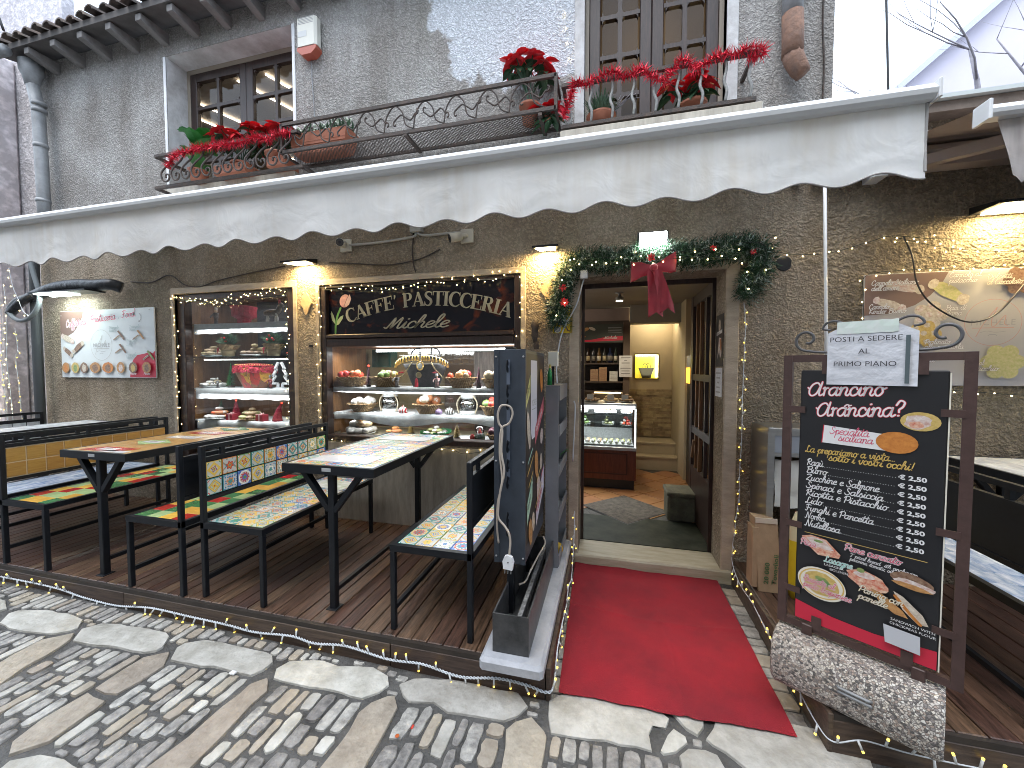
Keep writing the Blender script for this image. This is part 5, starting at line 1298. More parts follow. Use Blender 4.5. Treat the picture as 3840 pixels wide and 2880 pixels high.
pm.script('Arancino', 0.025, 1.012, 0.034, k_white, 1.9, rot=0.05, outline=k_red, ow=1.1, wid=0.225); pm.script('o', 0.138, 0.962, 0.018, k_white, 2.6, outline=k_red, ow=1.0)
pm.script('Arancina?', 0.055, 0.925, 0.034, k_white, 1.9, rot=0.08, outline=k_red, ow=1.1, wid=0.25)
pm.shape(ell(0.345, 0.93, 0.050, 0.036, 20), k_food['pasta']); pm.shape(ell(0.340, 0.928, 0.034, 0.026, 16, jit=.15), k_food['white']); pm.shape(ell(0.335, 0.917, 0.020, 0.013, 10, jit=.2), k_food['red'])
pm.shape([(0.075, 0.812), (0.285, 0.805), (0.285, 0.868), (0.080, 0.888)], k_white); pm.line([(0.075, 0.812), (0.080, 0.888)], 0.003, k_red)
pm.script('Specialità', 0.098, 0.853, 0.017, k_pink, 1.7, wid=0.115); pm.script('siciliana', 0.125, 0.826, 0.017, k_pink, 1.7, wid=0.10)
pm.shape(ell(0.288, 0.842, 0.055, 0.042, 22), k_food['orange'])
pm.script('La prepariamo a vista...', 0.022, 0.762, 0.0165, k_gold, 2.1, rot=0.02, wid=0.265); pm.script('sotto i vostri occhi!', 0.098, 0.737, 0.0165, k_gold, 2.1, rot=0.02, wid=0.235)
items = ['Ragù', 'Burro', 'Zucchine e Salmone', 'Spinaci e Salsiccia', 'Ricotta e Pistacchio', 'Lido', 'Funghi e Pancetta', 'Norma', 'Nutellosa']
for i, it in enumerate(items):
    y = 0.705 - i * 0.0338
    w = pm.script(it, 0.028, y, 0.0158, k_white, 2.2, wid=len(it) * 0.0118 + 0.006)
    nd0 = 0.034 + len(it) * 0.0118
    md = MB(); xx = nd0 + 0.006
    while xx < 0.292:
        md.poly([(xx + 0.0013 * math.cos(k * math.pi / 3), y + 0.0006 + 0.0013 * math.sin(k * math.pi / 3), 0) for k in range(6)]); xx += 0.0072
    put_mb('dotted_line', md, k_white, ms, pm._at(0, 0), FR)
    pm.text('€ 2,50', 0.297, y - 0.002, 0.0235, k_white, bold=0.0009, sx=1.12)
pm.line([(0.03, 0.405), (0.375, 0.405)], 0.0022, k_gold)
# foods
pm.shape([(0.020, 0.385), (0.03, 0.36), (0.075, 0.318), (0.14, 0.325), (0.145, 0.342), (0.10, 0.392), (0.05, 0.398)], k_food['red']); pm.shape([(0.035, 0.382), (0.06, 0.355), (0.10, 0.348), (0.125, 0.352), (0.095, 0.388), (0.055, 0.392)], k_food['white']); pm.shape(ell(0.075, 0.378, .016, .006, 10), k_food['green'])
pm.script('Pizza', 0.016, 0.348, 0.015, k_pink, 1.9, outline=k_white, ow=2.0, wid=0.052)
pm.script('Pane cunzato', 0.155, 0.372, 0.0155, k_pink, 1.9, rot=-0.03, outline=k_white, ow=2.0, wid=0.155)
pm.script('Typical bread with anchovies,', 0.172, 0.350, 0.008, k_white, 2.0, rot=-0.06, wid=0.185); pm.script('pecorino, tomato, oil and oregano', 0.172, 0.334, 0.008, k_white, 2.0, rot=-0.06, wid=0.20)
pm.shape(ell(0.34, 0.318, 0.056, 0.026, 18, jit=.06, rot=-.15), k_food['choc']); pm.shape(ell(0.345, 0.304, 0.054, 0.016, 16, jit=.12, rot=-.1), k_food['white']); pm.shape(ell(0.34, 0.296, 0.048, 0.010, 14, jit=.15, rot=-.1), k_food['bun'])
pm.script('Lasagne', 0.095, 0.298, 0.015, ink('mint', (0.35, 0.62, 0.55)), 1.9, outline=k_white, ow=1.4, wid=0.085)
pm.text('LASAGNA', 0.095, 0.282, 0.0135, k_white); pm.text('BOLOGNESE', 0.113, 0.267, 0.0135, k_white)
pm.shape(ell(0.225, 0.270, 0.062, 0.034, 18, jit=.1, rot=-.3), k_food['red']); pm.shape(ell(0.215, 0.288, 0.030, 0.012, 12, jit=.1), k_food['white']); pm.shape(ell(0.205, 0.305, .012, .010, 8), k_food['green'])
pm.shape(ell(0.088, 0.195, 0.078, 0.068, 28, rot=-.3), k_cream); ring(pm, 0.088, 0.195, 0.070, 0.061, 0.005, k_gold); pm.shape(ell(0.088, 0.195, 0.058, 0.050, 24, jit=.05, rot=-.3), k_food['pasta']); pm.shape(ell(0.092, 0.208, 0.026, 0.018, 12, jit=.2, rot=-.5), k_food['green'])
pm.script('Busiate al', 0.030, 0.190, 0.0145, k_pink, 1.9, rot=-0.03, outline=k_white, ow=2.0, wid=0.10); pm.script('pesto trapanese', 0.030, 0.164, 0.0145, k_pink, 1.9, rot=-0.05, outline=k_white, ow=2.0, wid=0.15)
pm.shape([(0.235, 0.245), (0.26, 0.240), (0.32, 0.195), (0.335, 0.170), (0.30, 0.172), (0.26, 0.20)], k_food['bun']); pm.shape([(0.295, 0.262), (0.32, 0.25), (0.37, 0.20), (0.385, 0.165), (0.36, 0.160), (0.32, 0.20)], k_food['cream']); pm.line([(0.30, 0.245), (0.34, 0.19), (0.365, 0.162)], 0.010, k_food['orange'])
pm.script('Panino con', 0.20, 0.220, 0.0145, k_cream, 1.9, rot=-0.08, outline=ink('ochre', (0.40, 0.30, 0.13)), ow=1.2, wid=0.12); pm.script('panelle', 0.20, 0.190, 0.0145, k_cream, 1.9, rot=-0.08, outline=INK['ochre'], ow=1.2, wid=0.08)
pm.text('SANDWICH WITH', 0.290, 0.146, 0.0135, k_white, rot=-.04); pm.text('CHICKPEAS FLOUR', 0.288, 0.130, 0.0135, k_white, rot=-.04)
pm.shape([(0.278, 0.05), (0.368, 0.046), (0.366, 0.116), (0.272, 0.12)], ink('plain sticker grey', (0.52, 0.53, 0.56)))
# taped paper notice over the top
pn = T('paper_notice', 'white paper notice about upstairs seating taped over the menu stand top', 'notice', tuple(ANC), rz=ang); pn.scale = (1.05, 1, 1)
pp = MB(); N = 14
def wavy(x, z): return -0.020 - 0.004 * mnoise.noise((x * 16, z * 14, 2.0)) - 0.003 * mnoise.noise((x * 50, z * 40, 5.0))
OUT = lambda x, t: (x, 1.335 + t * (0.245 - max(0, abs(x + 0.0) - 0.075) * 0.62))
for i in range(N + 1):
    for j in range(N + 1):
        x, z = OUT(-0.128 + 0.256 * i / N + 0.005, j / N); pp.v.append((x, wavy(x, z), z))
for i in range(N):
    for j in range(N): a = i * (N + 1) + j; pp.f.append((a, a + N + 1, a + N + 2, a + 1)); pp.mi.append(0)
pp.build('sheet', M('crumpled paper', (0.60, 0.615, 0.66), 0.7, var=0.05, vscale=12, bump=0.6, bscale=14), pn, local=True, smooth=True)
tp = MB()
for i in range(9):
    for j in range(3): x = -0.095 + 0.175 * i / 8; z = 1.545 + 0.05 * j / 2 + 0.006 * mnoise.noise((x * 40, 1, 1)); tp.v.append((x, wavy(x, z) - 0.002, z))
for i in range(8):
    for j in range(2): a = i * 3 + j; tp.f.append((a, a + 3, a + 4, a + 1)); tp.mi.append(0)
tp.build('tape_strip', M('pale green printed tape', (0.62, 0.74, 0.66), 0.35, col2=(0.70, 0.74, 0.72), vscale=18), pn, local=True)
pq = Print(pn, (0, -0.0265, 0), FR)
for b_, z in (('POSTI A SEDERE', 1.513), ('AL', 1.463), ('PRIMO PIANO', 1.412)): pq.text(b_, -0.012, z, 0.029, ink('soft black', (0.05, 0.05, 0.06)), 'CENTER')
pq.shape([(0.100, 1.345), (0.112, 1.345), (0.112, 1.53), (0.100, 1.53)], ink('slate', (0.09, 0.12, 0.13)))
# ---------------------------------------------------------------- display windows
def wicker():
    m, nt, ns, lk, b = _new('woven wicker')
    tc = nd(ns, 'ShaderNodeTexCoord')
    w = nd(ns, 'ShaderNodeTexWave'); w.inputs['Scale'].default_value = 28; w.inputs['Distortion'].default_value = 3; w.bands_direction = 'Z'; lk.new(tc.outputs['Object'], w.inputs['Vector'])
    w2 = nd(ns, 'ShaderNodeTexWave'); w2.inputs['Scale'].default_value = 22; w2.bands_direction = 'X'; lk.new(tc.outputs['Object'], w2.inputs['Vector'])
    mu = nd(ns, 'ShaderNodeMath', operation='MULTIPLY'); lk.new(w.outputs['Fac'], mu.inputs[0]); lk.new(w2.outputs['Fac'], mu.inputs[1])
    rp = nd(ns, 'ShaderNodeValToRGB'); rp.color_ramp.elements[0].color = (0.26, 0.15, 0.06, 1); rp.color_ramp.elements[1].color = (0.60, 0.42, 0.20, 1); lk.new(mu.outputs[0], rp.inputs[0]); lk.new(rp.outputs[0], b.inputs['Base Color'])
    bp = nd(ns, 'ShaderNodeBump'); bp.inputs['Strength'].default_value = 0.8; bp.inputs['Distance'].default_value = 0.01; lk.new(mu.outputs[0], bp.inputs['Height']); lk.new(bp.outputs[0], b.inputs['Normal'])
    b.inputs['Roughness'].default_value = 0.7
    return m
m_wick = wicker()
m_cloth = M('white lace cloth', (0.78, 0.80, 0.81), 0.85, var=0.10, vscale=25, bump=0.2, bscale=60)
m_plate = M('white porcelain', (0.75, 0.76, 0.76), 0.2)
m_gold = M('gold metal', (0.75, 0.52, 0.18), 0.3, metal=0.9)
m_foil = M('silver foil', (0.7, 0.72, 0.72), 0.3, metal=0.8)
m_clear = glass_mat('thin clear glass', (0.95, 0.96, 0.96), 0.10)
FRU = {k: M('marzipan ' + k, c, 0.45, rand=0.3, var=0.2, vscale=20, spec=0.6) for k, c in dict(red=(0.60, 0.06, 0.035), green=(0.20, 0.32, 0.08), peach=(0.72, 0.33, 0.13), brown=(0.36, 0.25, 0.15), white=(0.72, 0.70, 0.66), orange=(0.66, 0.24, 0.06), purple=(0.12, 0.03, 0.05), olive=(0.36, 0.36, 0.16), almond=(0.62, 0.47, 0.28)).items()}
rd5 = random.Random(31)
FM = {k: mesh_of(MB().ball((0, 0, 0), 1.0, 9, 6, jit=0.05), 'fruit', q, True) for k, q in FRU.items()}
def basket(label, x, y, z, r, h, cols, n=11, fr=0.033):
    t = T('fruit_basket', label, 'basket', (x, y, z), 'baskets of marzipan fruit in the display window')
    MB().lathe([(r * .62, 0.001), (r * .70, h * .25), (r * .85, h * .6), (r, h * .95), (r * 1.05, h), (r * .98, h * 1.02), (r * .9, h * .9), (r * .6, 0.02)], (0, 0, 0), 22).build('basket_body', m_wick, t, local=True, smooth=True)
    MB().tube([(r * 1.03 * math.cos(a), r * 1.03 * math.sin(a), h + 0.003 * math.sin(a * 14)) for a in [2 * math.pi * k / 36 for k in range(37)]], 0.0065, 6).build('rim', m_wick, t, local=True, smooth=True)
    for k in range(n):
        a = rd5.uniform(0, 6.28); q = (r - fr * .8) * math.sqrt(rd5.random()); lift = (1 - q / r) * fr * 1.5
        s_ = fr * rd5.uniform(.85, 1.15)
        inst('fruit', FM[rd5.choice(cols)], t, (q * math.cos(a), q * math.sin(a), h + 0.008 + lift), (rd5.uniform(0, 3), rd5.uniform(0, 3), 0), (s_, s_, s_ * rd5.uniform(.8, 1.1)))
    return t
def plateful(label, x, y, z, r, cols, n=12, fr=0.028, tall=1.0, flat=0.5, tray=None):
    t = T('pastry_plate', label, 'pastries', (x, y, z))
    MB().lathe([(r * .6, 0.001), (r * .95, 0.012), (r, 0.016), (r * .97, 0.018), (r * .6, 0.006)], (0, 0, 0), 24).build('plate', tray or m_plate, t, local=True, smooth=True)
    for k in range(n):
        lev = 0 if k < n * .55 else (1 if k < n * .88 else 2)
        a = rd5.uniform(0, 6.28) if lev else 6.28 * k / (n * .55); q = (r * .72, r * .38, r * .08)[lev] * rd5.uniform(.8, 1.05)
        s_ = fr * rd5.uniform(.85, 1.2)
        inst('pastry', FM[rd5.choice(cols)], t, (q * math.cos(a), q * math.sin(a), 0.016 + fr * flat + lev * fr * flat * 1.6 * tall), (0, 0, rd5.uniform(0, 3)), (s_ * 1.25, s_ * .9, s_ * flat))
    return t
def bristle_tree(label, x, y, z, h, r, mat, base_mat, n=900, lean=0.0, cat='ornament', tip=None):
    t = T('ornament_tree', label, cat, (x, y, z))
    MB().lathe([(r * .55, 0.001), (r * .6, 0.012), (r * .4, 0.022), (0.004, 0.024), (0.004, h * .9)], (0, 0, 0), 10).build('base', base_mat, t, local=True)
    mb = MB()
    for k in range(n):
        u = rd5.random() ** 0.8; zz = h * (.1 + .88 * u); rr = r * (1.02 - u) * rd5.uniform(.7, 1.05) + 0.002; a = rd5.uniform(0, 6.28)
        c, s_ = math.cos(a), math.sin(a); w = 0.0022
        ox = lean * u * u
        mb.tri((ox + c * rr * .15 - s_ * w, s_ * rr * .15 + c * w, zz), (ox + c * rr * .15 + s_ * w, s_ * rr * .15 - c * w, zz + .002), (ox + c * rr, s_ * rr, zz - r * .1 + rd5.uniform(-.006, .006)))
    mb.build('bristles', mat, t, local=True)
    if tip: MB().ball((lean, 0, h * 1.01), 0.010, 8, 5).build('tip_light', tip, t, local=True)
    return t
def figurine(label, x, y, z, h, coat, hat, legs):
    t = T('figurine', label, 'figurine', (x, y, z)); s_ = h
    MB().box(-.16 * s_, .16 * s_, -.1 * s_, .1 * s_, 0.001, .06 * s_).build('stand', M('figurine stand', (0.02, 0.02, 0.02), 0.5), t, local=True)
    MB().lathe([(.05 * s_, .06 * s_), (.055 * s_, .36 * s_)], (-.065 * s_, 0, 0), 8).lathe([(.05 * s_, .06 * s_), (.055 * s_, .36 * s_)], (.065 * s_, 0, 0), 8).lathe([(.12 * s_, .36 * s_), (.15 * s_, .45 * s_), (.14 * s_, .6 * s_), (.16 * s_, .66 * s_), (.05 * s_, .70 * s_)], (0, 0, 0), 10, 1, .7).tube([(-.16 * s_, 0, .65 * s_), (-.21 * s_, -.02, .5 * s_), (-.14 * s_, -.04, .42 * s_)], .045 * s_, 6).tube([(.16 * s_, 0, .65 * s_), (.21 * s_, -.02, .5 * s_), (.14 * s_, -.04, .42 * s_)], .045 * s_, 6).build('body', coat, t, local=True, smooth=True)
    MB().ball((0, 0, .77 * s_), .085 * s_, 10, 6).build('head', M('figurine face', (0.55, 0.36, 0.25), 0.5), t, local=True, smooth=True)
    MB().lathe([(.10 * s_, .83 * s_), (.085 * s_, .845 * s_), (.08 * s_, .98 * s_), (.001, 1.0 * s_)], (0, 0, 0), 10).build('hat', hat, t, local=True, smooth=True)
    return t
def cloth(parent, x0, x1, y0, y1, z, hang, wave=0.012, per=0.5, name='shelf_cloth', ph=0.0):
    mb = MB(); n = 60
    for i in range(n + 1):
        x = x0 + (x1 - x0) * i / n
        hz = hang * (1 + 0.0) + wave * math.sin(2 * math.pi * (x - x0) / per + ph)
        for y, zz in ((y1, z + .004), (y0 + .006, z + .004), (y0, z + .001), (y0 - .004 + .003 * math.sin(x * 40), z - hz * .5), (y0 - .002 + .004 * math.sin(x * 40), z - hz)): mb.v.append((x, y, zz))
    for i in range(n):
        for j in range(4): a = i * 5 + j; mb.f.append((a, a + 1, a + 6, a + 5)); mb.mi.append(0)
    return mb.build(name, m_cloth, parent, smooth=True)
# --- left display window: frame, cabinet, shelves
wl = bpy.data.objects.new('display_window', None); COL.objects.link(wl); wl.parent = bld; wl.location = -bld.location
wl.location = (0, -0.15, 0)
x0, x1, z0, z1 = WL
F_ = MB; 
MB().cbox(x0 + .001, x0 + .10, 0.02, 0.10, z0, z1, .006).build('frame_post', m_darkwood, wl); MB().cbox(x1 - .10, x1 - .001, 0.02, 0.10, z0, z1, .006).build('frame_post', m_darkwood, wl)
MB().cbox(x0 + .1005, x1 - .1005, 0.02, 0.10, z1 - .06, z1 - .001, .006).build('frame_rail', m_darkwood, wl); MB().cbox(x0 + .1005, x1 - .1005, 0.02, 0.10, z0 + .001, z0 + .06, .006).build('frame_rail', m_darkwood, wl)
MB().quad((x0 + .1, .06, z0 + .06), (x1 - .1, .06, z0 + .06), (x1 - .1, .06, z1 - .06), (x0 + .1, .06, z1 - .06)).build('pane', m_glass, wl)
m_cab = M('brown veneer', (0.17, 0.085, 0.045), 0.5, var=0.3, vscale=5, stretch=(6, 6, 1))
MB().box(x0 - .1, x0 - .002, .251, .62, z0, z1 + .05).build('cabinet_side', m_cab, wl); MB().box(x1 + .002, x1 + .1, .251, .62, z0, z1 + .05).build('cabinet_side', m_cab, wl)
MB().box(x0 + .005, x0 + .02, .105, .25, z0, z1).build('cabinet_side', m_midwood, wl); MB().box(x1 - .02, x1 - .005, .105, .25, z0, z1).build('cabinet_side', m_midwood, wl)
MB().box(x0 - .1, x1 + .1, .621, .64, z0, z1 + .05).build('cabinet_back', m_cab, wl); MB().box(x0 - .1, x1 + .1, .105, .64, z0 - .04, z0 - .001).build('cabinet_floor', m_cab, wl); MB().box(x0 - .1, x1 + .1, .11, .64, z1 + .051, z1 + .07).build('cabinet_top', m_cab, wl)
MB().box(-4.0, -2.95, .6, .62, z0 + .8, z1).build('dark_backing', M('dark slatted backing', (0.025, 0.025, 0.03), 0.6), wl)
for z in (2.055, 1.715, 1.375, 1.035): MB().box(x0 + .03, x1 - .03, .13, .6, z - .012, z).build('shelf', glass_mat('shelf glass', (0.80, 0.86, 0.84), 0.12) if z == 1.715 else m_plate, wl)
cloth(wl, -4.32, -3.05, .12, .5, 2.055, .10, .004, .2); cloth(wl, -4.32, -3.05, .12, .5, 1.375, .11, .004, .2); cloth(wl, -4.30, -3.05, .115, .5, 1.035, .075, .02, 1.6, ph=1.2)
m_tube = glow('cool white tube', (0.92, 0.97, 1.0), 10.0)
for z in (2.04, 1.70, 1.36):
    MB().bar((x0 + .12, .20, z - .018), (x1 - .12, .20, z - .018), .012, .008).build('led_strip', glow('shelf led', (0.9, 0.97, 1.0), 5.0), wl)
light('display_light', 'AREA', (-3.67, .32, 2.34), 1.0, (0.95, 0.98, 1.0), 1.2, (0, 0, 0), sizey=.1)
for z in (2.03, 1.69, 1.35): light('display_light', 'AREA', (-3.67, .085, z - .03), 1.5, (0.93, 0.98, 1.0), 1.15, (0, 0, 0), sizey=.04)
# items
pot = T('fringed_pot', 'upturned red fringed pot on the top shelf of left window', 'pot', (-3.76, .22, 2.06)); MB().lathe([(.06, .001), (.065, .05), (.11, .075), (.115, .13), (.125, .18), (.10, .185)], (0, 0, 0), 18, jit=.03).build('body', M('red fringe', (0.42, 0.02, 0.045), 0.7, var=.3, vscale=30, bump=.5), pot, local=True)
figurine('dark carnival puppet figure on the top shelf left of the red pot', -4.14, .22, 2.06, .19, M('puppet dark cloth', (.12, .09, .08), .7, var=.6, vscale=25), M('puppet hat', (.35, .30, .26), .6), None)
def horse(label, x, y, z):
    t = T('toy_horse', label, 'toy', (x, y, z)); hb = M('toy horse coat', (.20, .16, .13), .6, var=.6, vscale=20)
    MB().tube([(-.08, 0, .10), (-.03, 0, .105), (.04, 0, .105), (.08, 0, .12), (.105, 0, .17), (.12, 0, .185), (.15, 0, .165)], .03, 8, rr=[.030, .034, .034, .028, .022, .022, .013]).build('body', hb, t, local=True, smooth=True)
    for q in (-.07, -.05, .04, .065): MB().tube([(q, .015 if q in (-.07, .04) else -.015, .10), (q + .005, 0, .05), (q, 0, .004)], .01, 6).build('leg', M('toy white leg', (.6, .58, .55), .6), t, local=True)
    MB().tube([(.10, 0, .185), (.095, 0, .235)], .012, 6).build('plume', M('red fringe', (.42, .02, .04)), t, local=True)
horse('dark toy carnival horse on the top shelf right of the red pot', -3.40, .22, 2.06)
plateful('plate of pale round biscuits on the glass shelf of left window', -4.22, .26, 1.716, .13, ['almond', 'white'], 11, .04)
def burlap_pot(label, x, y, z):
    t = T('potted_pine', label, 'plant', (x, y, z))
    MB().lathe([(.055, .001), (.07, .09), (.062, .09)], (0, 0, 0), 16).build('pot', M('kraft pot', (.50, .38, .22), .8, var=.15), t, local=True, smooth=True)
    MB().lathe([(.075, .07), (.09, .10), (.105, .125), (.085, .12), (.06, .09)], (0, 0, 0), 24, jit=.12).build('burlap_wrap', M('burlap', (.38, .26, .13), .9, var=.3, vscale=40, bump=.5), t, local=True)
    mb = MB()
    for k in range(700):
        a = rd5.uniform(0, 6.28); e = rd5.uniform(.15, 1.4); l = rd5.uniform(.05, .12); q = rd5.uniform(0, .04); o = Vector((q * math.cos(a * 3), q * math.sin(a * 3), .12 + rd5.uniform(0, .04))); d = Vector((math.cos(a) * math.cos(e), math.sin(a) * math.cos(e), math.sin(e))); s_ = d.orthogonal().normalized() * .003
        p = o + d * l * .4
        mb.tri(tuple(p - s_), tuple(p + s_), tuple(o + d * l))
    mb.build('needles', M('frosted green needles', (.055, .13, .06), .7, rand=.0, var=.5, vscale=30), t, local=True)
    for k in range(4): MB().ball((rd5.uniform(-.06, .05), -.05 + rd5.uniform(-.02, .03), .16 + rd5.uniform(0, .05)), .012, 7, 5).build('berry', M('red berry', (.5, .02, .02), .3), t, local=True)
    MB().tri((-.07, -.075, .08), (-.02, -.085, .10), (-.05, -.08, .02)).build('ribbon', M('red ribbon', (.45, .02, .04), .5), t, local=True)
burlap_pot('burlap-wrapped potted pine, left one on the glass shelf', -3.98, .22, 1.716); burlap_pot('burlap-wrapped potted pine, right one on the glass shelf', -3.385, .22, 1.716)
plateful('foil tray of brown nutty biscuits between the two potted pines', -3.66, .26, 1.716, .145, ['brown', 'almond'], 14, .038, 1.2, .55, m_foil)
plateful('plate of long pale biscuits left of the green tinsel tree', -4.24, .24, 1.38, .12, ['white', 'almond'], 12, .035)
plateful('small plate of sweets at right edge of the glass shelf', -3.14, .22, 1.716, .06, ['red', 'white'], 6, .022, tray=m_foil)
bristle_tree('glittery green tinsel tree in the left display window', -3.98, .24, 1.38, .27, .06, M('green tinsel', (.03, .25, .07), .3, metal=.4), m_darkwood, 900)
# painted straw bag with red trim
cf = T('painted_coffa_basket', 'large painted red and yellow straw bag with red pompom rim in left window', 'basket', (-3.68, .26, 1.38))
def painted():
    m, nt, ns, lk, b = _new('painted panels red yellow'); tc = nd(ns, 'ShaderNodeTexCoord'); v = nd(ns, 'ShaderNodeTexVoronoi'); v.inputs['Scale'].default_value = 7; mp = nd(ns, 'ShaderNodeMapping'); mp.inputs['Scale'].default_value = (1.6, .5, .7); mp.inputs['Rotation'].default_value = (0, .3, 0); lk.new(tc.outputs['Object'], mp.inputs[0]); lk.new(mp.outputs[0], v.inputs['Vector']); sp = nd(ns, 'ShaderNodeSeparateColor'); lk.new(v.outputs['Color'], sp.inputs[0]); rp = nd(ns, 'ShaderNodeValToRGB'); rp.color_ramp.interpolation = 'CONSTANT'; e = rp.color_ramp.elements
    cs = [(.50, .05, .04), (.62, .33, .05), (.25, .10, .05), (.66, .45, .10), (.40, .05, .05), (.55, .40, .25)]
    e[0].color = cs[0] + (1,); e[1].position = 1 / 6; e[1].color = cs[1] + (1,)
    for i in range(2, 6): q = e.new(i / 6); q.color = cs[i] + (1,)
    lk.new(sp.outputs[0], rp.inputs[0]); n = nd(ns, 'ShaderNodeTexNoise'); n.inputs['Scale'].default_value = 30; lk.new(tc.outputs['Object'], n.inputs[0]); mx = nd(ns, 'ShaderNodeMix', data_type='RGBA'); mx.inputs[7].default_value = (.08, .05, .04, 1); mr = nd(ns, 'ShaderNodeMapRange'); mr.inputs['From Min'].default_value = .55; mr.inputs['From Max'].default_value = .65; mr.inputs['To Max'].default_value = .7; lk.new(n.outputs['Fac'], mr.inputs[0]); lk.new(mr.outputs[0], mx.inputs[0]); lk.new(rp.outputs[0], mx.inputs[6]); lk.new(mx.outputs[2], b.inputs['Base Color']); b.inputs['Roughness'].default_value = .5
    return m
MB().lathe([(.14, .001), (.18, .06), (.225, .14), (.25, .215), (.24, .215), (.2, .1)], (0, 0, 0), 26, 1, .42).build('bag_body', painted(), cf, local=True, smooth=True)
tb_ = MB()
for k in range(1400):
    a = rd5.uniform(0, 6.28); px, py = .255 * math.cos(a), .107 * math.sin(a); zz = rd5.uniform(.175, .235); j = lambda: rd5.uniform(-.012, .012)
    tb_.tri((px + j(), py + j(), zz), (px + j(), py + j(), zz + j()), (px * 1.06 + j(), py * 1.1 + j(), zz - .02 + j()))
tb_.build('fringe', MATS['red fringe'], cf, local=True)
MB().lathe([(.23, .235), (.20, .255), (.05, .262), (.001, .262)], (0, 0, 0), 20, 1, .42).build('rim_cover', M('red velvet', (.45, .03, .03), .7, var=.2), cf, local=True)
for k in range(26): 
    a = math.pi + math.pi * k / 25; MB().ball((.235 * math.cos(a), .10 * math.sin(a) - .004, .247 + .004 * math.sin(k)), .0055, 6, 4).build('gold_bead', m_gold, cf, local=True)
# flat white wooden tree
wt_ = T('white_tree_cutout', 'white cut-out wooden fir tree beside the painted straw bag', 'ornament', (-3.335, .24, 1.38)); pts = []
for k, (w, z) in enumerate(((.02, .27), (.06, .20), (.04, .20), (.09, .13), (.055, .13), (.115, .05), (.03, .05), (.03, .003))): pts.append((w, z))
poly = [(a, b_) for a, b_ in reversed(pts)] ; left = [(-a, b_) for a, b_ in pts]
for seg in (poly, left):
    mb = MB(); rb = [((p[0]), p[1]) for p in seg]
    for a, b_ in zip(rb[:-1], rb[1:]): mb.bar((a[0], 0, a[1]), (b_[0], 0, b_[1]), .022, .02, up=(0, 1, 0))
    mb.build('outline', m_paintwhite, wt_, local=True)
MB().box(-.05, .05, -.02, .02, .001, .012).build('foot', m_paintwhite, wt_, local=True)
figurine('tiny dark red figurine before the white cut-out tree', -3.39, .17, 1.38, .14, M('dark red coat', (.22, .03, .03), .5), M('black hat', (.02, .02, .02), .5), None)
figurine('tiny grey figurine beside the plate of long pale biscuits', -4.08, .17, 1.38, .11, M('grey coat', (.18, .18, .18), .5), M('grey hat', (.3, .3, .28), .5), None)
bristle_tree('frosted dark green bottle-brush tree on the lowest cloth shelf', -4.20, .30, 1.04, .20, .08, MATS['frosted green needles'], m_darkwood, 700)
plateful('plate of cream pastries with red jam on the lowest cloth shelf', -4.10, .20, 1.04, .135, ['white', 'white', 'peach', 'red'], 16, .038, 1.3, .5)
plateful('plate of green pistachio biscuits between the two red gift boxes', -3.69, .22, 1.04, .13, ['olive', 'brown'], 15, .036, 1.2, .55, M('kraft tray', (.5, .4, .25), .8))
plateful('plate of glazed pastries at right end of lowest cloth shelf', -3.12, .24, 1.04, .08, ['brown', 'peach'], 8, .03)
def gift(label, x, y, z, s_):
    t = T('gift_box', label, 'gift box', (x, y, z)); MB().cbox(-s_, s_, -s_ * .8, s_ * .8, .001, s_ * 1.5, .003).build('box', M('dark red paper', (.33, .03, .05), .4, var=.15), t, local=True)
    MB().box(-s_ * .16, s_ * .16, -s_ * .83, s_ * .83, .002, s_ * 1.53).build('ribbon', M('pink ribbon', (.65, .42, .42), .5), t, local=True); MB().tube([(-s_ * .5, 0, s_ * 1.8), (0, 0, s_ * 1.55), (s_ * .5, 0, s_ * 1.8)], s_ * .14, 6).build('bow', MATS['pink ribbon'], t, local=True)
gift('small red gift box with pink ribbon, left of the pistachio biscuits', -3.885, .16, 1.04, .045); gift('small red gift box with pink ribbon, right of the pistachio biscuits', -3.495, .16, 1.04, .047)
def gnome(label, x, y, z, h, lean):
    t = T('gnome_cone', label, 'ornament', (x, y, z)); mb = MB(); n = 12; m_ = 10
    mb.tube([(lean * (k / m_) ** 2 * h, 0, h * k / m_) for k in range(m_ + 1)], .05, n, rr=[.048 * (1 - k / m_) ** .8 + .003 for k in range(m_ + 1)])
    mb.build('cone', M('crimson felt', (.28, .02, .04), .9, var=.4, vscale=40, bump=.4), t, local=True, smooth=True); MB().ball((lean * h, 0, h), .009, 8, 5).build('tip', M('red tip glow', (.6, .02, .02), .4, emis=(1, .05, .02), estr=2.0), t, local=True)
gnome('crimson felt gnome cone behind the left red gift box', -3.925, .24, 1.04, .20, .02); gnome('crimson felt gnome cone with bent tip by right post', -3.34, .2, 1.04, .19, .3)
pl_ = plateful('foil tray of biscuits on the floor of the left window', -3.55, .28, .665, .13, ['almond', 'white', 'red'], 9, .04, tray=m_foil)
tag(MB().prism([(-3.95, .16), (-3.66, .14), (-3.66, .34), (-3.92, .36)], .666, .672).build('paper_sheet', M('white red print', (.62, .62, .60), .5, col2=(.40, .12, .10), vscale=16)), 'printed white sheet with red lying on the left window floor', 'paper')

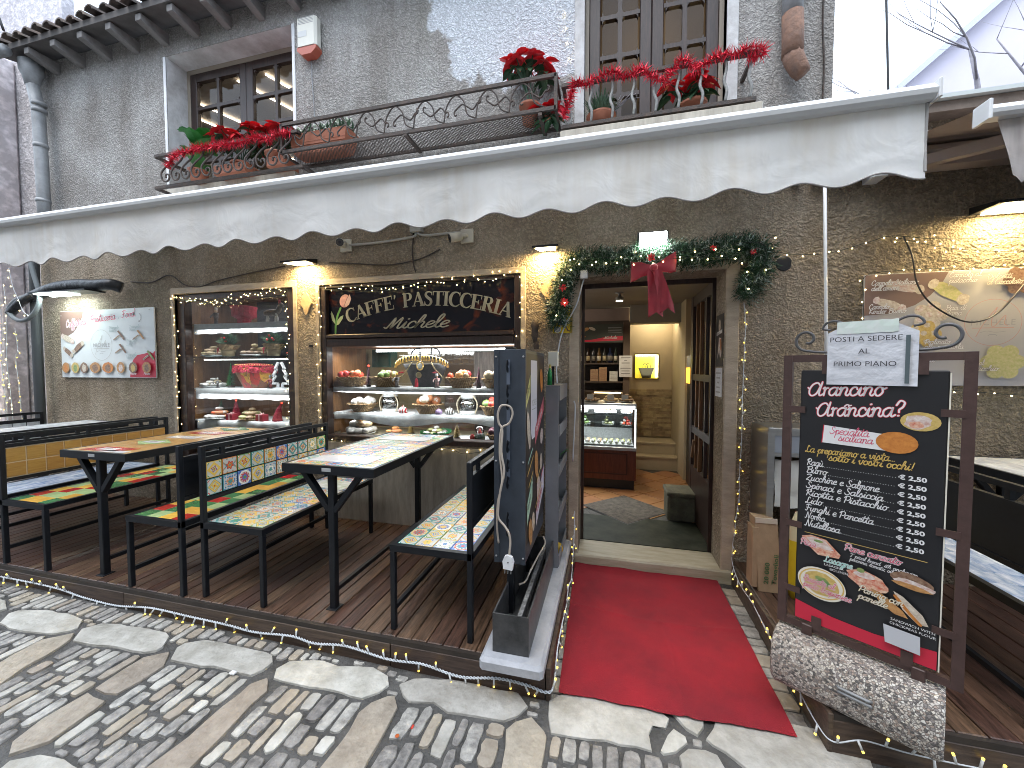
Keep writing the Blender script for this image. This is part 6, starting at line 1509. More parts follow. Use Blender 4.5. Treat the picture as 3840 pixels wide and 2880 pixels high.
# --- pasticceria window
wp = bpy.data.objects.new('display_window', None); COL.objects.link(wp); wp.parent = bld; wp.location = (0, -0.15, 0)
x0, x1, z0, z1 = WP
MB().cbox(x0 + .001, x0 + .055, 0.0, 0.09, z0, z1, .006).build('frame_post', m_darkwood, wp); MB().cbox(x1 - .055, x1 - .001, 0.0, 0.09, z0, z1, .006).build('frame_post', m_darkwood, wp)
MB().cbox(x0 + .0555, x1 - .0555, 0.0, 0.09, z1 - .026, z1 - .001, .005).build('frame_rail', m_darkwood, wp)
MB().cbox(x0 + .0555, x1 - .0555, -.004, 0.09, 1.868, 1.902, .008).build('frame_rail', m_darkwood, wp); MB().cbox(x0 + .0555, x1 - .0555, 0.004, 0.09, 1.79, 1.864, .008).build('frame_rail', m_darkwood, wp)
MB().cbox(x0 + .0555, x1 - .0555, -.006, 0.10, z0 + .001, .965, .006).build('frame_sill', m_darkwood, wp)
MB().quad((x0 + .05, .045, .965), (x1 - .05, .045, .965), (x1 - .05, .045, 1.79), (x0 + .05, .045, 1.79)).build('pane', m_glass, wp)
MB().box(x0 - .02, x0 - .004, .255, .70, .9, 1.9).build('cabinet_side', m_midwood, wp); MB().box(x0 + .003, x0 + .015, .092, .25, .966, 1.80).build('cabinet_side', m_midwood, wp); MB().box(x1 + .004, x1 + .02, .255, .70, .9, 1.9).build('cabinet_side', m_midwood, wp)
MB().box(x0 - .02, x1 + .02, .11, .70, .90, .934).build('cabinet_floor', M('cream laminate', (.60, .54, .40), .5), wp); MB().box(x0 - .02, x1 + .02, .10, .70, 1.80, 1.86).build('cabinet_top', m_cab, wp)
# back of the cabinet: glass to the shop plus dark fluted panel at right
MB().box(-1.35, x1 + .02, .70, .72, .95, 1.80).build('cabinet_back', M('dark fluted panel', (.085, .07, .06), .6, var=.6, vscale=6, stretch=(14, 1, 1)), wp)
MB().box(x0 - .02, -1.352, .70, .72, .95, 1.12).build('cabinet_back', m_cab, wp)
MB().quad((x0 - .02, .702, 1.12), (-1.352, .702, 1.12), (-1.352, .702, 1.80), (x0 - .02, .702, 1.80)).build('rear_pane', glass_mat('rear glass', (.75, .8, .8), .12), wp)
for z, d in ((1.405, .46), (1.165, .5)): MB().box(x0 + .02, x1 - .01, .12, .12 + d, z - .022, z).build('shelf', m_midwood if z > 1.3 else m_plate, wp)
cloth(wp, -2.58, -.73, .105, .5, 1.405, .04, .012, 3.6, ph=.2); cloth(wp, -2.56, -.73, .095, .5, 1.165, .085, .028, 1.15, ph=-2.3); cloth(wp, -1.40, -.74, .115, .4, .938, .01, .0, 1)
MB().bar((-2.28, .38, 1.765), (-.72, .38, 1.765), .022, .022).build('light_tube', m_tube, wp)
MB().bar((-2.5, .16, 1.372), (-.75, .16, 1.372), .012, .010).build('light_tube', glow('dim tube', (.9, .97, 1.), 3.5), wp)
light('display_light', 'AREA', (-1.66, .20, 1.75), 7, (.95, .98, 1.0), 1.7, (0, 0, 0), sizey=.06)
light('display_light', 'AREA', (-1.66, .075, 1.37), 3.0, (.93, .98, 1.0), 1.7, (0, 0, 0), sizey=.05)
light('display_light', 'AREA', (-1.66, .20, 1.10), 1.6, (.95, .98, 1.0), 1.7, (0, 0, 0), sizey=.05)
S1, S2, S3 = 1.41, 1.17, .942
basket('basket of red marzipan fruit at the left of the upper pastry shelf', -2.44, .22, S1, .145, .09, ['red', 'red', 'peach'])
basket('basket of green marzipan fruit beside the black bag', -2.08, .22, S1, .145, .09, ['green', 'green', 'olive', 'brown'])
basket('basket of orange marzipan fruit right of the black bag', -1.30, .22, S1, .14, .09, ['orange', 'red', 'peach', 'brown'])
basket('basket of brown marzipan potatoes on the upper pastry shelf', -.99, .22, S1, .11, .08, ['brown', 'almond'], 9, .042)
basket('basket of white wrapped sweets on the middle pastry shelf', -2.325, .20, S2, .135, .075, ['white'], 12, .036)
basket('basket of peach-coloured marzipan fruit on the middle pastry shelf', -1.63, .20, S2, .135, .085, ['peach', 'peach', 'white', 'orange'], 11, .038)
basket('basket of marzipan strawberries on the middle pastry shelf', -1.00, .20, S2, .11, .08, ['red', 'red', 'green'], 10, .034)
m_plum = M('plum glitter', (.13, .02, .05), .5, var=.4, vscale=40)
bristle_tree('tall plum glitter cone tree with glowing red tip, upper shelf', -2.24, .18, S1, .20, .038, m_plum, M('dark gravel', (.03, .03, .03), .8), 900, tip=MATS['red tip glow']); bristle_tree('plum glitter cone tree near the potatoes, upper shelf', -1.13, .20, S1, .19, .04, m_plum, MATS['dark gravel'], 900)
figurine('nutcracker with yellow hat and white apron, upper pastry shelf', -1.92, .15, S1, .14, M('white apron', (.55, .53, .5), .5, col2=(.04, .04, .05), vscale=18), M('yellow hat', (.65, .40, .05), .5), None)
figurine('red and white nutcracker right of the black bag', -1.515, .15, S1, .13, M('red white coat', (.45, .04, .05), .5, col2=(.6, .58, .55), vscale=22), M('pale hat', (.6, .6, .6), .5), None)
bag = T('black_coffa_bag', 'black Sicilian coffa bag with gold tassel trim and mirror in pastry window', 'bag', (-1.70, .30, S1))
m_bk = M('black velvet', (.012, .012, .014), .6, var=.3, bump=.2)
MB().lathe([(.13, .001), (.16, .06), (.19, .14), (.235, .215), (.215, .222), (.17, .1)], (0, 0, 0), 26, 1, .45).build('bag_body', m_bk, bag, local=True, smooth=True)
for sx in (-1, 1):
    pts = crom([(sx * .02, -.105, .29), (sx * .10, -.115, .285), (sx * .20, -.105, .262), (sx * .265, -.08, .225)], 6)
    MB().tube([tuple(p) for p in pts], .013, 8).build('flap_roll', m_bk, bag, local=True, smooth=True)
    for k in range(0, len(pts), 2): MB().lathe([(.003, .028), (.006, .016), (.012, -.022), (.001, -.024)], tuple(pts[k] + Vector((0, -.014, -.018))), 8).build('tassel', m_gold, bag, local=True, smooth=True)
    for k in range(1, len(pts), 3): MB().ball(tuple(pts[k] + Vector((0, -.014, .012))), .006, 6, 4).build('bead', m_gold, bag, local=True)
    MB().tube([tuple(p) for p in crom([(sx * .10, -.09, .235), (sx * .14, -.095, .17), (sx * .19, -.09, .12), (sx * .21, -.085, .09)][:4], 5)], .006, 6).build('braid', M('dull gold braid', (.42, .36, .20), .6), bag, local=True)
    MB().tube([tuple(p) for p in crom([(sx * .05, .0, .24), (sx * .06, 0, .34), (sx * .02 + .05 * sx, 0, .37), (sx * .14, 0, .34), (sx * .15, 0, .24)], 6)], .007, 6).build('handle', m_bk, bag, local=True, smooth=True)
    MB().lathe([(.001, 0), (.02, .004), (.028, .012), (.001, .016)], (sx * .17 - .02, -.12, .13), 8, jit=.25).build('rosette', M('red rosette', (.5, .02, .04), .6), bag, local=True)
ringm = MB().tube([(.032 * math.cos(a), -.118, .20 + .037 * math.sin(a)) for a in [2 * math.pi * k / 24 for k in range(25)]], .007, 6); ringm.build('mirror_ring', m_gold, bag, local=True, smooth=True)
md_ = MB().lathe([(.001, 0), (.028, .002), (.026, .008), (.001, .01)], (0, 0, 0), 18).build('mirror', m_foil, bag, local=True); md_.location = (0, -.112, .20); md_.rotation_euler = (R(90), 0, 0)
md_ = MB().lathe([(.001, 0), (.03, .003), (.022, .010), (.001, .014)], (0, 0, 0), 18).build('medallion', M('dull gold braid', (.42, .36, .2)), bag, local=True); md_.location = (-.02, -.102, .115); md_.rotation_euler = (R(90), 0, 0)
MB().lathe([(.004, .09), (.014, .07), (.018, .005), (.001, .004)], (-.03, -.13, 0), 10).build('red_tassel', MATS['red rosette'], bag, local=True)
def lantern(label, x, y, z):
    t = T('glass_lantern', label, 'lantern', (x, y, z))
    MB().lathe([(.075, .001), (.078, .03), (.070, .034)], (0, 0, 0), 20).build('base_band', m_plate, t, local=True, smooth=True); MB().lathe([(.066, .145), (.07, .148), (.066, .172), (.03, .178)], (0, 0, 0), 20).build('top_band', m_plate, t, local=True, smooth=True)
    MB().lathe([(.068, .034), (.082, .07), (.084, .10), (.07, .14)], (0, 0, 0), 24).build('globe', m_clear, t, local=True, smooth=True)
    MB().lathe([(.012, .177), (.02, .185), (.015, .195), (.001, .196)], (0, 0, 0), 10).build('cap', glow('lantern cap', (1, 1, 1), 1.6, False), t, local=True); MB().ball((0, 0, .085), .05, 14, 8).build('snow_globe', glass_mat('mirror glass', (.7, .72, .74), .3, .03), t, local=True, smooth=True)
    for sx in (-1, 1): MB().tube([tuple(p) for p in crom([(sx * .055, -.03, .17), (sx * .09, -.03, .12), (sx * .096, -.03, .07), (sx * .078, -.03, .01)], 5)], .0065, 6).build('rope', M('cream rope', (.6, .52, .38), .8), t, local=True, smooth=True)
lantern('glass lantern with rope, left one on the middle pastry shelf', -2.035, .22, S2); lantern('glass lantern with rope, right one on the middle pastry shelf', -1.24, .22, S2)
def cupcake(label, x, y, z, r, mat):
    t = T('marzipan_cake', label, 'cake', (x, y, z)); mb = MB(); n = 16
    prof = [(.8 * r, .001), (r, r * .4), (r * .95, r * .9), (r * .6, r * 1.3), (.15 * r, r * 1.45), (.001, r * 1.5)]
    mb.lathe(prof, (0, 0, 0), n); mb.build('cake', mat, t, local=True, smooth=True)
    MB().tube([(0, 0, r * 1.45), (r * .15, 0, r * 1.75)], r * .1, 6).build('stem', mat, t, local=True)
def striped(name, a, b_):
    m, nt, ns, lk, bb = _new(name); tc = nd(ns, 'ShaderNodeTexCoord'); w = nd(ns, 'ShaderNodeTexWave'); w.inputs['Scale'].default_value = 18; w.bands_direction = 'X'; w.inputs['Distortion'].default_value = 1; lk.new(tc.outputs['Object'], w.inputs['Vector']); rp = nd(ns, 'ShaderNodeValToRGB'); rp.color_ramp.interpolation = 'CONSTANT'; rp.color_ramp.elements[0].color = a + (1,); rp.color_ramp.elements[1].color = b_ + (1,); rp.color_ramp.elements[1].position = .5; lk.new(w.outputs['Fac'], rp.inputs[0]); lk.new(rp.outputs[0], bb.inputs['Base Color']); bb.inputs['Roughness'].default_value = .4; return m
cupcake('red and white striped little cake on the middle pastry shelf', -1.856, .14, S2, .042, striped('candy stripe', (.55, .04, .05), (.75, .72, .68))); cupcake('small lilac cake beside the white striped cake', -1.49, .13, S2, .034, M('lilac icing', (.32, .22, .38), .5)); cupcake('black and white striped little cake on the middle pastry shelf', -1.395, .15, S2, .042, striped('liquorice stripe', (.06, .05, .05), (.72, .72, .70)))
plateful('plate of pale meringues at the bottom left of the pastry window', -2.36, .22, S3, .14, ['white', 'white', 'almond'], 18, .05, 1.2, .6)
plateful('small heap of pink marzipan sweets on the bottom pastry shelf', -2.05, .30, S3, .06, ['peach', 'white'], 6, .032)
m_goldtr = M('gold bristle', (.42, .30, .10), .5, metal=.3)
bristle_tree('gold bottle-brush tree, left one on the bottom pastry shelf', -1.86, .30, S3, .14, .055, m_goldtr, m_darkwood, 800); bristle_tree('gold bottle-brush tree, right one on the bottom pastry shelf', -1.325, .16, S3, .15, .055, m_goldtr, m_darkwood, 800)
tg = plateful('red tray with green frill and white sweets on bottom pastry shelf', -1.60, .30, S3, .13, ['white', 'white', 'olive'], 12, .032, tray=M('red tray', (.3, .02, .02), .4))
fl = MB()
for k in range(300):
    a = rd5.uniform(0, 6.28); fl.tri((.12 * math.cos(a), .12 * math.sin(a), .02), (.15 * math.cos(a + .05), .15 * math.sin(a + .05), .03 + rd5.uniform(0, .03)), (.13 * math.cos(a + .12), .13 * math.sin(a + .12), .045))
fl.build('frill', M('green frill', (.04, .26, .10), .5), tg, local=True)
sg = T('snow_globe', 'small snow globe on a dark base in the bottom right of pastry window', 'snow globe', (-1.115, .18, S3)); MB().lathe([(.045, .001), (.05, .02), (.042, .05), (.035, .055)], (0, 0, 0), 16).build('base', M('dark green glaze', (.03, .05, .03), .3), sg, local=True, smooth=True); MB().ball((0, 0, .088), .042, 16, 10).build('globe', m_clear, sg, local=True, smooth=True); MB().lathe([(.02, .06), (.014, .08), (.001, .11)], (0, 0, 0), 10).build('santa', M('red coat', (.5, .05, .04), .5), sg, local=True); MB().lathe([(.03, .053), (.028, .062), (.001, .064)], (0, 0, 0), 12).build('snow', m_plate, sg, local=True); MB().lathe([(.022, .001), (.025, .03), (.012, .055), (.001, .06)], (-.065, -.02, 0), 10).build('gnome', MATS['red coat'], sg, local=True)
basket('bowl of dark purple marzipan grapes, bottom right of pastry window', -.985, .22, S3, .07, .05, ['purple'], 9, .03)
# view into the shop behind the glass: teal box, lit counter top
tag(MB().cbox(-2.62, -2.38, .80, .95, 1.60, 1.80, .005).build('teal_box', M('teal carton', (.04, .20, .19), .6)), 'teal box glimpsed behind the pastry window', 'box')

# ---------------------------------------------------------------- fascia sign CAFFE' PASTICCERIA
sgn = T('shop_sign', "dark glossy shop sign with gold lettering CAFFE' PASTICCERIA above the pastry window", 'sign', (-1.66, .03, 1.90))
def signmat():
    m, nt, ns, lk, b = _new('black gold-flecked glass'); tc = nd(ns, 'ShaderNodeTexCoord'); n = nd(ns, 'ShaderNodeTexNoise'); n.inputs['Scale'].default_value = 6; n.inputs['Detail'].default_value = 7; n.inputs['Distortion'].default_value = 1; lk.new(tc.outputs['Object'], n.inputs[0]); rp = nd(ns, 'ShaderNodeValToRGB'); rp.color_ramp.elements[0].position = .58; rp.color_ramp.elements[0].color = (.008, .008, .014, 1); rp.color_ramp.elements[1].position = .75; rp.color_ramp.elements[1].color = (.13, .03, .012, 1); lk.new(n.outputs[0], rp.inputs[0]); lk.new(rp.outputs[0], b.inputs['Base Color']); b.inputs['Roughness'].default_value = .2; b.inputs['Specular IOR Level'].default_value = .22; return m
MB().box(x0 + .056, x1 - .056, .045, .06, 1.903, 2.333).build('panel', signmat(), sgn)
m_gl = M('aged gold leaf', (.52, .48, .36), .35, metal=.55, col2=(.34, .31, .22), vscale=10)
def arc_text(body, cx, cz, rad, size, a0, a1, y):
    tot = sum(SERIF[c][0] for c in body); k = size / 10; acc = 0
    for c in body:
        w, st = SERIF[c]; mid = acc + w / 2; acc += w
        if not st: continue
        a = a0 + (a1 - a0) * mid / tot; mb = MB()
        for s_ in st:
            pts = s_
            if len(s_) > 3: q = crom([Vector((p[0], p[1], p[2])) for p in s_], 4); pts = [(p.x, p.y, max(.2, p.z)) for p in q]
            ribbon(mb, [((p[0] - w / 2) * k * 1.04, p[1] * k, p[2] * k) for p in pts], k, flat=1)
        ph = math.pi / 2 - a
        mb.v = [((vx * math.cos(-a) - vy * math.sin(-a)), (vx * math.sin(-a) + vy * math.cos(-a)), vz) for vx, vy, vz in mb.v]
        px, pz = cx + rad * math.sin(a), cz + rad * math.cos(a)
        o = put_mb('letter', mb, m_gl, sgn, Vector((px, y, pz)) - sgn.location, FR)
        so = o.modifiers.new('depth', 'SOLIDIFY'); so.thickness = .004; so.offset = 1
RAD = 2.34
arc_text("CAFFE' PASTICCERIA", -1.577, 2.138 - RAD, RAD, .124, -.338, .338, .0435)
mb, w = script('Michele', .056, 1.7, .35, wid=.62); o = put_mb('lettering', mb, m_gl, sgn, Vector((-1.985, .0435, 1.948)) - sgn.location, FR)
so = o.modifiers.new('depth', 'SOLIDIFY'); so.thickness = .004; so.offset = 1
tl = Print(sgn, Vector((-2.62, .0445, 1.90)) - sgn.location, FR)
tl.line([tuple(p[:2]) for p in crom([(.125, .02, 0), (.13, .10, 0), (.15, .18, 0), (.185, .25, 0)], 5)], .020, ink('tulip stem', (.10, .26, .07))); tl.shape([(.125, .10), (.09, .14), (.075, .20), (.085, .225), (.105, .19), (.12, .15)], ink('tulip leaf', (.35, .42, .25))); tl.shape([(.135, .09), (.165, .10), (.205, .15), (.215, .185), (.18, .17), (.15, .14)], INK['tulip leaf'])
tl.shape(ell(.232, .315, .055, .062, 20, rot=-.5), ink('tulip petal', (.66, .36, .33))); tl.shape([(.225, .265), (.275, .275), (.30, .33), (.285, .375), (.255, .34)], ink('tulip petal dark', (.70, .48, .44))); tl.line([(.222, .262), (.255, .335), (.285, .375)], .004, ink('petal line', (.16, .05, .05)))
# ---------------------------------------------------------------- shop interior seen through the door
room = T('shop_interior', 'dim cafe interior seen through the open door, cream walls and stairs', 'room', (0.3, 1.8, 0.1))
m_creamw = M('cream wall paint', (.50, .42, .28), .85, var=.06, vscale=3); m_ceil = M('grey ceiling paint', (.27, .255, .225), .9, var=.08, vscale=2); m_pinkw = M('dusky pink wall', (.30, .22, .19), .9, var=.08)
MB().box(-2.7, 1.17, .26, 5.2, -.05, .094).build('screed', m_mortar, room)
MB().box(-2.7, 1.17, .255, 5.2, 2.50, 2.61).build('ceiling', m_ceil, room)
MB().box(-2.75, -2.7, .75, 5.2, .09, 2.5).build('left_wall', m_creamw, room); MB().box(1.16, 1.178, .26, 2.4, .09, 2.5).build('right_wall', m_pinkw, room)
MB().box(.98, 1.178, 2.4, 5.2, .09, 2.5).build('right_wall', m_creamw, room)
MB().box(-2.7, .30, 3.0, 3.1, .09, 2.5).build('rear_wall', m_pinkw, room)
MB().box(.30, .98, 2.75, 2.95, 2.24, 2.5).build('arch_beam', m_ceil, room)
# stair recess with niche
nz0, nz1, nx0, nx1 = 1.43, 1.82, .415, .78
wall_holes([.30, .98], [.09, 2.5], [(nx0, nx1, nz0, nz1)], 3.5, 3.62).build('niche_wall', m_creamw, room)
MB().box(nx0, nx1, 3.62, 3.64, nz0, nz1).build('niche_back', M('yellow niche paint', (.72, .62, .05), .6), room)
for a in ((nx0 - .012, nx0 + .006, nz0, nz1), (nx1 - .006, nx1 + .012, nz0, nz1), (nx0, nx1, nz1 - .004, nz1 + .014), (nx0, nx1, nz0 - .014, nz0 + .004)): MB().box(a[0], a[1], 3.485, 3.499, a[2], a[3]).build('niche_trim', M('brass niche trim', (.25, .20, .06), .4, metal=.5), room)
MB().box(nx1 - .03, nx1 - .012, 3.59, 3.61, nz0 + .02, nz1 - .02).build('niche_tube', glow('niche tube', (1, .95, .7), 12), room); MB().box(nx0 + .02, nx1 - .03, 3.59, 3.61, nz1 - .022, nz1 - .008).build('niche_tube', MATS['niche tube'], room)
light('niche_light', 'AREA', (.60, 3.52, 1.62), .55, (1, .9, .5), .3, (R(90), 0, 0))
cb = T('black_handbag', 'small black coffa handbag in the lit yellow wall niche', 'bag', (.60, 3.56, 1.435)); MB().lathe([(.07, .001), (.085, .06), (.125, .16), (.115, .165), (.08, .08)], (0, 0, 0), 20, 1, .3).build('bag_body', m_bk, cb, local=True, smooth=True)
for dx in (-.02, .025): MB().tube([tuple(p) for p in crom([(dx - .035, -.02, .15), (dx - .032, -.02, .21), (dx, -.02, .24), (dx + .032, -.02, .21), (dx + .035, -.02, .15)], 5)], .006, 6).build('handle', m_bk, cb, local=True)
# stone cladding strips on the lower wall
rc = random.Random(2); m_clad = M('sandstone cladding', (.40, .31, .18), .85, var=.3, vscale=9, bump=.4, bscale=25, rand=.25)
z = .5
while z < 1.22:
    h = rc.uniform(.03, .05); xx = .31
    while xx < .975:
        w = min(rc.uniform(.10, .26), .978 - xx); MB().box(xx + .001, xx + w - .001, 3.47 - rc.uniform(0, .018), 3.499, z + .001, z + h - .001).build('cladding_stone', m_clad, room); xx += w
    z += h
# stairs
m_step = M('cream marble step', (.48, .40, .27), .4, var=.12, vscale=4)
for i, (y, zt) in enumerate(((2.88, .275), (3.05, .45))): MB().cbox(.40, .985, y, 3.5, .095 if i == 0 else .276, zt, .004).build('stair_step', m_step, room); MB().cbox(.39, .985, y - .02, 3.5, zt + .0005, zt + .025, .004).build('stair_tread', m_step, room)
# floor tiles: terracotta laid diagonally, dark joints
m_terra = M('terracotta tile', (.40, .19, .085), .35, var=.15, vscale=9, rand=.12)
tq = .285; trm = MB().prism([(0, tq / 2 * .985), (-.14 * .985, 0), (0, -tq / 2 * .985), (.14 * .985, 0)][::1], 0, .006)
tsh = mesh_of(MB().cbox(-.137, .137, -.137, .137, 0, .006, .002), 'floor_tile', m_terra)
for i in range(-9, 10):
    for j in range(-9, 12):
        cx, cy = .218 + (i - j) * .2, 1.684 + (i + j) * .2
        if -.85 < cx < 1.14 and .9 < cy < 2.86: inst('floor_tile', tsh, room, Vector((cx, cy, .095)) - room.location, (0, 0, R(45)))
MB().box(-.9, 1.15, .275, .87, .094, .102).build('marble_strip', M('dark green marble', (.016, .021, .015), .6, spec=.15, col2=(.05, .055, .04), vscale=6), room)
rug = T('floor_mosaic', 'grey patterned rug laid diagonally on the terracotta floor', 'rug', (.19, 1.13, .102))
MB().prism([(.19, 1.55), (-.25, 1.12), (.19, .70), (.62, 1.13)], .1015, .1045).build('mat', M('rug weave', (.17, .15, .125), .9, col2=(.065, .055, .05), vscale=16, bump=.2), rug)
MB().prism([(.19, 1.565), (-.265, 1.12), (.19, .685), (.635, 1.13)], .1012, .1022).build('border', MATS['ink soft black'], rug)
bx = T('stone_trough', 'greenish stone trough on the floor by the open door leaf', 'trough', (.74, 1.02, .102)); MB().cbox(-.165, .16, -.13, .16, .001, .24, .02).build('base', M('mossy grey stone', (.14, .135, .095), .8, var=.4, vscale=8, bump=.4), bx, local=True); MB().cbox(-.175, .165, -.14, .17, .241, .275, .01).build('lid', MATS['mossy grey stone'], bx, local=True)
# door leaf, open inwards along the right jamb
leaf = T('door_leaf', 'dark wooden glazed door leaf standing open inside the doorway', 'door', (.835, .29, .105)); LY = 1.20
def yz(mb, y0, y1, z0, z1, t=.04, x=.815): return mb.box(x, x + t, y0, y1, z0, z1)
for a in ((.29, .385), (LY - .10, LY)): yz(MB(), a[0], a[1], .115, 2.30).build('stile', m_darkwood, leaf)
for a in ((.115, .62), (.95, 1.02), (1.47, 1.53), (2.20, 2.30)): yz(MB(), .3855, LY - .1005, a[0], a[1], .034, .818).build('rail', m_darkwood, leaf)
for yy in (.58, .64 + .15, .95): yz(MB(), yy, yy + .028, .62, 2.2, .03, .82).build('muntin', m_midwood if yy > .7 else m_darkwood, leaf)
MB().quad((.835, .385, .62), (.835, LY - .1, .62), (.835, LY - .1, 2.2), (.835, .385, 2.2)).build('pane', glass_mat('dark door glass', (.35, .35, .37), .1), leaf)
MB().bar((.80, .9, .9), (.80, .98, .72), .02).build('pull_bar', M('brown leather strap', (.25, .14, .07), .6), leaf)
# door frame lining and stickers on the right jamb
MB().box(.79, .8145, .265, .285, .103, 2.299).build('door_lining', m_darkwood, bld); MB().box(-.224, -.20, .265, .285, .103, 2.299).build('door_lining', m_darkwood, bld); MB().box(-.1995, .7895, .265, .285, 2.26, 2.299).build('door_lining', m_darkwood, bld)
st = T('cannoli_sticker', 'tall black cannoli poster on the right door jamb', 'poster', (.813, .12, 1.6)); MB().box(.8125, .8150, .03, .225, 1.60, 1.99).build('panel', k_black, st)
ps = Print(st, Vector((.8122, .225, 1.60)) - st.location, (R(90), 0, R(-90))); ps.shape(ell(.10, .31, .03, .045, 14), k_food['cream']); ps.shape([(.02, .235), (.17, .25), (.17, .275), (.02, .26)], k_white); ps.shape([(.05, .05), (.09, .22), (.15, .21), (.165, .10), (.13, .06), (.10, .12)], k_food['white']); ps.shape([(.11, .21), (.15, .20), (.16, .11), (.13, .13)], k_food['orange']); ps.text('APERTO', .03, .24, .024, k_black)
nt_ = T('paper_notice', 'small printed white notice taped low on the right door jamb', 'notice', (.813, .12, 1.37)); MB().box(.8115, .8135, .04, .215, 1.372, 1.59).build('sheet', M('crumpled paper', (.76, .78, .84)), nt_)
pn2 = Print(nt_, Vector((.8112, .215, 1.37)) - nt_.location, (R(90), 0, R(-90)))
for k, wd in enumerate((.12, .09, .05, .08, .11)): pn2.line([(.085 - wd / 2, .18 - k * .036), (.085 + wd / 2, .18 - k * .036)], .012, k_grey)
# refrigerated counter
ct = T('pastry_counter', 'glass pastry counter with dark red wooden base inside the shop', 'counter', (-.3, 2.05, .1)); m_mahog = M('mahogany', (.17, .042, .018), .35, var=.3, vscale=5, stretch=(6, 6, 1))
cx0, cx1, cy0, cy1 = -1.1, .335, 1.78, 2.35
MB().box(cx0, cx1 - .02, cy0 + .03, cy1, .101, .22).build('plinth', k_black, ct); MB().cbox(cx0, cx1, cy0, cy1, .2205, .585, .004).build('base', m_mahog, ct)
for a in ((cx0 + .02, cx1 - .10, .535, .55), (cx0 + .02, cx1 - .10, .285, .30)): MB().cbox(a[0], a[1], cy0 - .008, cy0 - .0005, a[2], a[3], .002).build('moulding', M('dark mahogany', (.075, .02, .01), .4), ct)
MB().cbox(cx1 - .115, cx1 - .10, cy0 - .008, cy0 - .0005, .30, .535, .002).build('moulding', MATS['dark mahogany'], ct)
m_steel = M('brushed steel', (.45, .46, .47), .35, metal=.8, var=.1, vscale=3, stretch=(1, 1, 20))
MB().cbox(cx0, cx1 + .005, cy0 - .012, cy1, .5855, .625, .004).build('steel_band', m_steel, ct)
for z in (.645, .868, 1.02): MB().box(cx0, cx1 - .03, cy0 + .05, cy1 - .03, z - .008, z).build('shelf', m_plate if z < .7 else MATS['shelf glass'], ct)
MB().cbox(cx0, cx1, cy0 + .01, cy1, 1.13, 1.16, .004).build('top_slab', m_steel, ct)
MB().box(cx0, cx1 - .02, cy0 + .006, cy0 + .03, 1.095, 1.128).build('light_tube', glow('counter tube', (.9, .97, 1), 7), ct)
MB().box(cx0, cx1 - .02, cy1 - .02, cy1, .63, 1.13).build('back_grille', M('white slotted plastic', (.55, .58, .58), .5, var=.2, vscale=40), ct)
MB().quad((cx0, cy0 + .004, .626), (cx1, cy0 + .004, .626), (cx1, cy0 + .004, 1.13), (cx0, cy0 + .004, 1.13)).build('front_pane', m_clear, ct)
MB().quad((cx1, cy0, .626), (cx1, cy1, .626), (cx1, cy1, 1.13), (cx1, cy0, 1.13)).build('side_pane', m_clear, ct)
MB().bar((cx1 - .012, cy0 + .012, .626), (cx1 - .012, cy0 + .012, 1.095), .014).build('light_tube', glow('counter tube dim', (.9, .97, 1), 3), ct)
light('counter_light', 'AREA', (-.3, 1.86, 1.09), 5, (.92, .98, 1), 1.2, (0, 0, 0), sizey=.05)
light('counter_light', 'AREA', (-.3, 1.90, .85), 2.5, (.92, .98, 1), 1.2, (0, 0, 0), sizey=.05)
for i in range(9):     # cannoli on the lower shelf
    t = T('cannolo', ['leftmost', 'second', 'third', 'fourth', 'middle', 'sixth', 'seventh', 'eighth', 'rightmost'][i] + ' cannolo of the row on the lowest counter shelf', 'cannolo', (-.32 + i * .072, 1.90, .646), 'row of cannoli in the counter'); c_ = ['olive', 'brown'][i % 2 if i < 4 else 0]
    m_ = MB().tube([(-.008, -.06, .035), (0, 0, .03), (.008, .06, .035)], .024, 10); m_.build('shell', FRU[c_], t, local=True, smooth=True); MB().ball((-.008, -.062, .035), .018, 8, 5).build('cream', FRU['white'], t, local=True); MB().ball((-.01, -.07, .042), .007, 6, 4).build('cherry', FRU['purple'], t, local=True)
for z, L in ((1.022, ((-.32, 'white', 'bowl of white cream sweets at left of top counter shelf'), (-.10, 'brown', 'tray of brown biscuits in the middle of top counter shelf'), (.03, 'olive', 'plate of green fruit pastries on top counter shelf'), (.23, 'peach', 'plate of peach sweets at right of top counter shelf'))), (.87, ((-.29, 'green', 'plate of green pastries at left of middle counter shelf'), (.0, 'olive', 'plate of green and orange pastries on middle counter shelf'), (.22, 'red', 'plate of red strawberries on middle counter shelf')))):
    for x, c_, lb in L: plateful(lb, x, 1.93, z, .075, [c_, c_, 'white'], 11, .022, 1.2, .8)
for x, c_, lb in ((-.2, 'brown', 'dark loaf-like pastries piled on the counter top'), (.03, 'almond', 'pale biscuits heaped on the counter top by the price card'), (.22, 'brown', 'brown pastries at right end of the counter top')): plateful(lb, x, 1.95, 1.162, .10, [c_], 12, .03, 1, .6)
for x in (-.22, .03, .20): tag(MB().box(x - .04, x + .04, 1.86, 1.862, 1.20, 1.265).build('price_card', m_paintwhite), {-.22: 'blank-looking white price card at left on the counter top', .03: 'white price card in the middle of the counter top', .2: 'white price card at right on the counter top'}[x], 'price card')
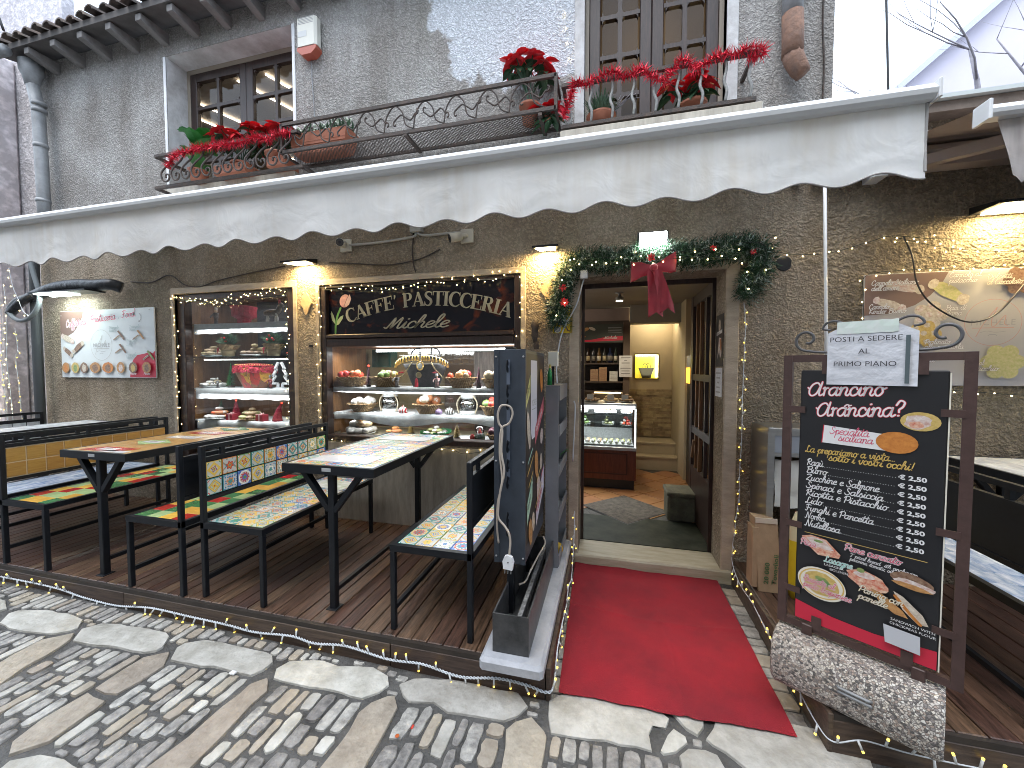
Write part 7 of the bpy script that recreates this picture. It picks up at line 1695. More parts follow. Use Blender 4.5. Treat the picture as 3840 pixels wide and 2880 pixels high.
# shelving behind the counter
sh = T('shop_shelving', 'dark wall shelving with bottles and boxes behind the counter', 'shelf', (-.3, 2.75, .1)); m_shelf = M('dark shelf wood', (.07, .05, .04), .5, var=.2)
MB().box(-1.1, .29, 2.88, 2.90, .1, 2.3).build('back_panel', m_shelf, sh); MB().box(.20, .29, 2.6, 2.88, .1, 2.25).build('end_post', M('brown post', (.12, .085, .065), .7), sh)
for z in (1.67, 1.405, 1.275): MB().box(-1.1, .199, 2.58, 2.879, z - .022, z).build('shelf_board', m_shelf, sh)
MB().bar((-.2, 2.70, 1.24), (.18, 2.70, 1.24), .02).build('light_tube', glow('warm shelf tube', (1, .75, .4), 5), sh)
for i in range(7):
    x = -.37 + i * .078; gcol = [(.02, .03, .02), (.03, .015, .01), (.015, .015, .02), (.10, .05, .01), (.02, .02, .02), (.015, .02, .05), (.02, .03, .02)][i]
    t = T('liqueur_bottle', ['green bottle at far left of the bottle shelf', 'wine bottle with pale label, second on the bottle shelf', 'dark bottle third on the bottle shelf', 'amber bottle in the middle of the bottle shelf', 'dark bottle with small label, fifth on the bottle shelf', 'squat dark blue bottle on the bottle shelf', 'green bottle at right end of the bottle shelf'][i], 'bottle', (x, 2.66, 1.671), 'bottles on the shop shelf')
    sq = i == 5; r_ = .026 if not sq else .038
    MB().lathe([(r_, .001), (r_, .13), (r_ * .4, .17 if not sq else .15), (r_ * .38, .21), (.001, .212)], (0, 0, 0), 12).build('glass', M('bottle glass %d' % i, gcol, .12), t, local=True, smooth=True); MB().lathe([(r_ * 1.02, .03), (r_ * 1.02, .10)], (0, 0, 0), 12).build('label_band', M('bottle label %d' % (i % 3), [(.55, .5, .4), (.4, .33, .2), (.2, .18, .15)][i % 3], .6), t, local=True, smooth=True)
for k, (x, n, col, lb) in enumerate(((-.20, 6, (.33, .20, .12), 'left stack of brown sweet boxes'), (-.08, 7, (.36, .21, .12), 'middle stack of brown sweet boxes'), (.07, 5, (.62, .60, .56), 'right stack of white sweet boxes'))):
    for i in range(n): tag(MB().cbox(x - .055, x + .058, 2.62, 2.75, 1.4065 + i * .029, 1.4065 + i * .029 + .027, .002).build('sweet_box', M('sweet box %d' % k, col, .6, rand=.1)), ('lowest', 'second lowest', 'third lowest', 'fourth lowest', 'fifth lowest', 'sixth lowest', 'seventh lowest')[i] + ' box in the ' + lb + ' on the shop shelf', 'box', lb + ' behind the counter')
bn = T('wall_banner', 'dark poster with red band and sandwiches above the bottle shelf', 'poster', (-.3, 2.56, 1.98)); MB().box(-1.1, .195, 2.55, 2.56, 1.955, 2.215).build('panel', M('banner dark print', (.045, .05, .04), .5), bn)
pb = Print(bn, Vector((-.43, 2.5495, 1.955)) - bn.location, FR); pb.shape([(0, .01), (.62, .03), (.62, .09), (.45, .09), (.2, .045), (0, .035)], k_red); pb.shape(ell(.10, .19, .06, .025, 12, rot=.3), k_food['bun']); pb.shape(ell(.20, .20, .05, .02, 12, rot=-.4), k_food['cream']); pb.shape(ell(.05, .09, .06, .02, 12), k_food['orange']); pb.script('Michele', .36, .055, .02, k_white, 2, wid=.18)
for k in range(4): pb.line([(.42, .215 - k * .022), (.60, .205 - k * .022)], .006, k_grey)
pw_ = T('paper_notice', 'white paper notice hanging beside the bottle shelf', 'notice', (.24, 2.56, 1.45)); MB().box(.145, .32, 2.555, 2.558, 1.47, 1.77).build('sheet', m_paintwhite, pw_)
pq2 = Print(pw_, Vector((.145, 2.5545, 1.47)) - pw_.location, FR)
for k, wd in enumerate((.12, .03, .1, 0, .13, .1, .11)): 
    if wd: pq2.line([(.0875 - wd / 2, .27 - k * .037), (.0875 + wd / 2, .27 - k * .037)], .012, k_grey)
# drinks fridge and ceiling lights
fg = T('drinks_fridge', 'dark drinks fridge with glowing orange panel behind the open door leaf', 'fridge', (1.08, 2.15, .1)); MB().cbox(1.0, 1.155, 1.95, 2.35, .101, 1.75, .01).build('body', k_black, fg); MB().box(.985, .9995, 1.96, 2.34, 1.40, 1.60).build('lit_panel', glow('orange fridge panel', (1, .42, .04), 1.6), fg); MB().box(.985, .9995, 1.96, 2.34, 1.61, 1.75).build('top_panel', M('blue white print', (.08, .08, .25), .5), fg)
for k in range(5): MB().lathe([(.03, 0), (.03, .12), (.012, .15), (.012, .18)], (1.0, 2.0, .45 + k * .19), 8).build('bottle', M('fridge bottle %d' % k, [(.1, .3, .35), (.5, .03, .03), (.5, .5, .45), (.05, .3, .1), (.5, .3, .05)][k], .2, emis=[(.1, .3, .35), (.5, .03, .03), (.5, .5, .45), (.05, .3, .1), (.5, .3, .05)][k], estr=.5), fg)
cl = T('ceiling_spot', 'small ceiling spotlight glowing warm inside the shop', 'ceiling light', (.12, 1.75, 2.40)); MB().lathe([(.05, .098), (.05, .09), (.02, .085), (.02, .05), (.045, .04), (.045, .0)], (0, 0, 0), 14).build('fitting', m_zinc, cl, local=True, smooth=True); MB().lathe([(.001, -.004), (.038, -.003), (.038, .002), (.001, .003)], (0, 0, 0), 14).build('bulb', glow('spot bulb', (1, .88, .6), 16), cl, local=True)
light('shop_light', 'SPOT', (.12, 1.75, 2.385), 16, (1, .85, .6), .04, (0, 0, 0), spot=R(150))
light('stair_light', 'POINT', (.68, 3.15, 2.38), 5.0, (1, .84, .58), .06)
light('shop_light', 'POINT', (-1.6, 2.0, 2.3), 12, (1, .9, .75), .1)
dm_ = T('ceiling_panel', 'diamond-shaped recessed ceiling panel inside the shop', 'ceiling panel', (.05, 1.0, 2.49)); MB().prism([(.05, 1.35), (-.30, 1.0), (.05, .65), (.40, 1.0)], 2.478, 2.499).build('frame', M('copper panel', (.16, .10, .07), .5), dm_); MB().prism([(.05, 1.27), (-.22, 1.0), (.05, .73), (.32, 1.0)], 2.470, 2.4775).build('inset', M('mirror tint', (.13, .10, .08), .15, metal=.6), dm_)
# ---------------------------------------------------------------- upstairs: railings, planters, poinsettias, tinsel
rd7 = random.Random(77)
m_terrac = M('terracotta plastic', (.42, .15, .085), .55, var=.2, vscale=8)
m_leaf = M('dark green leaf', (.022, .075, .030), .5, var=.4, vscale=20); m_leafl = M('fresh green leaf', (.05, .26, .06), .45, var=.3, vscale=15)
m_poin = M('red poinsettia bract', (.72, .02, .03), .5, var=.25, vscale=18)
m_tins = M('red metallic tinsel', (.60, .02, .045), .3, metal=.55)
def leafm(mb, o, d, l, w, up=Vector((0, 0, 1)), fold=.25, droop=.2):
    d = Vector(d).normalized(); s_ = d.cross(up); s_ = s_.normalized() if s_.length > .01 else Vector((1, 0, 0)); n = s_.cross(d)
    o = Vector(o); base = len(mb.v); K = 4
    for k in range(K + 1):
        t = k / K; ww = w * math.sin(math.pi * min(1, .08 + t * .92)) ** .8 * (1 if k < K else 0.02)
        c = o + d * l * t - n * droop * l * t * t
        for sg in (-1, 0, 1): mb.v.append(tuple(c + s_ * sg * ww / 2 + n * (fold * ww / 2 * abs(sg))))
    for k in range(K):
        for q in (0, 1): a = base + k * 3 + q; mb.f.append((a, a + 1, a + 4, a + 3)); mb.mi.append(mb.cur)
def poinsettia(name, label, x, y, z, pot_r, pot_h, h, heads, spread, stems=True, bl=1.15):
    t = T(name, label, 'plant', (x, y, z))
    MB().lathe([(pot_r * .7, .001), (pot_r * .95, pot_h * .85), (pot_r * 1.08, pot_h * .86), (pot_r * 1.1, pot_h), (pot_r * .95, pot_h), (pot_r * .9, pot_h * .8)], (0, 0, 0), 20).build('pot', m_terrac, t, local=True, smooth=True)
    st_ = MB(); lv = MB(); br = MB()
    for k in range(heads):
        a = 2 * math.pi * k / heads + rd7.uniform(-.4, .4); q = spread * rd7.uniform(.35, 1)
        top = Vector((q * math.cos(a), q * math.sin(a) * .6, pot_h + h * rd7.uniform(.75, 1)))
        st_.tube([tuple(p) for p in crom([(0, 0, pot_h * .8), (top.x * .3, top.y * .3, pot_h + h * .4), tuple(top)], 4)], .004, 5)
        for j in range(9):
            b_ = 2 * math.pi * j / 9 + rd7.uniform(-.2, .2); e = rd7.uniform(-.45, .35)
            leafm(br, top, (math.cos(b_) * math.cos(e), math.sin(b_) * math.cos(e) - .15, math.sin(e)), rd7.uniform(.085, .14), .062, droop=rd7.uniform(.1, .5))
        for j in range(5):
            b_ = rd7.uniform(0, 6.28); leafm(lv, top - Vector((0, 0, rd7.uniform(.03, .10))), (math.cos(b_), math.sin(b_), rd7.uniform(-.6, .1)), rd7.uniform(.08, .12), .055, droop=.4)
        br.cur = 0
    st_.build('stems', m_leaf, t, local=True); lv.build('leaves', m_leaf, t, local=True); br.build('bracts', m_poin, t, local=True)
    return t
def tinsel(name, label, path, r=.045, n=70, per=.012):
    t = T(name, label, 'tinsel', tuple(Vector(path[0]))); pts = crom(path, 10); mb = MB(); co = MB()
    for p, q in zip(pts[:-1], pts[1:]):
        L = (q - p).length; d = (q - p).normalized() if L > 0 else Vector((1, 0, 0)); u = d.orthogonal().normalized(); v = d.cross(u)
        for k in range(max(2, int(L / per * 13))):
            a = rd7.uniform(0, 6.28); o = p.lerp(q, rd7.random()); rr = r * rd7.uniform(.6, 1.1); e = (u * math.cos(a) + v * math.sin(a) + d * rd7.uniform(-.5, .5)).normalized(); s_ = e.orthogonal().normalized(); s_ = (s_ * math.cos(a * 5) + e.cross(s_) * math.sin(a * 5)) * .0035
            mb.tri(tuple(o - s_), tuple(o + s_), tuple(o + e * rr + s_ * .6))
    co.tube([tuple(p) for p in pts], .004, 5)
    co.build('cord', m_tins, t); mb.build('strands', m_tins, t)
    return t
def rail_bar(mb, a, b_, w=.018, h=.03): return mb.bar(a, b_, w, h)
# left belly balcony
rl = T('window_railing', 'wrought-iron bellied scroll railing below the left upstairs window', 'railing', (-3.4, -.25, 3.32))
Y_ = -.25
MB().bar((-4.23, Y_, 3.615), (-2.60, Y_, 3.615), .03, .022).build('top_rail', m_ironold, rl); MB().bar((-4.24, Y_, 3.318), (-2.55, Y_, 3.318), .03, .022).build('bottom_rail', m_ironold, rl)
for x, zz in ((-4.235, 3.615), (-4.245, 3.318), (-2.61, 3.615), (-2.56, 3.318)): MB().bar((x, Y_, zz), (x, .02, zz), .03, .022).build('wall_arm', m_ironold, rl)
for i in range(12):
    x = -4.06 + i * .122; s_ = .07
    pts = [(x + .06, Y_, 3.605), (x + .04, Y_ - .01, 3.54), (x - .01, Y_ - .03, 3.48), (x - .035, Y_ - .05, 3.42), (x - .02, Y_ - .05, 3.355), (x + .03, Y_ - .05, 3.335), (x + .062, Y_ - .05, 3.365), (x + .05, Y_ - .05, 3.40), (x + .02, Y_ - .05, 3.395), (x + .022, Y_ - .05, 3.372)]
    MB().tube([tuple(p) for p in crom(pts, 4)], .0075, 6).build('scroll_baluster', m_ironold, rl, smooth=True)
# long planter basket
bk = T('planter_basket', 'long wrought-iron planter basket with scrolls between the upstairs windows', 'planter', (-1.57, -.13, 3.44))
bx0, bx1 = -2.77, -.385
for y, z in ((-.25, 3.69), (-.25, 3.46)): MB().bar((bx0, y, z), (bx1, y, z), .022, .026).build('front_rail', m_ironold, bk)
MB().bar((bx0, -.03, 3.44), (bx1, -.03, 3.44), .022, .022).build('back_rail', m_ironold, bk)
for x in (bx0, bx1):
    MB().bar((x, -.25, 3.445), (x, -.25, 3.70), .022, .022).build('corner_post', m_ironold, bk)
    for z in (3.69, 3.45): MB().bar((x, -.239, z), (x, -.005, z), .018, .018).build('end_rail', m_ironold, bk)
MB().bar((-1.58, -.26, 3.44), (-1.58, .0, 3.44), .03, .02).build('bracket', m_ironold, bk); MB().bar((-.50, -.26, 3.43), (-.50, .0, 3.43), .03, .02).build('bracket', m_ironold, bk)
ms_ = MB(); k = 0
x = bx0
while x < bx1 + .21:      # expanded-metal mesh floor, two diagonal families
    for s_ in (1, -1):
        a = (x, -.245, 3.440 + .001 * s_); b_ = (x - s_ * .21, -.035, 3.440 + .001 * s_)
        if bx0 - .02 < min(a[0], b_[0]) and max(a[0], b_[0]) < bx1 + .02: ms_.bar(a, b_, .0035, .003)
    x += .028
ms_.build('mesh_floor', m_ironold, bk, kind='stuff')
for i in range(9):
    cx = bx0 + .15 + i * .26; fl_ = -1 if i % 2 else 1; pts = []
    pts += [(cx - .13 + .03 * math.cos(t) * q, 3.535 + .03 * math.sin(t) * q) for t, q in [(5.5 - .55 * j, .25 + .1 * j) for j in range(8)]]
    pts += [(cx - .06, 3.60), (cx, 3.575), (cx + .06, 3.55)]
    pts += [(cx + .13 + .03 * math.cos(t) * q, 3.615 + .03 * math.sin(t) * q) for t, q in [(4.0 + .55 * j, 1.0 - .1 * j) for j in range(8)]]
    pts = [(a, 3.575 + (b_ - 3.575) * fl_) for a, b_ in pts]
    MB().tube([tuple(p) for p in crom([(cx + (a - cx) * .72, -.25, b_) for a, b_ in pts], 3)], .0062, 5).build('scroll', m_ironold, bk, smooth=True)
    MB().tube([tuple(p) for p in crom([(cx - .195, -.25, 3.47), (cx - .17, -.25, 3.60), (cx - .10, -.25, 3.675), (cx - .03, -.25, 3.62), (cx + .0, -.25, 3.52), (cx + .08, -.25, 3.475)], 4)], .006, 5).build('scroll', m_ironold, bk, smooth=True)
# flower box with white flowers
fb = T('flower_box', 'terracotta flower box with white blossoms in the planter basket', 'planter', (-2.46, -.13, 3.45))
fbm = MB().box(-2.73, -2.15, -.215, -.05, 3.452, 3.62); fbm.v = [(-2.44 + (x + 2.44) * (1.0 if z > 3.5 else .86), -.13 + (y + .13) * (1.05 if z > 3.5 else .8), z) for x, y, z in fbm.v]; fbm.build('box', m_terrac, fb)
for z in (3.52, 3.545): MB().box(-2.715, -2.165, -.212, -.208, z, z + .006).build('groove_rib', m_terrac, fb)
lv = MB(); wf = MB()
for k in range(230):
    x = rd7.uniform(-2.72, -2.16); y = rd7.uniform(-.19, -.07); h_ = rd7.uniform(.04, .14); a = rd7.uniform(0, 6.28)
    leafm(lv, (x, y, 3.60), (math.cos(a) * .5, math.sin(a) * .5, 1), h_, .022, droop=.1)
    if k % 3 == 0: wf.ball((x + .02 * math.cos(a), y, 3.60 + h_), .011, 6, 4)
lv.build('leaves', M('grey green leaf', (.09, .17, .10), .6, var=.4, vscale=20), fb); wf.build('blossoms', M('white blossom', (.62, .66, .55), .6), fb, kind='stuff')
poinsettia('poinsettia', 'tall red poinsettia in a terracotta pot at right end of planter basket', -.60, -.13, 3.45, .075, .13, .36, 6, .20)
tag(poinsettia('poinsettia', 'low red poinsettia lying in the planter basket under the tall one', -.47, -.14, 3.45, .03, .02, .07, 3, .08), 'low red poinsettia lying in the planter basket under the tall one', 'plant')
# left window plants
poinsettia('poinsettia', 'red poinsettia in long pot behind the left bellied railing', -3.42, -.06, 3.415, .09, .12, .30, 10, .30)
poinsettia('poinsettia', 'red poinsettia at right end behind the bellied railing', -2.98, -.08, 3.415, .10, .14, .24, 6, .16)
rp_ = T('rubber_plant', 'broad fresh green leafy plant at left end of the bellied railing', 'plant', (-3.93, -.08, 3.415)); MB().lathe([(.06, .001), (.085, .10), (.09, .11), (.07, .1)], (0, 0, 0), 16).build('pot', m_terrac, rp_, local=True, smooth=True); lv = MB()
for k in range(13):
    a = rd7.uniform(0, 6.28); e = rd7.uniform(.2, 1.3); leafm(lv, (0, 0, .14 + k * .026), (math.cos(a) * math.cos(e), math.sin(a) * math.cos(e), math.sin(e)), rd7.uniform(.17, .25), .14, droop=.3)
lv.build('leaves', m_leafl, rp_, local=True)
MB().tube([(0, 0, .08), (.01, 0, .25), (0, 0, .40)], .006, 6).build('stem', m_leafl, rp_, local=True)
for i, (x, w) in enumerate(((-3.46, .36), (-2.93, .2))): tag(MB().cbox(x - w / 2, x + w / 2, -.17, .02, 3.413, 3.50, .01).build('plant_trough', m_terrac), ['long terracotta trough on the left sill behind the railing', 'short terracotta trough at right of the left sill'][i], 'planter')
tinsel('tinsel_garland', 'red tinsel garland wound along the left bellied railing', [(-4.05, -.28, 3.47), (-3.98, -.29, 3.53), (-3.88, -.28, 3.585), (-3.75, -.27, 3.60), (-3.62, -.29, 3.60), (-3.48, -.28, 3.595), (-3.34, -.29, 3.585), (-3.18, -.27, 3.59), (-3.02, -.28, 3.61), (-2.90, -.29, 3.57), (-2.78, -.28, 3.60), (-2.66, -.27, 3.60)], .062)
# right balcony
rr_ = T('balcony_railing', 'straight iron balcony railing below the right upstairs window', 'railing', (.28, -.25, 3.30))
MB().bar((-.345, Y_, 3.60), (.92, Y_, 3.60), .03, .024).build('top_rail', m_ironold, rr_); MB().bar((-.345, Y_, 3.31), (.90, Y_, 3.31), .03, .024).build('bottom_rail', m_ironold, rr_)
for x in (-.33, .89):
    for z in (3.60, 3.31): MB().bar((x, Y_ + .012, z), (x, .01, z), .024, .024).build('wall_arm', m_ironold, rr_)
for i in range(9):
    x = -.28 + i * .143; MB().tube([tuple(p) for p in crom([(x, Y_, 3.588), (x + .004, Y_, 3.53), (x - .012, Y_ - .012, 3.45), (x + .006, Y_ - .012, 3.39), (x, Y_, 3.322)], 4)], .0095, 6).build('baluster', M('pale worn iron', (.26, .26, .25), .6, metal=.2, var=.3, vscale=30), rr_, smooth=True)
tinsel('tinsel_garland', 'red tinsel garland wound along the right balcony railing', [(-.33, -.28, 3.36), (-.30, -.29, 3.43), (-.27, -.28, 3.52), (-.25, -.28, 3.60), (-.18, -.27, 3.575), (-.10, -.28, 3.60), (.02, -.29, 3.615), (.10, -.27, 3.58), (.19, -.28, 3.61), (.26, -.29, 3.54), (.34, -.28, 3.50), (.41, -.28, 3.58), (.47, -.29, 3.61), (.53, -.28, 3.55), (.60, -.28, 3.575), (.69, -.28, 3.61), (.76, -.29, 3.58), (.84, -.28, 3.62), (.93, -.28, 3.60), (.92, -.28, 3.56), (.84, -.28, 3.555)], .060)
poinsettia('poinsettia', 'red poinsettia behind the right balcony railing', .55, -.12, 3.285, .085, .13, .17, 4, .15)
sb = T('heather_pot', 'grey-green bushy plant in terracotta pot behind the right balcony railing', 'plant', (-.07, -.13, 3.28)); MB().lathe([(.07, .001), (.10, .13), (.108, .14), (.09, .12)], (0, 0, 0), 18).build('pot', m_terrac, sb, local=True, smooth=True); tw = MB()
for k in range(420):
    a = rd7.uniform(0, 6.28); e = rd7.uniform(.5, 1.5); l = rd7.uniform(.08, .19); q = rd7.uniform(0, .07); o = Vector((q * math.cos(a), q * math.sin(a), .13)); leafm(tw, o + Vector((0, 0, rd7.uniform(0, .08))), (math.cos(a) * math.cos(e), math.sin(a) * math.cos(e), math.sin(e)), l * .6, .008, droop=.05)
tw.build('foliage', M('grey green leaf', (.09, .17, .10), .6), sb, local=True); tg_ = MB()
for k in range(6):
    a = -.4 + k * .13; tg_.tube([(.05, 0, .12), (.09 + .02 * k, 0, .19 + .01 * k), (.14 + .025 * k, -.02, .22 + rd7.uniform(-.02, .05))], .0022, 4)
tg_.build('bare_twigs', m_bark, sb, local=True)
# alarm siren
al = T('alarm_siren', 'white alarm siren box with orange lens beside the left upstairs window', 'alarm', (-2.65, 0, 4.42)); MB().cbox(-2.755, -2.545, -.085, -.002, 4.47, 4.735, .02).build('housing', M('ivory plastic', (.66, .65, .58), .4, var=.05), al)
lm = MB().xz([(-2.75, 4.468), (-2.75, 4.44), (-2.70, 4.40), (-2.60, 4.40), (-2.55, 4.44), (-2.55, 4.468)][::1], -.08, -.003); lm.build('lens', M('orange red lens', (.42, .10, .06), .35), al)
MB().box(-2.73, -2.64, -.0865, -.0855, 4.55, 4.60).build('label_plate', M('pale grey label', (.55, .56, .56), .5), al)
for k in range(5): MB().box(-2.73, -2.57, -.0862, -.0852, 4.66 + k * .012, 4.664 + k * .012).build('vent_slot', k_grey, al)
tag(MB().tube([tuple(p) for p in crom([(-2.66, -.01, 4.40), (-2.655, -.008, 4.2), (-2.64, -.008, 3.95), (-2.645, -.008, 3.72)], 6)], .004, 5).build('cable', m_zinc, smooth=True), 'thin grey cable hanging below the alarm siren', 'cable')
# downspout at left with funnel, clay pipe at right
dsp = T('downspout', 'grey zinc downspout with funnel head at the left building corner', 'downspout', (-6.12, -.10, 3)); MB().tube([(-6.20, -.12, 4.74), (-6.14, -.11, 4.45), (-6.12, -.11, 3.6), (-6.12, -.11, 2.95)], .054, 12).build('pipe', m_zinc, dsp, smooth=True)
MB().lathe([(.055, 4.70), (.075, 4.79), (.095, 4.84), (.10, 4.95), (.09, 4.95)], (-6.20, -.12, 0), 16).build('funnel', m_zinc, dsp, smooth=True)
for z in (4.50, 4.43, 4.05, 3.45): MB().lathe([(.058, z - .02), (.063, z), (.058, z + .02)], (-6.125, -.11, 0), 14).build('collar', m_zinc, dsp, smooth=True)
cp = T('clay_downpipe', 'broken terracotta downpipe elbow at the right building corner', 'downspout', (1.16, -.07, 3.8)); MB().tube([(1.15, -.075, 5.2), (1.16, -.075, 4.2), (1.16, -.075, 3.90)], .06, 12).build('zinc_pipe', m_zinc, cp, smooth=True)
MB().tube([(1.16, -.08, 3.925), (1.165, -.08, 3.75), (1.165, -.08, 3.66)], .062, 12).build('clay_section', M('weathered clay', (.25, .14, .095), .9, col2=(.15, .095, .075), vscale=14, bump=.6, bscale=30), cp, smooth=True); MB().tube([(1.165, -.08, 3.668), (1.175, -.085, 3.62), (1.20, -.09, 3.56), (1.225, -.09, 3.52)], .06, 9, rr=[.06, .059, .055, .046]).build('clay_elbow', MATS['weathered clay'], cp, smooth=True)
tag(MB().tube([(1.20, -.03, 4.12), (1.26, -.05, 4.22), (1.34, -.04, 4.33)], .035, 8).build('pipe_stub', m_ironold, smooth=True), 'dark slanted pipe stub near the right top corner', 'pipe')
tag(MB().tube([tuple(p) for p in crom([(1.37, -.01, 4.2), (1.365, -.01, 3.9), (1.38, -.01, 3.6), (1.375, -.01, 3.3)], 5)], .006, 5).build('cable', m_ironold, smooth=True), 'thin dark cable on the wall beside the clay pipe', 'cable')
tag(MB().tube([tuple(p) for p in crom([(1.45, -.35, 5.2), (1.50, -.35, 4.2), (1.56, -.35, 3.0)], 6)], .006, 5).build('cable', k_black, smooth=True), 'dark overhead cable crossing the sky right of the cafe', 'cable')
tag(MB().tube([tuple(p) for p in crom([(-6.35, -.4, 6.4), (-6.24, -.4, 5.6), (-6.10, -.36, 5.08)], 6)], .012, 6).build('cable', k_black, smooth=True), 'dark cable dropping to the roof edge at top left', 'cable')
# pale fairy-light strand beside the right window
# ---------------------------------------------------------------- street-level objects
rd8 = random.Random(88)
# red carpet
cpt = MB(); NX_, NY_ = 70, 90
def cpz(x, y): return zs(x) + .017 + .005 * mnoise.noise((x * 5, y * 4, 0)) + .003 * mnoise.noise((x * 12, y * 9, 4)) + (.008 * math.exp(-((x - .30 + .04 * y) / .014) ** 2) if y < -.5 else 0) + .006 * math.exp(-((y + .62 + .03 * math.sin(x * 5)) / .012) ** 2) + .004 * math.exp(-((x - .62 - .3 * (y + 1)) / .012) ** 2) * (y < -.7)
for i in range(NX_ + 1):
    for j in range(NY_ + 1):
        u, v = i / NX_, j / NY_
        yf = -1.312 + .006 * math.sin(u * 9) + .010 * mnoise.noise((u * 9, 1, 1)) + .004 * mnoise.noise((u * 40, 1, 1)) + .03 * u; x_l = -.245 + .028 * v; x_r = .79 + .01 * (1 - v) * 0
        y = -.035 + (yf + .035) * v; x = x_l + (x_r - x_l) * u
        cpt.v.append((x, y, cpz(x, y)))
for i in range(NX_):
    for j in range(NY_): a = i * (NY_ + 1) + j; cpt.f.append((a, a + 1, a + NY_ + 2, a + NY_ + 1)); cpt.mi.append(0)
m_carpet = M('worn red carpet', (.32, .011, .022), .95, col2=(.20, .010, .019), vscale=3.0, bump=.4, bscale=200, sheen=0.0, detail=12)
tag(cpt.build('red_carpet', m_carpet, smooth=True), 'worn red carpet running from the street to the cafe door', 'carpet')
# marble slab, steel planter, lit menu totem
tag(MB().cbox(-.575, -.272, -1.44, -.07, .184, .238, .016).build('marble_slab', M('grey marble slab', (.46, .47, .50), .45, col2=(.33, .34, .37), vscale=7, bump=.15, bscale=40)), 'grey marble slab lying at the right end of the deck under the planter', 'slab')
pt = T('planter_trough', 'empty black steel planter trough on the marble slab', 'planter', (-.43, -.95, .239)); a0, a1, b0, b1, zt = -.523, -.348, -1.385, -.50, .425
m_blk2 = M('scratched black steel', (.022, .023, .025), .4, col2=(.07, .07, .07), vscale=11, spec=.5, bump=.05)
MB().box(a0, a1, b0, b0 + .008, .2395, zt).build('wall', m_blk2, pt); MB().box(a0, a1, b1 - .008, b1, .2395, zt).build('wall', m_blk2, pt); MB().box(a0, a0 + .008, b0 + .0085, b1 - .0085, .2395, zt).build('wall', m_blk2, pt); MB().box(a1 - .008, a1, b0 + .0085, b1 - .0085, .2395, zt).build('wall', m_blk2, pt); MB().box(a0 + .0085, a1 - .0085, b0 + .0085, b1 - .0085, .2395, .25).build('floor', m_blk2, pt)
MB().bar((-.41, b0 + .02, .35), (-.41, b1 - .02, .35), .022, .05).build('divider_bar', M('chipped bar', (.05, .05, .05), .6, col2=(.25, .25, .25), vscale=40), pt)
tt = T('menu_totem', 'slim dark lightbox menu totem standing in the planter, side-on', 'sign', (-.50, -.9, .25)); m_tot = M('blue-grey painted steel', (.040, .050, .066), .4, var=.2, vscale=9)
q0, q1, w0, w1, v0, v1 = -.590, -.418, -1.13, -.52, .54, 1.685
MB().cbox(q0 + .004, q1 - .004, w0 + .004, w1, v0, v1, .004).build('housing', m_tot, tt)
for x in (q0, q1 - .026): MB().box(x, x + .026, w0 - .002, w0 + .0035, v0, v1).build('corner_strip', m_tot, tt)
MB().cbox(-.535, -.485, w0 + .02, w0 + .08, v1 + .0005, v1 + .012, .003).build('top_plate', m_blackmetal, tt)
MB().box(-.527, -.490, -1.135 + .03, -1.135 + .07, .2505, v0 - .0005).build('post', m_blackmetal, tt); MB().box(-.527, -.490, -.66, -.62, .2505, v0 - .0005).build('post', m_blackmetal, tt)
for x in (q0 + .012, q1 - .012):
    for z in (1.645, 1.09, .575): MB().ball((x, w0 - .003, z), .006, 8, 5).build('screw', m_zinc, tt)
MB().box(q1 - .0035, q1 - .001, w0 + .005, w1 - .01, v0 + .09, v1 - .02).build('poster', ink('totem black', (.030, .026, .026)), tt)
po = Print(tt, Vector((q1 - .001, w0 + .005, v0 + .09)) - tt.location, (R(90), 0, R(90)))
PW, PH = w1 - w0 - .015, v1 - v0 - .11
po.shape([(.14, .60), (.17, .55), (.30, .55), (.33, .60), (.33, 1.0), (.14, 1.0)], ink('totem white', (.60, .60, .68))); po.text('MICHELE', .235, .74, .05, k_grey, 'CENTER', sx=.75); po.line([(.17, .72), (.30, .72)], .004, k_grey)
po.shape([(.0, .74), (.12, .82), (.12, .92), (.0, .80)], ink('tag yellow', (.55, .55, .20))); po.script('Caffetteria', .012, .785, .018, k_black, 2, rot=.6, wid=.11)
po.shape([(.26, .50), (.57, .68), (.57, .77), (.26, .60)], ink('tag rose', (.55, .12, .15))); po.script('Pasticceria', .29, .56, .02, k_white, 2, rot=.5, wid=.25)
po.shape([(.03, .10), (.18, .22), (.18, .34), (.03, .22)], ink('tag green', (.40, .60, .45))); po.script('Pizzeria', .05, .17, .02, k_black, 2, rot=.65, wid=.11)
po.shape([(.30, .0), (.58, .16), (.58, .32), (.30, .10)], ink('tag white', (.60, .58, .66))); po.script('Gelateria', .33, .06, .022, k_red, 2, rot=.52, wid=.2)
for cx, cy, rx, ry, c_ in ((.07, .62, .04, .11, 'cream'), (.47, .88, .05, .08, 'orange'), (.30, .38, .055, .09, 'bun'), (.48, .52, .05, .05, 'white'), (.46, .36, .045, .05, 'cream'), (.38, .20, .07, .09, 'white'), (.12, .04, .05, .08, 'bun'), (.20, .07, .04, .06, 'cream')): po.shape(ell(cx, cy, rx, ry, 16, jit=.08, rot=.3), k_food[c_])
for x, y, n in ((.04, .44, .13), (.03, .38, .16), (.06, .31, .12), (.08, .265, .09), (.30, .27, .12), (.26, .13, .2), (.27, .095, .18), (.44, .26, .1)): po.line([(x, y), (x + n, y + n * .45)], .012, [k_gold, INK['mint'], k_pink, k_white][int(n * 100) % 4])
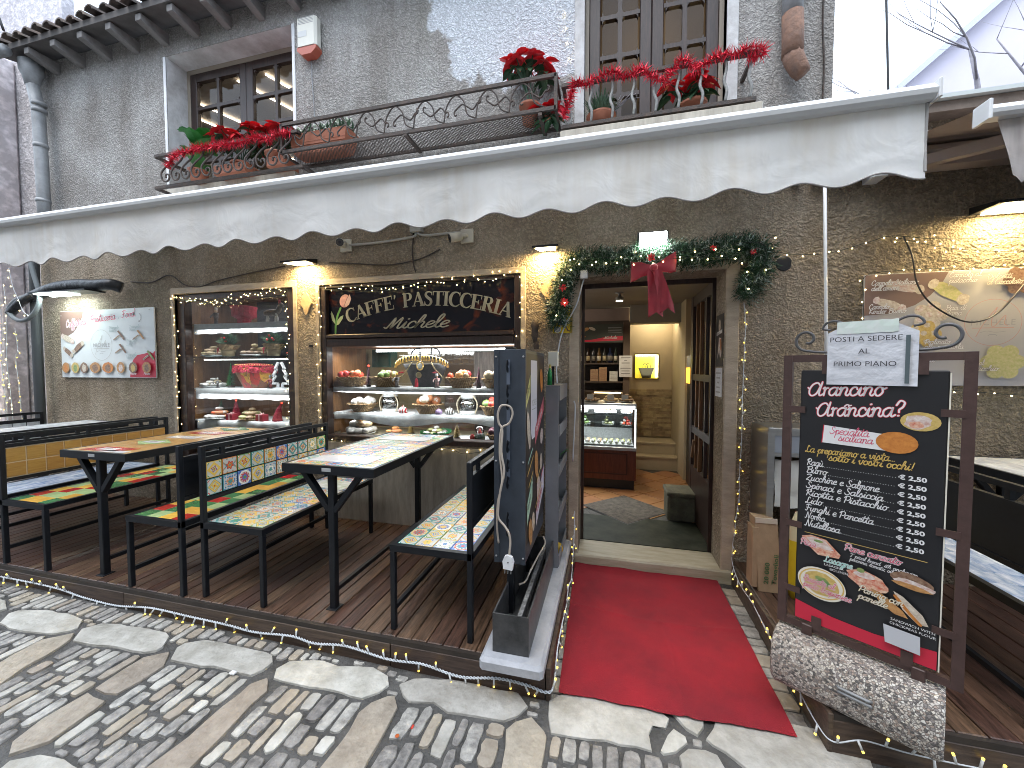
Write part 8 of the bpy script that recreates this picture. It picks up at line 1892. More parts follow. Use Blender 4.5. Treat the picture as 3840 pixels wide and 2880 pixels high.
# scroll ironwork along the totem's narrow side
sx_ = -.508
for k, z in enumerate((1.60, 1.47, 1.40, 1.18, 1.08, .99, .80, .735)):
    r_ = .030 if k not in (2,) else .024
    pts = [(sx_, w0 - .012 - 0 * j, z + r_ * 1.0 * math.sin(t)) if 0 else (sx_ + .0, w0 - .028 - .016 * math.cos(t) * q, z + r_ * math.sin(t) * q) for j, (t, q) in enumerate([(-2.6 + .5 * i, 1 - .05 * i) for i in range(12)])]
    mb = MB(); cr = crom(pts, 3)
    for a, b_ in zip(cr[:-1], cr[1:]): mb.bar(tuple(a), tuple(b_), .022, .004, up=(1, 0, 0))
    mb.v = [(x - .012 * 0, y, zz) for x, y, zz in mb.v]
    mb.build('scroll', m_blackmetal, tt)
for z0_, z1_ in ((1.63, 1.50), (1.38, 1.20), (1.15, 1.10), (1.05, 1.01)): MB().bar((sx_, w0 - .012, z0_), (sx_, w0 - .012, z1_), .018, .005, up=(0, 1, 0)).build('strap', M('blue-grey strap', (.10, .12, .16), .4), tt)
# white cable with plug
cb_ = T('power_cable', 'grey-white power cable with plug looped over the totem scrollwork', 'cable', (-.53, -1.17, .55)); m_cab2 = M('dirty white cable', (.46, .40, .34), .5, var=.2)
yy = w0 - .052
MB().tube([tuple(p) for p in crom([(-.508, yy, 1.395), (-.535, yy - .004, 1.39), (-.552, yy - .004, 1.35), (-.548, yy, 1.30), (-.53, yy, 1.265), (-.535, yy, 1.15), (-.52, yy, 1.05), (-.54, yy, .95), (-.552, yy, .86), (-.55, yy, .80), (-.52, yy, .765), (-.492, yy - .01, .73), (-.485, yy - .01, .68), (-.49, yy - .012, .62)], 6)], .0062, 7).build('cord', m_cab2, cb_, smooth=True)
MB().tube([tuple(p) for p in crom([(-.508, yy, 1.395), (-.485, yy - .004, 1.385), (-.475, yy, 1.35), (-.495, yy, 1.30), (-.535, yy, 1.27), (-.545, yy + .003, 1.15), (-.532, yy + .003, 1.0), (-.555, yy, .88), (-.562, yy + .01, .75), (-.556, yy + .02, .66)], 6)], .0055, 7).build('cord', m_cab2, cb_, smooth=True)
pg = MB().xz([(-.518, .55), (-.470, .545), (-.463, .585), (-.472, .612), (-.492, .622), (-.512, .614), (-.522, .59)], yy - .03, yy - .008); pg.build('plug', m_paintwhite, cb_)
for dx in (-.016, 0, .016): MB().tube([(-.494 + dx, yy - .019, .552), (-.496 + dx, yy - .019, .522)], .0028, 6).build('pin', m_zinc, cb_)
MB().lathe([(.001, 0), (.004, 0), (.004, .003), (.001, .003)], (0, 0, 0), 8).build('screw', k_black, cb_, local=True).location = Vector((-.492, yy - .031, .585)) - cb_.location
tag(MB().tube([tuple(p) for p in crom([(-.40, -.66, .50), (-.385, -.68, .46), (-.405, -.80, .44), (-.425, -.95, .42), (-.445, -1.0, .38), (-.47, -1.05, .385)], 6)], .0055, 6).build('cable', m_cab2, smooth=True), 'short white cable end dangling in the black planter trough', 'cable')
# grey rack by the door
rk = T('shelf_rack', 'grey metal rack with open shelves standing left of the door', 'rack', (-.33, -.27, .239)); m_rk = M('matt grey steel', (.19, .20, .215), .5, var=.12, vscale=5)
MB().box(-.405, -.318, -.545, -.535, .2395, 1.47).build('front_panel', m_rk, rk); MB().box(-.405, -.399, -.5345, -.05, .2395, 1.47).build('rear_panel', m_rk, rk); MB().box(-.3985, -.318, -.06, -.05, .2395, 1.47).build('side_panel', m_rk, rk)
for z in (.245, .55, .86, 1.13, 1.46): MB().box(-.3985, -.318, -.5345, -.0605, z, z + .01).build('shelf', m_rk, rk); MB().box(-.320, -.312, -.5345, -.0605, z, z + .075 if z < 1.4 else z + .011).build('shelf_lip', m_rk, rk)
MB().box(-.320, -.312, -.5345, -.0605, 1.37, 1.459).build('shelf_lip', m_rk, rk)
gb = T('green_bottle', 'green glass bottle with yellow cap on top of the grey rack', 'bottle', (-.385, -.50, 1.4715)); MB().lathe([(.017, .001), (.017, .085), (.006, .11), (.006, .13), (.001, .131)], (0, 0, 0), 12).build('glass', M('green bottle', (.02, .22, .06), .12), gb, local=True, smooth=True); MB().lathe([(.0075, .115), (.0075, .14), (.001, .141)], (0, 0, 0), 10).build('cap', M('yellow cap', (.5, .42, .1), .4), gb, local=True)
im = T('card_reader', 'small white box device on top of the grey rack', 'device', (-.36, -.44, 1.4715)); bxm = MB().cbox(-.40, -.335, -.47, -.42, 1.60, 1.70, .004); bxm.build('body', M('ivory plastic', (.66, .65, .58)), im); MB().bar((-.37, -.44, 1.472), (-.37, -.44, 1.60), .015).build('stand', m_blackmetal, im)
lf = MB(); leafm(lf, (-.325, -.40, .98), (.6, -.3, .45), .10, .03); leafm(lf, (-.33, -.38, .96), (.5, .1, .7), .09, .028)
tag(lf.build('loose_leaves', m_leafl), 'two green leaves poking out of the grey rack', 'plant')
lm_ = T('lemon', 'yellow lemon lying low in the grey rack', 'lemon', (-.34, -.36, .29)); MB().ball((0, 0, 0), .036, 12, 8, sz=1.15).build('fruit', M('lemon peel', (.62, .38, .02), .5, bump=.1), lm_, local=True, smooth=True)
for i, (y, z) in enumerate(((-.30, .57), (-.42, .88))): tag(MB().cbox(-.39, -.325, y - .06, y + .06, z, z + .03, .006).build('plastic_tray', M('clear tray', (.5, .52, .52), .25)), ['crumpled clear plastic tray on the lower rack shelf', 'clear plastic tray on the middle rack shelf'][i], 'tray')
# steel cabinet, bags, yellow-white sack at the right
sc_ = T('steel_cabinet', 'stainless steel cabinet against the wall right of the door', 'cabinet', (1.3, -.15, .18)); m_stl = M('stainless steel', (.50, .49, .47), .28, metal=.9, var=.08, vscale=3, stretch=(1, 1, 14))
MB().box(1.0, 1.012, -.28, -.006, .19, 1.18).build('side_panel', m_stl, sc_); MB().cbox(1.0, 1.75, -.31, -.006, 1.181, 1.205, .004).build('top', m_stl, sc_); MB().box(1.0, 1.04, -.302, -.2805, .19, 1.1805).build('front_stile', m_stl, sc_); MB().box(1.0405, 1.75, -.302, -.2805, 1.155, 1.1805).build('front_rail', m_stl, sc_); MB().box(1.0405, 1.75, -.302, -.2805, 1.02, 1.045).build('front_rail', m_stl, sc_)
MB().box(1.0405, 1.75, -.296, -.285, 1.0455, 1.1545).build('drawer_front', M('pale steel', (.42, .45, .50), .4, metal=.5), sc_); MB().box(1.7, 1.75, -.28, -.006, .19, 1.18).build('side_panel', m_stl, sc_)
sk = T('paper_sack', 'white folded sack hanging in the steel cabinet opening', 'sack', (1.2, -.22, .7)); skm = MB()
for i in range(13):
    for j in range(13): x = 1.055 + .55 * i / 12; z = .99 - .30 * j / 12; skm.v.append((x, -.27 + .02 * mnoise.noise((x * 14, z * 10, 1)), z + .02 * mnoise.noise((x * 7, 0, z))))
for i in range(12):
    for j in range(12): a = i * 13 + j; skm.f.append((a, a + 1, a + 14, a + 13)); skm.mi.append(0)
skm.build('sheet', M('soft white paper', (.60, .60, .57), .8, bump=.3, bscale=20), sk, smooth=True)
yb = T('detergent_sack', 'cream and yellow plastic sack slumped behind the menu stand', 'sack', (1.25, -.42, .182)); ybm = MB().lathe([(.16, .001), (.18, .10), (.175, .36), (.16, .46), (.13, .52), (.05, .55), (.001, .555)], (0, 0, 0), 18, 1.0, .5, jit=.04)
ybm.cur = 0; ybm.mi = [0 if max(ybm.v[i][2] for i in f) > .37 else 1 for f in ybm.f]; ybm.build('sack_body', [M('cream plastic', (.66, .58, .36), .4, bump=.3, bscale=15), M('yellow plastic', (.66, .48, .02), .4, bump=.3, bscale=15)], yb, local=True, smooth=True)
pbg = T('paper_bag', 'brown paper bag of napkins with green print standing on the right deck', 'bag', (.992, -.36, .182)); pbg.scale = (.72, 1, 1); m_kraft = M('kraft paper', (.36, .24, .14), .8, var=.15, vscale=10, bump=.15, bscale=20)
kb = MB().box(-.085, .085, -.05, .05, 0, .44); kb.v = [(x * (1.0 if z < .1 else 1.06) + (.0 if z < .1 else -.03), y + (.0 if z < .1 else .02), z + (.02 if x < 0 and z > .1 else 0)) for x, y, z in kb.v]; kb.build('bag_body', m_kraft, pbg, local=True); MB().box(-.115, .055, -.035, -.028, .43, .462).build('folded_top', M('pale kraft', (.55, .46, .36), .8), pbg, local=True)
MB().box(-.135, -.09, -.04, .06, .02, .40).build('side_fold', m_kraft, pbg, local=True)
pk = Print(pbg, (-.045, -.0515, .03), (R(90), R(-90) * 0, 0))
for b_, x, sz in (('20 000', .030, .050), ('Tovaglioli', .092, .050)): pk.text(b_, x, .02, sz, ink('bag green', (.06, .13, .05)), bold=.001, rot=R(86))
# ---------------------------------------------------------------- wall lamps, floodlight, cameras
def wedge_lamp(label, x, z, w, proj, col, power, mat):
    """up-tilted flood wedge: dark housing on the wall, glowing underside"""
    t = T('wall_lamp', label, 'wall lamp', (x, -.06, z)); h = w / 2
    MB().xz([(-h, .0), (h, .0), (h, .05), (-h, .05)], 0, 1)
    mb = MB(); mb._add([(-h, -proj, -.005), (h, -proj, -.005), (h * .8, .055, .015), (-h * .8, .055, .015), (-h, -proj, .012), (h, -proj, .012), (h * .8, .055, .06), (-h * .8, .055, .06)], [(4, 5, 6, 7), (0, 1, 5, 4), (1, 2, 6, 5), (2, 3, 7, 6), (3, 0, 4, 7), (0, 3, 2, 1)]); mb.build('housing', m_blackmetal, t, local=True)
    MB().quad((-h * .8, -proj + .012, -.0085), (-h * .62, .03, .005), (h * .62, .03, .005), (h * .8, -proj + .012, -.0085)).build('lens', mat, t, local=True)
    light('lamp_light', 'AREA', (x, -.06 - proj * .4, z - .02), power, col, w * .8, (R(14), 0, 0), sizey=proj * .7)
    return t
m_warm = glow('warm lamp lens', (1, .80, .42), 30, False)
WARM = (1, .64, .22)
wedge_lamp('warm wall floodlight between the left window and the sign', -2.75, 2.545, .28, .12, WARM, 2.6, m_warm)
wedge_lamp('warm wall floodlight between the sign and the door', -.475, 2.51, .20, .10, WARM, 2.8, m_warm)
wedge_lamp('large warm wall floodlight at the right edge', 2.36, 2.53, .42, .20, WARM, 1.4, m_warm)
fd = T('floodlight', 'cold white LED floodlight above the door garland', 'floodlight', (.305, -.09, 2.53)); MB().cbox(.20, .412, -.085, -.03, 2.475, 2.585, .006).build('housing', m_blackmetal, fd); MB().quad((.212, -.0865, 2.492), (.40, -.0865, 2.492), (.40, -.0865, 2.575), (.212, -.0865, 2.575)).build('lens', glow('cold flood lens', (.95, 1, .96), 26, False), fd); MB().tube([(.30, -.03, 2.53), (.30, -.002, 2.53)], .02, 8).build('bracket', m_blackmetal, fd); 
light('flood_light', 'AREA', (.305, -.10, 2.50), 7, (.93, 1, .97), .18, (R(52), 0, 0), sizey=.08)
# street lamp over the left board
sl = T('gooseneck_lamp', 'black draped lamp with curled cable arm over the left board', 'wall lamp', (-5.7, -.15, 2.4)); MB().tube([tuple(p) for p in crom([(-6.15, -.18, 2.40), (-6.0, -.18, 2.44), (-5.8, -.17, 2.475), (-5.5, -.16, 2.485), (-5.3, -.15, 2.47), (-5.12, -.12, 2.475), (-5.06, -.06, 2.45)], 5)], .06, 10, rr=None).build('shade', M('black plastic wrap', (.012, .013, .016), .35, bump=.5, bscale=20), sl, smooth=True)
MB().box(-6.05, -5.62, -.26, -.10, 2.388, 2.398).build('lens', glow('cool lamp lens', (.85, 1, .95), 16, False), sl); MB().box(-6.12, -5.25, -.27, -.09, 2.3985, 2.412).build('hood_plate', m_blackmetal, sl)
light('lamp_light', 'AREA', (-5.8, -.2, 2.38), 1.1, (.86, 1, .93), .4, (R(12), 0, 0), sizey=.12)
MB().tube([tuple(p) for p in crom([(-6.18, -.18, 2.42), (-6.45, -.2, 2.36), (-6.60, -.2, 2.24), (-6.45, -.2, 2.13), (-6.25, -.2, 2.15), (-6.10, -.2, 2.28), (-6.08, -.2, 2.42), (-6.15, -.2, 2.62), (-6.2, -.2, 2.78)], 6)], .022, 8).build('cable_loop', M('grey green conduit', (.16, .18, .19), .6), sl, smooth=True)
MB().tube([tuple(p) for p in crom([(-6.1, -.17, 2.44), (-6.4, -.18, 2.35), (-6.62, -.18, 2.22)], 6)], .045, 8).build('arm', MATS['black plastic wrap'], sl, smooth=True)
# cameras with conduit
jb = T('junction_box', 'grey junction box under the awning feeding both cameras', 'junction box', (-1.61, -.03, 2.80)); MB().cbox(-1.665, -1.555, -.055, -.002, 2.755, 2.87, .006).build('box', m_rk if 0 else M('grey plastic', (.40, .39, .36), .5), jb)
m_pvc = MATS['grey plastic']
for pts in ([(-1.62, -.02, 2.76), (-1.63, -.02, 2.73), (-1.72, -.02, 2.715), (-2.0, -.02, 2.70), (-2.28, -.02, 2.70)], [(-1.60, -.02, 2.76), (-1.59, -.02, 2.74), (-1.52, -.02, 2.725), (-1.35, -.02, 2.725), (-1.22, -.02, 2.725)]): MB().tube([tuple(p) for p in crom(pts, 6)], .011, 8).build('conduit', m_pvc, jb, smooth=True)
MB().tube([tuple(p) for p in crom([(-1.645, -.012, 2.80), (-1.66, -.012, 2.6), (-1.65, -.012, 2.48), (-1.63, -.012, 2.42)], 6)], .006, 6).build('wire', m_ironold, jb, smooth=True)
def camera_unit(label, x, z, dx, dz):
    t = T('security_camera', label, 'camera', (x, -.04, z)); MB().cbox(-.055, .055, .012, .038, -.055, .055, .004).build('mount_box', M('cream plastic casing', (.58, .55, .47), .45), t, local=True); d = Vector((dx, -.85, dz)).normalized()
    MB().tube([(0, .012, 0), tuple(d * .02), tuple(d * .05)], .018, 10).build('joint', MATS['cream plastic casing'], t, local=True, smooth=True)
    a = d * .045; MB().tube([tuple(a), tuple(a + d * .10)], .036, 14).build('barrel', MATS['cream plastic casing'], t, local=True, smooth=True); MB().tube([tuple(a + d * .1005), tuple(a + d * .104)], .033, 14).build('lens_face', k_black, t, local=True); MB().tube([tuple(a + d * .1042), tuple(a + d * .107)], .012, 10).build('lens', M('lens glass', (.02, .02, .03), .05), t, local=True)
camera_unit('white bullet camera aimed at the street, left one', -2.32, 2.70, .35, -.15); camera_unit('white bullet camera aimed left, right one', -1.155, 2.69, -1.1, -.45)
m_dia = M('sandstone ornament', (.50, .37, .22), .8, var=.2, vscale=10)
for lb, cx, cz in (('pale diamond stone ornament on the wall left of the sign', -2.77, 2.20), ('pale diamond stone ornament on the wall left of the door', -.47, 2.21)):
    mb = MB(); mb.xz([(cx, cz - .115), (cx + .02, cz - .085), (cx + .03, cz - .05), (cx + .065, cz), (cx + .03, cz + .06), (cx, cz + .11), (cx - .03, cz + .06), (cx - .065, cz), (cx - .03, cz - .05), (cx - .02, cz - .085)], -.014, .0); tag(mb.build('wall_ornament', m_dia), lb, 'ornament')
tag(MB().lathe([(.052, 0), (.045, .004), (.001, .003)], (0, 0, 0), 16).build('wall_hole', k_black), 'round black socket hole in the wall right of the door', 'socket').location = (1.178, -.001, 2.314)
bpy.data.objects['wall_hole'].rotation_euler = (R(90), 0, 0)
tag(MB().cbox(-2.745, -2.71, -.012, 0, 1.79, 1.81, .002).build('wall_switch', k_black), 'small black box on the pillar between the two display windows', 'switch')
kn = T('door_knocker', 'dark cast iron ornament hanging on the pillar by the door', 'ornament', (-.575, -.02, 1.88)); MB().lathe([(.012, -.09), (.02, -.06), (.03, -.03), (.025, .02), (.035, .05), (.02, .09), (.005, .10)], (0, -.012, 0), 10, 1, .5, jit=.15).build('casting', m_ironold, kn, local=True, smooth=True); MB().lathe([(.02, -.06), (.025, -.03), (.02, .0)], (.012, -.012, -.08), 8, 1, .5).build('tail', m_ironold, kn, local=True)
ys = T('yellow_sign', 'small yellow enamel sign with blue globe beside the door', 'sign', (-.355, -.012, 1.87)); MB().cbox(-.435, -.277, -.012, -.004, 1.866, 2.072, .002).build('panel', M('yellow enamel', (.72, .50, .01), .35, var=.05), ys); py = Print(ys, Vector((-.435, -.0123, 1.866)) - ys.location, FR); py.shape(ell(.075, .10, .035, .038, 20), ink('globe blue', (.12, .18, .45))); py.shape(ell(.065, .105, .012, .018, 10, jit=.2), ink('globe brown', (.25, .06, .08))); py.shape(ell(.09, .095, .010, .014, 10, jit=.2), INK['globe brown']); py.shape(ell(.038, .028, .028, .025, 18), k_white); ring(py, .038, .028, .018, .016, .003, k_black); py.line([(.10, .06), (.12, .02), (.135, .015)], .010, ink('sign brown', (.10, .05, .02)))
rb = tag(MB().cbox(1.02, 1.055, -.02, 0, 2.42, 2.47, .003).build('anchor_block', M('rusty bracket', (.10, .04, .03), .7)), 'small rusty bracket on the wall at right end of the door garland', 'bracket')
# ---------------------------------------------------------------- door garland and bow
gl = T('fir_garland', 'frosted green fir garland with red flowers draped over the door', 'garland', (.30, -.06, 2.30))
GP = [(-.378, 1.93), (-.40, 2.05), (-.37, 2.16), (-.345, 2.26), (-.32, 2.35), (-.24, 2.40), (-.12, 2.41), (.02, 2.395), (.14, 2.405), (.27, 2.425), (.40, 2.42), (.53, 2.40), (.66, 2.405), (.80, 2.425), (.92, 2.435), (1.0, 2.41), (1.015, 2.32), (.985, 2.24), (.95, 2.16), (.925, 2.09)]
gp = crom([(x, -.06, z) for x, z in GP], 8); nm = MB(); fm_ = MB()
for p, q in zip(gp[:-1], gp[1:]):
    d = (q - p); L = d.length; d = d.normalized(); u = Vector((0, 1, 0)); v = d.cross(u)
    for k in range(int(L * 2300)):
        a = rd8.uniform(0, 6.28); o = p.lerp(q, rd8.random()); e = u * math.cos(a) * .7 + v * math.sin(a) + d * rd8.uniform(-.8, .8); e.normalize()
        tl_ = rd8.uniform(.05, .13); tgt = fm_ if rd8.random() < .22 else nm
        c0 = o; c1 = o + e * tl_
        for j in range(5):      # a sprig of needles
            b_ = c0.lerp(c1, .3 + .16 * j); w_ = e.orthogonal().normalized(); w_ = w_ * math.cos(j * 2.4 + a) + e.cross(w_) * math.sin(j * 2.4 + a); t_ = b_ + (w_ + e * .8).normalized() * .034; s_ = e.cross(w_) * .0036
            if t_.y > -.004: t_.y = -.004 - rd8.random() * .02
            tgt.tri(tuple(b_ - s_), tuple(b_ + s_), tuple(t_))
nm.build('needles', M('fir green', (.018, .065, .028), .6, var=.5, vscale=18), gl); fm_.build('frosted_needles', M('frosted tips', (.34, .42, .36), .7, var=.3, vscale=18), gl)
MB().tube([tuple(p) for p in gp], .012, 6).build('core', m_leaf, gl, smooth=True)
for x, z, r_ in ((-.345, 2.20, .026), (-.33, 2.09, .03), (.29, 2.385, .028), (.70, 2.42, .020), (.95, 2.38, .020)):
    fl_ = MB()
    for k in range(8): a = 6.28 * k / 8 + rd8.uniform(-.2, .2); leafm(fl_, (x, -.12, z), (math.cos(a), -.35, math.sin(a)), r_ * 1.25, r_ * .65, up=Vector((0, -1, 0)))
    fl_.build('red_flower', m_poin, gl)
bw = T('red_bow', 'big red ribbon bow hanging from the garland over the door', 'bow', (.305, -.13, 2.30)); m_rib = M('red satin ribbon', (.40, .015, .035), .42, var=.25, vscale=7, sheen=.4)
def loop(sx):
    mb = MB(); n = 14
    for i in range(n + 1):
        t = i / n; a = t * math.pi
        x = sx * .155 * math.sin(a) ** .8 * (1 if 1 else 0); 
        hw = .022 + .052 * math.sin(a)
        zc = (.045 if sx > 0 else -.015) * math.sin(a); y = -.035 * math.cos(a)
        for j in range(5): v = -1 + j / 2; mb.v.append((x, y + .006 * math.sin(i + j * 2), zc + v * hw + .004 * math.sin(i * 1.7 + j)))
    for i in range(n):
        for j in range(4): a = i * 5 + j; mb.f.append((a, a + 5, a + 6, a + 1)); mb.mi.append(0)
    return mb
for sx in (-1, 1): loop(sx).build('loop', m_rib, bw, local=True, smooth=True)
MB().ball((0, -.04, 0), .028, 12, 8, sx=1, sy=.8, sz=1).build('knot', m_rib, bw, local=True, smooth=True)
def tail(x0_, x1_, w0_, w1_, z1_):
    mb = MB(); n = 10
    for i in range(n + 1):
        t = i / n
        for j in range(5):
            v = -1 + j / 2; ww = w0_ + (w1_ - w0_) * t; zz = z1_ * t + (.04 * abs(v) - .04 if 0 else 0) - (.035 * abs(v) * (t > .99))
            mb.v.append((x0_ + (x1_ - x0_) * t + v * ww, -.03 - .012 * math.sin(t * 5 + j * 1.5), -.015 + zz))
    for i in range(n):
        for j in range(4): a = i * 5 + j; mb.f.append((a, a + 1, a + 6, a + 5)); mb.mi.append(0)
    return mb
tail(-.01, .02, .035, .05, -.30).build('tail', m_rib, bw, local=True, smooth=True); tl2 = tail(.02, .095, .03, .05, -.275); tl2.v = [(x, y - .012, z) for x, y, z in tl2.v]; tl2.build('tail', m_rib, bw, local=True, smooth=True)
# ---------------------------------------------------------------- fairy lights
m_wire_d = M('dark green wire', (.012, .02, .014), .5); m_wire_w = M('white wire', (.62, .66, .70), .45); m_sock = M('milky socket', (.62, .63, .62), .35)
g_warm = glow('warm fairy bulb', (1, .76, .34), 11, False); g_amber = glow('amber fairy tip', (1, .66, .10), 1.5, False)
BULB = mesh_of(MB().ball((0, 0, 0), .0040, 7, 5), 'bulb', g_warm, True)
BULB_S = mesh_of(MB().ball((0, 0, 0), .0050, 6, 4), 'bulb', g_warm, True)
sk_ = MB().tube([(0, 0, 0), (0, 0, -.034)], .0046, 7); sk_.cur = 1; sk_.lathe([(.0046, -.042), (.0047, -.0342)], (0, 0, 0), 7)
SOCK = mesh_of(sk_, 'bulb', [m_sock, g_amber], True)
def fairy(label, path, wire, step, mesh, r=.0028, jit=.02, k=8, twist=False, drop=False, skip=0.0, name='fairy_lights', out=-.008):
    t = T(name, label, 'fairy lights', tuple(path[0])); pts = crom(path, k); mb = MB()
    if twist:
        for ph in (0, math.pi):
            acc = 0; q = []
            dense = crom([tuple(p) for p in pts], 4)
            for a, b_ in zip(dense[:-1], dense[1:]):
                acc += (b_ - a).length; q.append((a.x, a.y + .004 * math.cos(acc * 170 + ph), a.z + .004 * math.sin(acc * 170 + ph)))
            mb.tube(q, r, 5)
    else: mb.tube([tuple(p) for p in pts], r, 5)
    mb.build('wire', wire, t, smooth=True)
    acc = step * .5
    for a, b_ in zip(pts[:-1], pts[1:]):
        L = (b_ - a).length
        while acc < L:
            p = a.lerp(b_, acc / L); acc += step * rd8.uniform(.75, 1.25)
            if rd8.random() < skip: continue
            if drop:
                o = inst('bulb', mesh, t, p - t.location, (rd8.uniform(-.5, .3), rd8.choice((rd8.uniform(-.6, .6), rd8.uniform(-.6, .6), math.pi + rd8.uniform(-.5, .5))), 0))
            else: inst('bulb', mesh, t, p + Vector((rd8.uniform(-jit, jit), out + rd8.uniform(-.006, .004), rd8.uniform(-jit, jit))) - t.location, (rd8.uniform(0, 3), rd8.uniform(0, 3), 0))
        acc -= L
    return t
# along the deck edges (white cable)
y = -1.362
fairy('white cable fairy lights draped along the front edge of the left deck', [(-4.4, y, .10), (-4.0, y, .105), (-3.6, y, .10), (-3.35, y, .075), (-3.05, y, .065), (-2.75, y, .095), (-2.45, y, .09), (-2.15, y, .085), (-1.95, y, .075), (-1.7, y, .095), (-1.55, y, .08), (-1.35, y, .10), (-1.1, y, .075), (-.9, y, .085), (-.7, y, .06), (-.5, y, .09), (-.36, y, .085), (-.27, y, .07), (-.238, -1.34, .09), (-.238, -1.2, .16), (-.236, -1.0, .17), (-.238, -.8, .13), (-.238, -.62, .17), (-.238, -.45, .12), (-.24, -.30, .19), (-.245, -.15, .30), (-.25, -.05, .46)], m_wire_w, .078, SOCK, .0032, twist=True, drop=True)
fairy('white cable fairy lights running round the right deck edge and carpet', [(.925, -.03, 2.05), (.938, -.03, 1.9), (.934, -.03, 1.64), (.93, -.03, 1.38), (.93, -.03, 1.24), (.93, -.03, 1.04), (.922, -.03, .85), (.925, -.03, .69), (.909, -.03, .53), (.90, -.03, .43), (.885, -.035, .29), (.88, -.06, .18), (.874, -.25, .13), (.872, -.5, .14), (.87, -.8, .11), (.868, -1.05, .10), (.870, -1.25, .08), (.90, -1.318, .07), (1.0, -1.319, .10), (1.15, -1.319, .085), (1.35, -1.319, .08), (1.6, -1.319, .09), (1.9, -1.319, .08)], m_wire_w, .075, SOCK, .003, twist=False, drop=True)
# around the display windows (dark cable, many bulbs)
def around(label, pts, step=.05, jit=.028, mesh=None): return fairy(label, pts, m_wire_d, step, mesh or BULB, .0020, jit, 6, out=-.004)
around('warm fairy lights outlining the left display window', [(-4.36, -.02, 1.0), (-4.375, -.02, 1.4), (-4.36, -.02, 1.8), (-4.38, -.02, 2.1), (-4.40, -.02, 2.25), (-4.40, -.02, 2.30), (-4.1, -.02, 2.27), (-3.8, -.02, 2.245), (-3.5, -.02, 2.27), (-3.2, -.02, 2.32), (-2.97, -.02, 2.335), (-3.0, -.02, 2.25), (-2.99, -.02, 2.1), (-2.975, -.02, 1.8), (-2.99, -.02, 1.4), (-2.96, -.02, 1.2), (-2.99, -.02, 1.0)], .062, .032)
around('warm fairy lights in a second strand across the top of the left window', [(-4.42, -.022, 2.32), (-4.2, -.022, 2.29), (-3.9, -.022, 2.25), (-3.6, -.022, 2.30), (-3.3, -.022, 2.33), (-2.98, -.022, 2.34)], .06, .03)
around('warm fairy lights outlining the CAFFE PASTICCERIA sign and pastry window', [(-2.625, -.022, 1.0), (-2.615, -.022, 1.3), (-2.63, -.022, 1.7), (-2.615, -.022, 2.0), (-2.62, -.022, 2.3), (-2.5, -.022, 2.335), (-2.2, -.022, 2.325), (-1.9, -.022, 2.30), (-1.7, -.022, 2.32), (-1.4, -.022, 2.345), (-1.1, -.022, 2.34), (-.85, -.022, 2.36), (-.72, -.022, 2.345), (-.70, -.022, 2.2), (-.695, -.022, 2.0), (-.70, -.022, 1.8), (-.69, -.022, 1.72)], .075, .03)
around('warm fairy lights in a lower strand across the shop sign', [(-2.58, -.02, 2.315), (-2.3, -.02, 2.295), (-2.0, -.02, 2.27), (-1.75, -.02, 2.29), (-1.4, -.02, 2.31), (-1.1, -.02, 2.315), (-.8, -.02, 2.33)], .075, .025)
around('warm fairy lights hanging below the pastry window sill', [(-2.56, -.03, .93), (-2.4, -.03, .905), (-1.6, -.03, .90), (-1.33, -.03, .90), (-1.2, -.03, .86), (-1.05, -.03, .88), (-.85, -.03, .90)], .11, .02)
around('warm fairy lights woven through the door garland', [(x, -.15, z) for x, z in GP], .12, .06, BULB_S)
around('warm fairy lights strung from the lamp across the door garland', [(-.40, -.03, 2.33), (-.25, -.14, 2.36), (-.05, -.15, 2.335), (.15, -.15, 2.34), (.5, -.15, 2.36), (.75, -.15, 2.335), (.92, -.12, 2.30), (.93, -.06, 2.15), (.96, -.05, 2.06)], .09, .02, BULB_S)
around('warm fairy lights strung along the right wall above the price board', [(1.03, -.04, 2.43), (1.2, -.03, 2.37), (1.43, -.03, 2.36), (1.65, -.03, 2.415), (1.78, -.03, 2.445), (2.0, -.03, 2.41), (2.3, -.03, 2.39), (2.7, -.03, 2.38)], .09, .02, BULB)
around('warm fairy lights in a lower sagging strand on the right wall', [(1.78, -.03, 2.44), (1.9, -.03, 2.40), (2.06, -.03, 2.35), (2.3, -.03, 2.31), (2.6, -.03, 2.29)], .045, .03, BULB)
around('warm fairy lights edging the top of the right price board', [(1.64, -.035, 1.9), (1.632, -.035, 2.08), (1.65, -.035, 2.2), (1.9, -.035, 2.22), (2.2, -.035, 2.215), (2.6, -.035, 2.21)], .07, .02, BULB)
around('warm fairy lights edging the bottom of the right price board', [(1.9, -.035, 1.46), (2.2, -.035, 1.44), (2.5, -.035, 1.42), (2.7, -.035, 1.44)], .10, .015, BULB)
tag(MB().tube([tuple(p) for p in crom([(1.83, -.05, 2.43), (1.86, -.08, 2.30), (1.88, -.10, 2.12), (1.95, -.12, 1.98), (2.10, -.14, 1.87), (2.25, -.12, 1.90), (2.38, -.1, 2.05), (2.5, -.05, 2.2)], 6)], .005, 5).build('cable', k_black, smooth=True), 'loose black cable hanging before the right price board', 'cable')
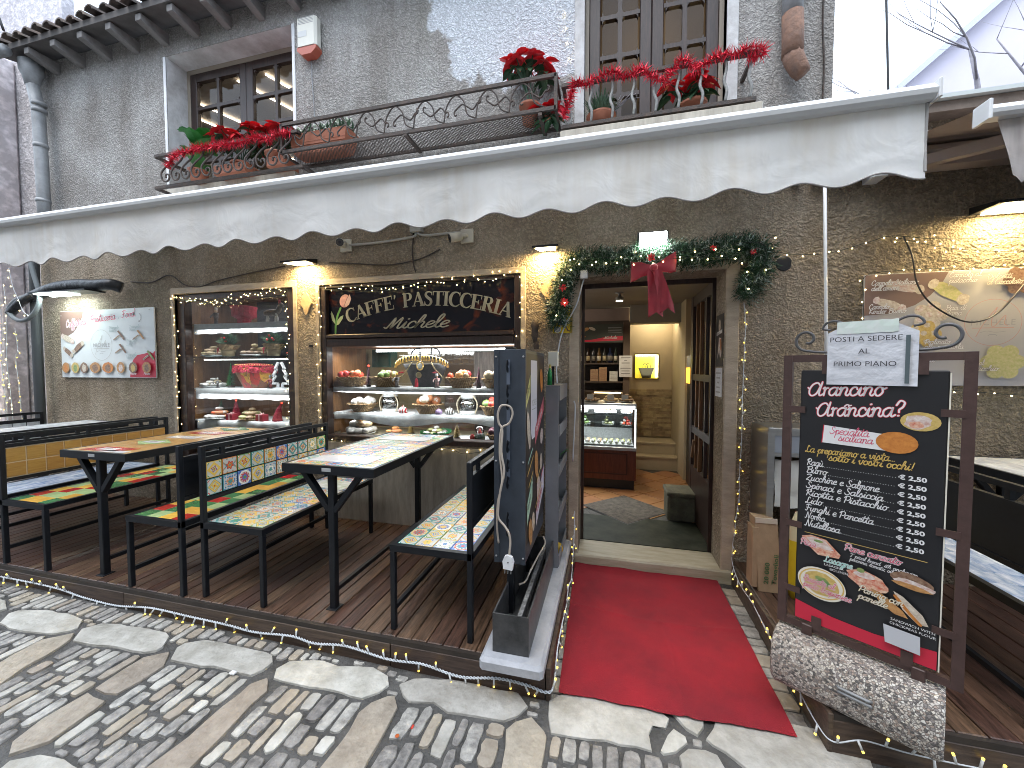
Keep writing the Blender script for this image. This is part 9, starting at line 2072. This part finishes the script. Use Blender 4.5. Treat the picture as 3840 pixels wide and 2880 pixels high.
# curtain of lights at far left
for i, x in enumerate((-6.98, -6.86, -6.76, -6.60)):
    fairy(['leftmost hanging fairy light strand on the lilac house', 'second hanging fairy light strand on the lilac house', 'third hanging fairy light strand on the lilac house', 'hanging fairy light strand nearest the drainpipe'][i], [(x, -.16, 2.55 if i < 3 else 2.05), (x + .03, -.16, 2.2 if i < 3 else 1.8), (x - .01, -.16, 1.7), (x + .03, -.16, 1.3), (x + .05, -.16, .95)], m_wire_w, .075, SOCK if i % 2 else BULB, .003, .03, drop=bool(i % 2))
fairy('short hanging fairy light strand by the curled lamp arm', [(-6.45, -.25, 2.70), (-6.40, -.25, 2.5), (-6.32, -.25, 2.35), (-6.25, -.25, 2.22), (-6.16, -.25, 2.16)], m_wire_w, .09, BULB, .003, .02)
fairy('pale fairy light strand on the wall beside the right upstairs window', [(-.38, -.02, 4.36), (-.34, -.02, 4.30), (-.35, -.02, 4.24), (-.31, -.02, 4.21), (-.37, -.02, 4.16), (-.33, -.02, 4.05), (-.325, -.02, 3.92)], m_wire_w, .14, BULB, .0025, .01)
tag(MB().tube([tuple(p) for p in crom([(-.18, -.05, 2.30), (-.20, -.05, 2.24), (-.245, -.05, 2.08), (-.33, -.03, 1.93), (-.375, -.03, 1.80), (-.40, -.03, 1.60), (-.392, -.05, 1.47)], 6)], .006, 6).build('cable', m_wire_w, smooth=True), 'white cable running from the garland down to the grey rack', 'cable')
tag(MB().cbox(-.215, -.16, -.10, -.06, 2.27, 2.33, .006).build('plug_adapter', m_paintwhite), 'white plug adapter at left end of the door garland', 'plug')
tag(MB().tube([tuple(p) for p in crom([(-.262, -.03, 1.33), (-.252, -.03, 1.28), (-.258, -.03, 1.1), (-.268, -.03, .85)], 6)], .006, 6).build('cable', m_wire_w, smooth=True), 'white cable on the left door jamb', 'cable')
# dark cables on the wall
for lb, pts in (('thin dark cable looping over the left display window', [(-5.0, -.012, 2.52), (-4.7, -.012, 2.50), (-4.45, -.012, 2.56), (-4.25, -.012, 2.45), (-4.05, -.012, 2.42), (-3.8, -.012, 2.47), (-3.4, -.012, 2.52), (-3.0, -.012, 2.56)]), ('thin dark cable above the shop sign', [(-2.5, -.012, 2.56), (-2.2, -.012, 2.53), (-1.9, -.012, 2.50), (-1.6, -.012, 2.53), (-1.4, -.012, 2.60)]), ('dark vertical drain conduit beside the left board', [(-6.35, -.10, 2.9), (-6.36, -.10, 2.0), (-6.36, -.10, .2)])):
    tag(MB().tube([tuple(p) for p in crom(pts, 6)], .006 if 'conduit' not in lb else .045, 8).build('wall_cable' if 'conduit' not in lb else 'drain_conduit', m_ironold if 'conduit' not in lb else M('dark pvc pipe', (.045, .05, .055), .5), smooth=True), lb, 'cable' if 'conduit' not in lb else 'pipe')
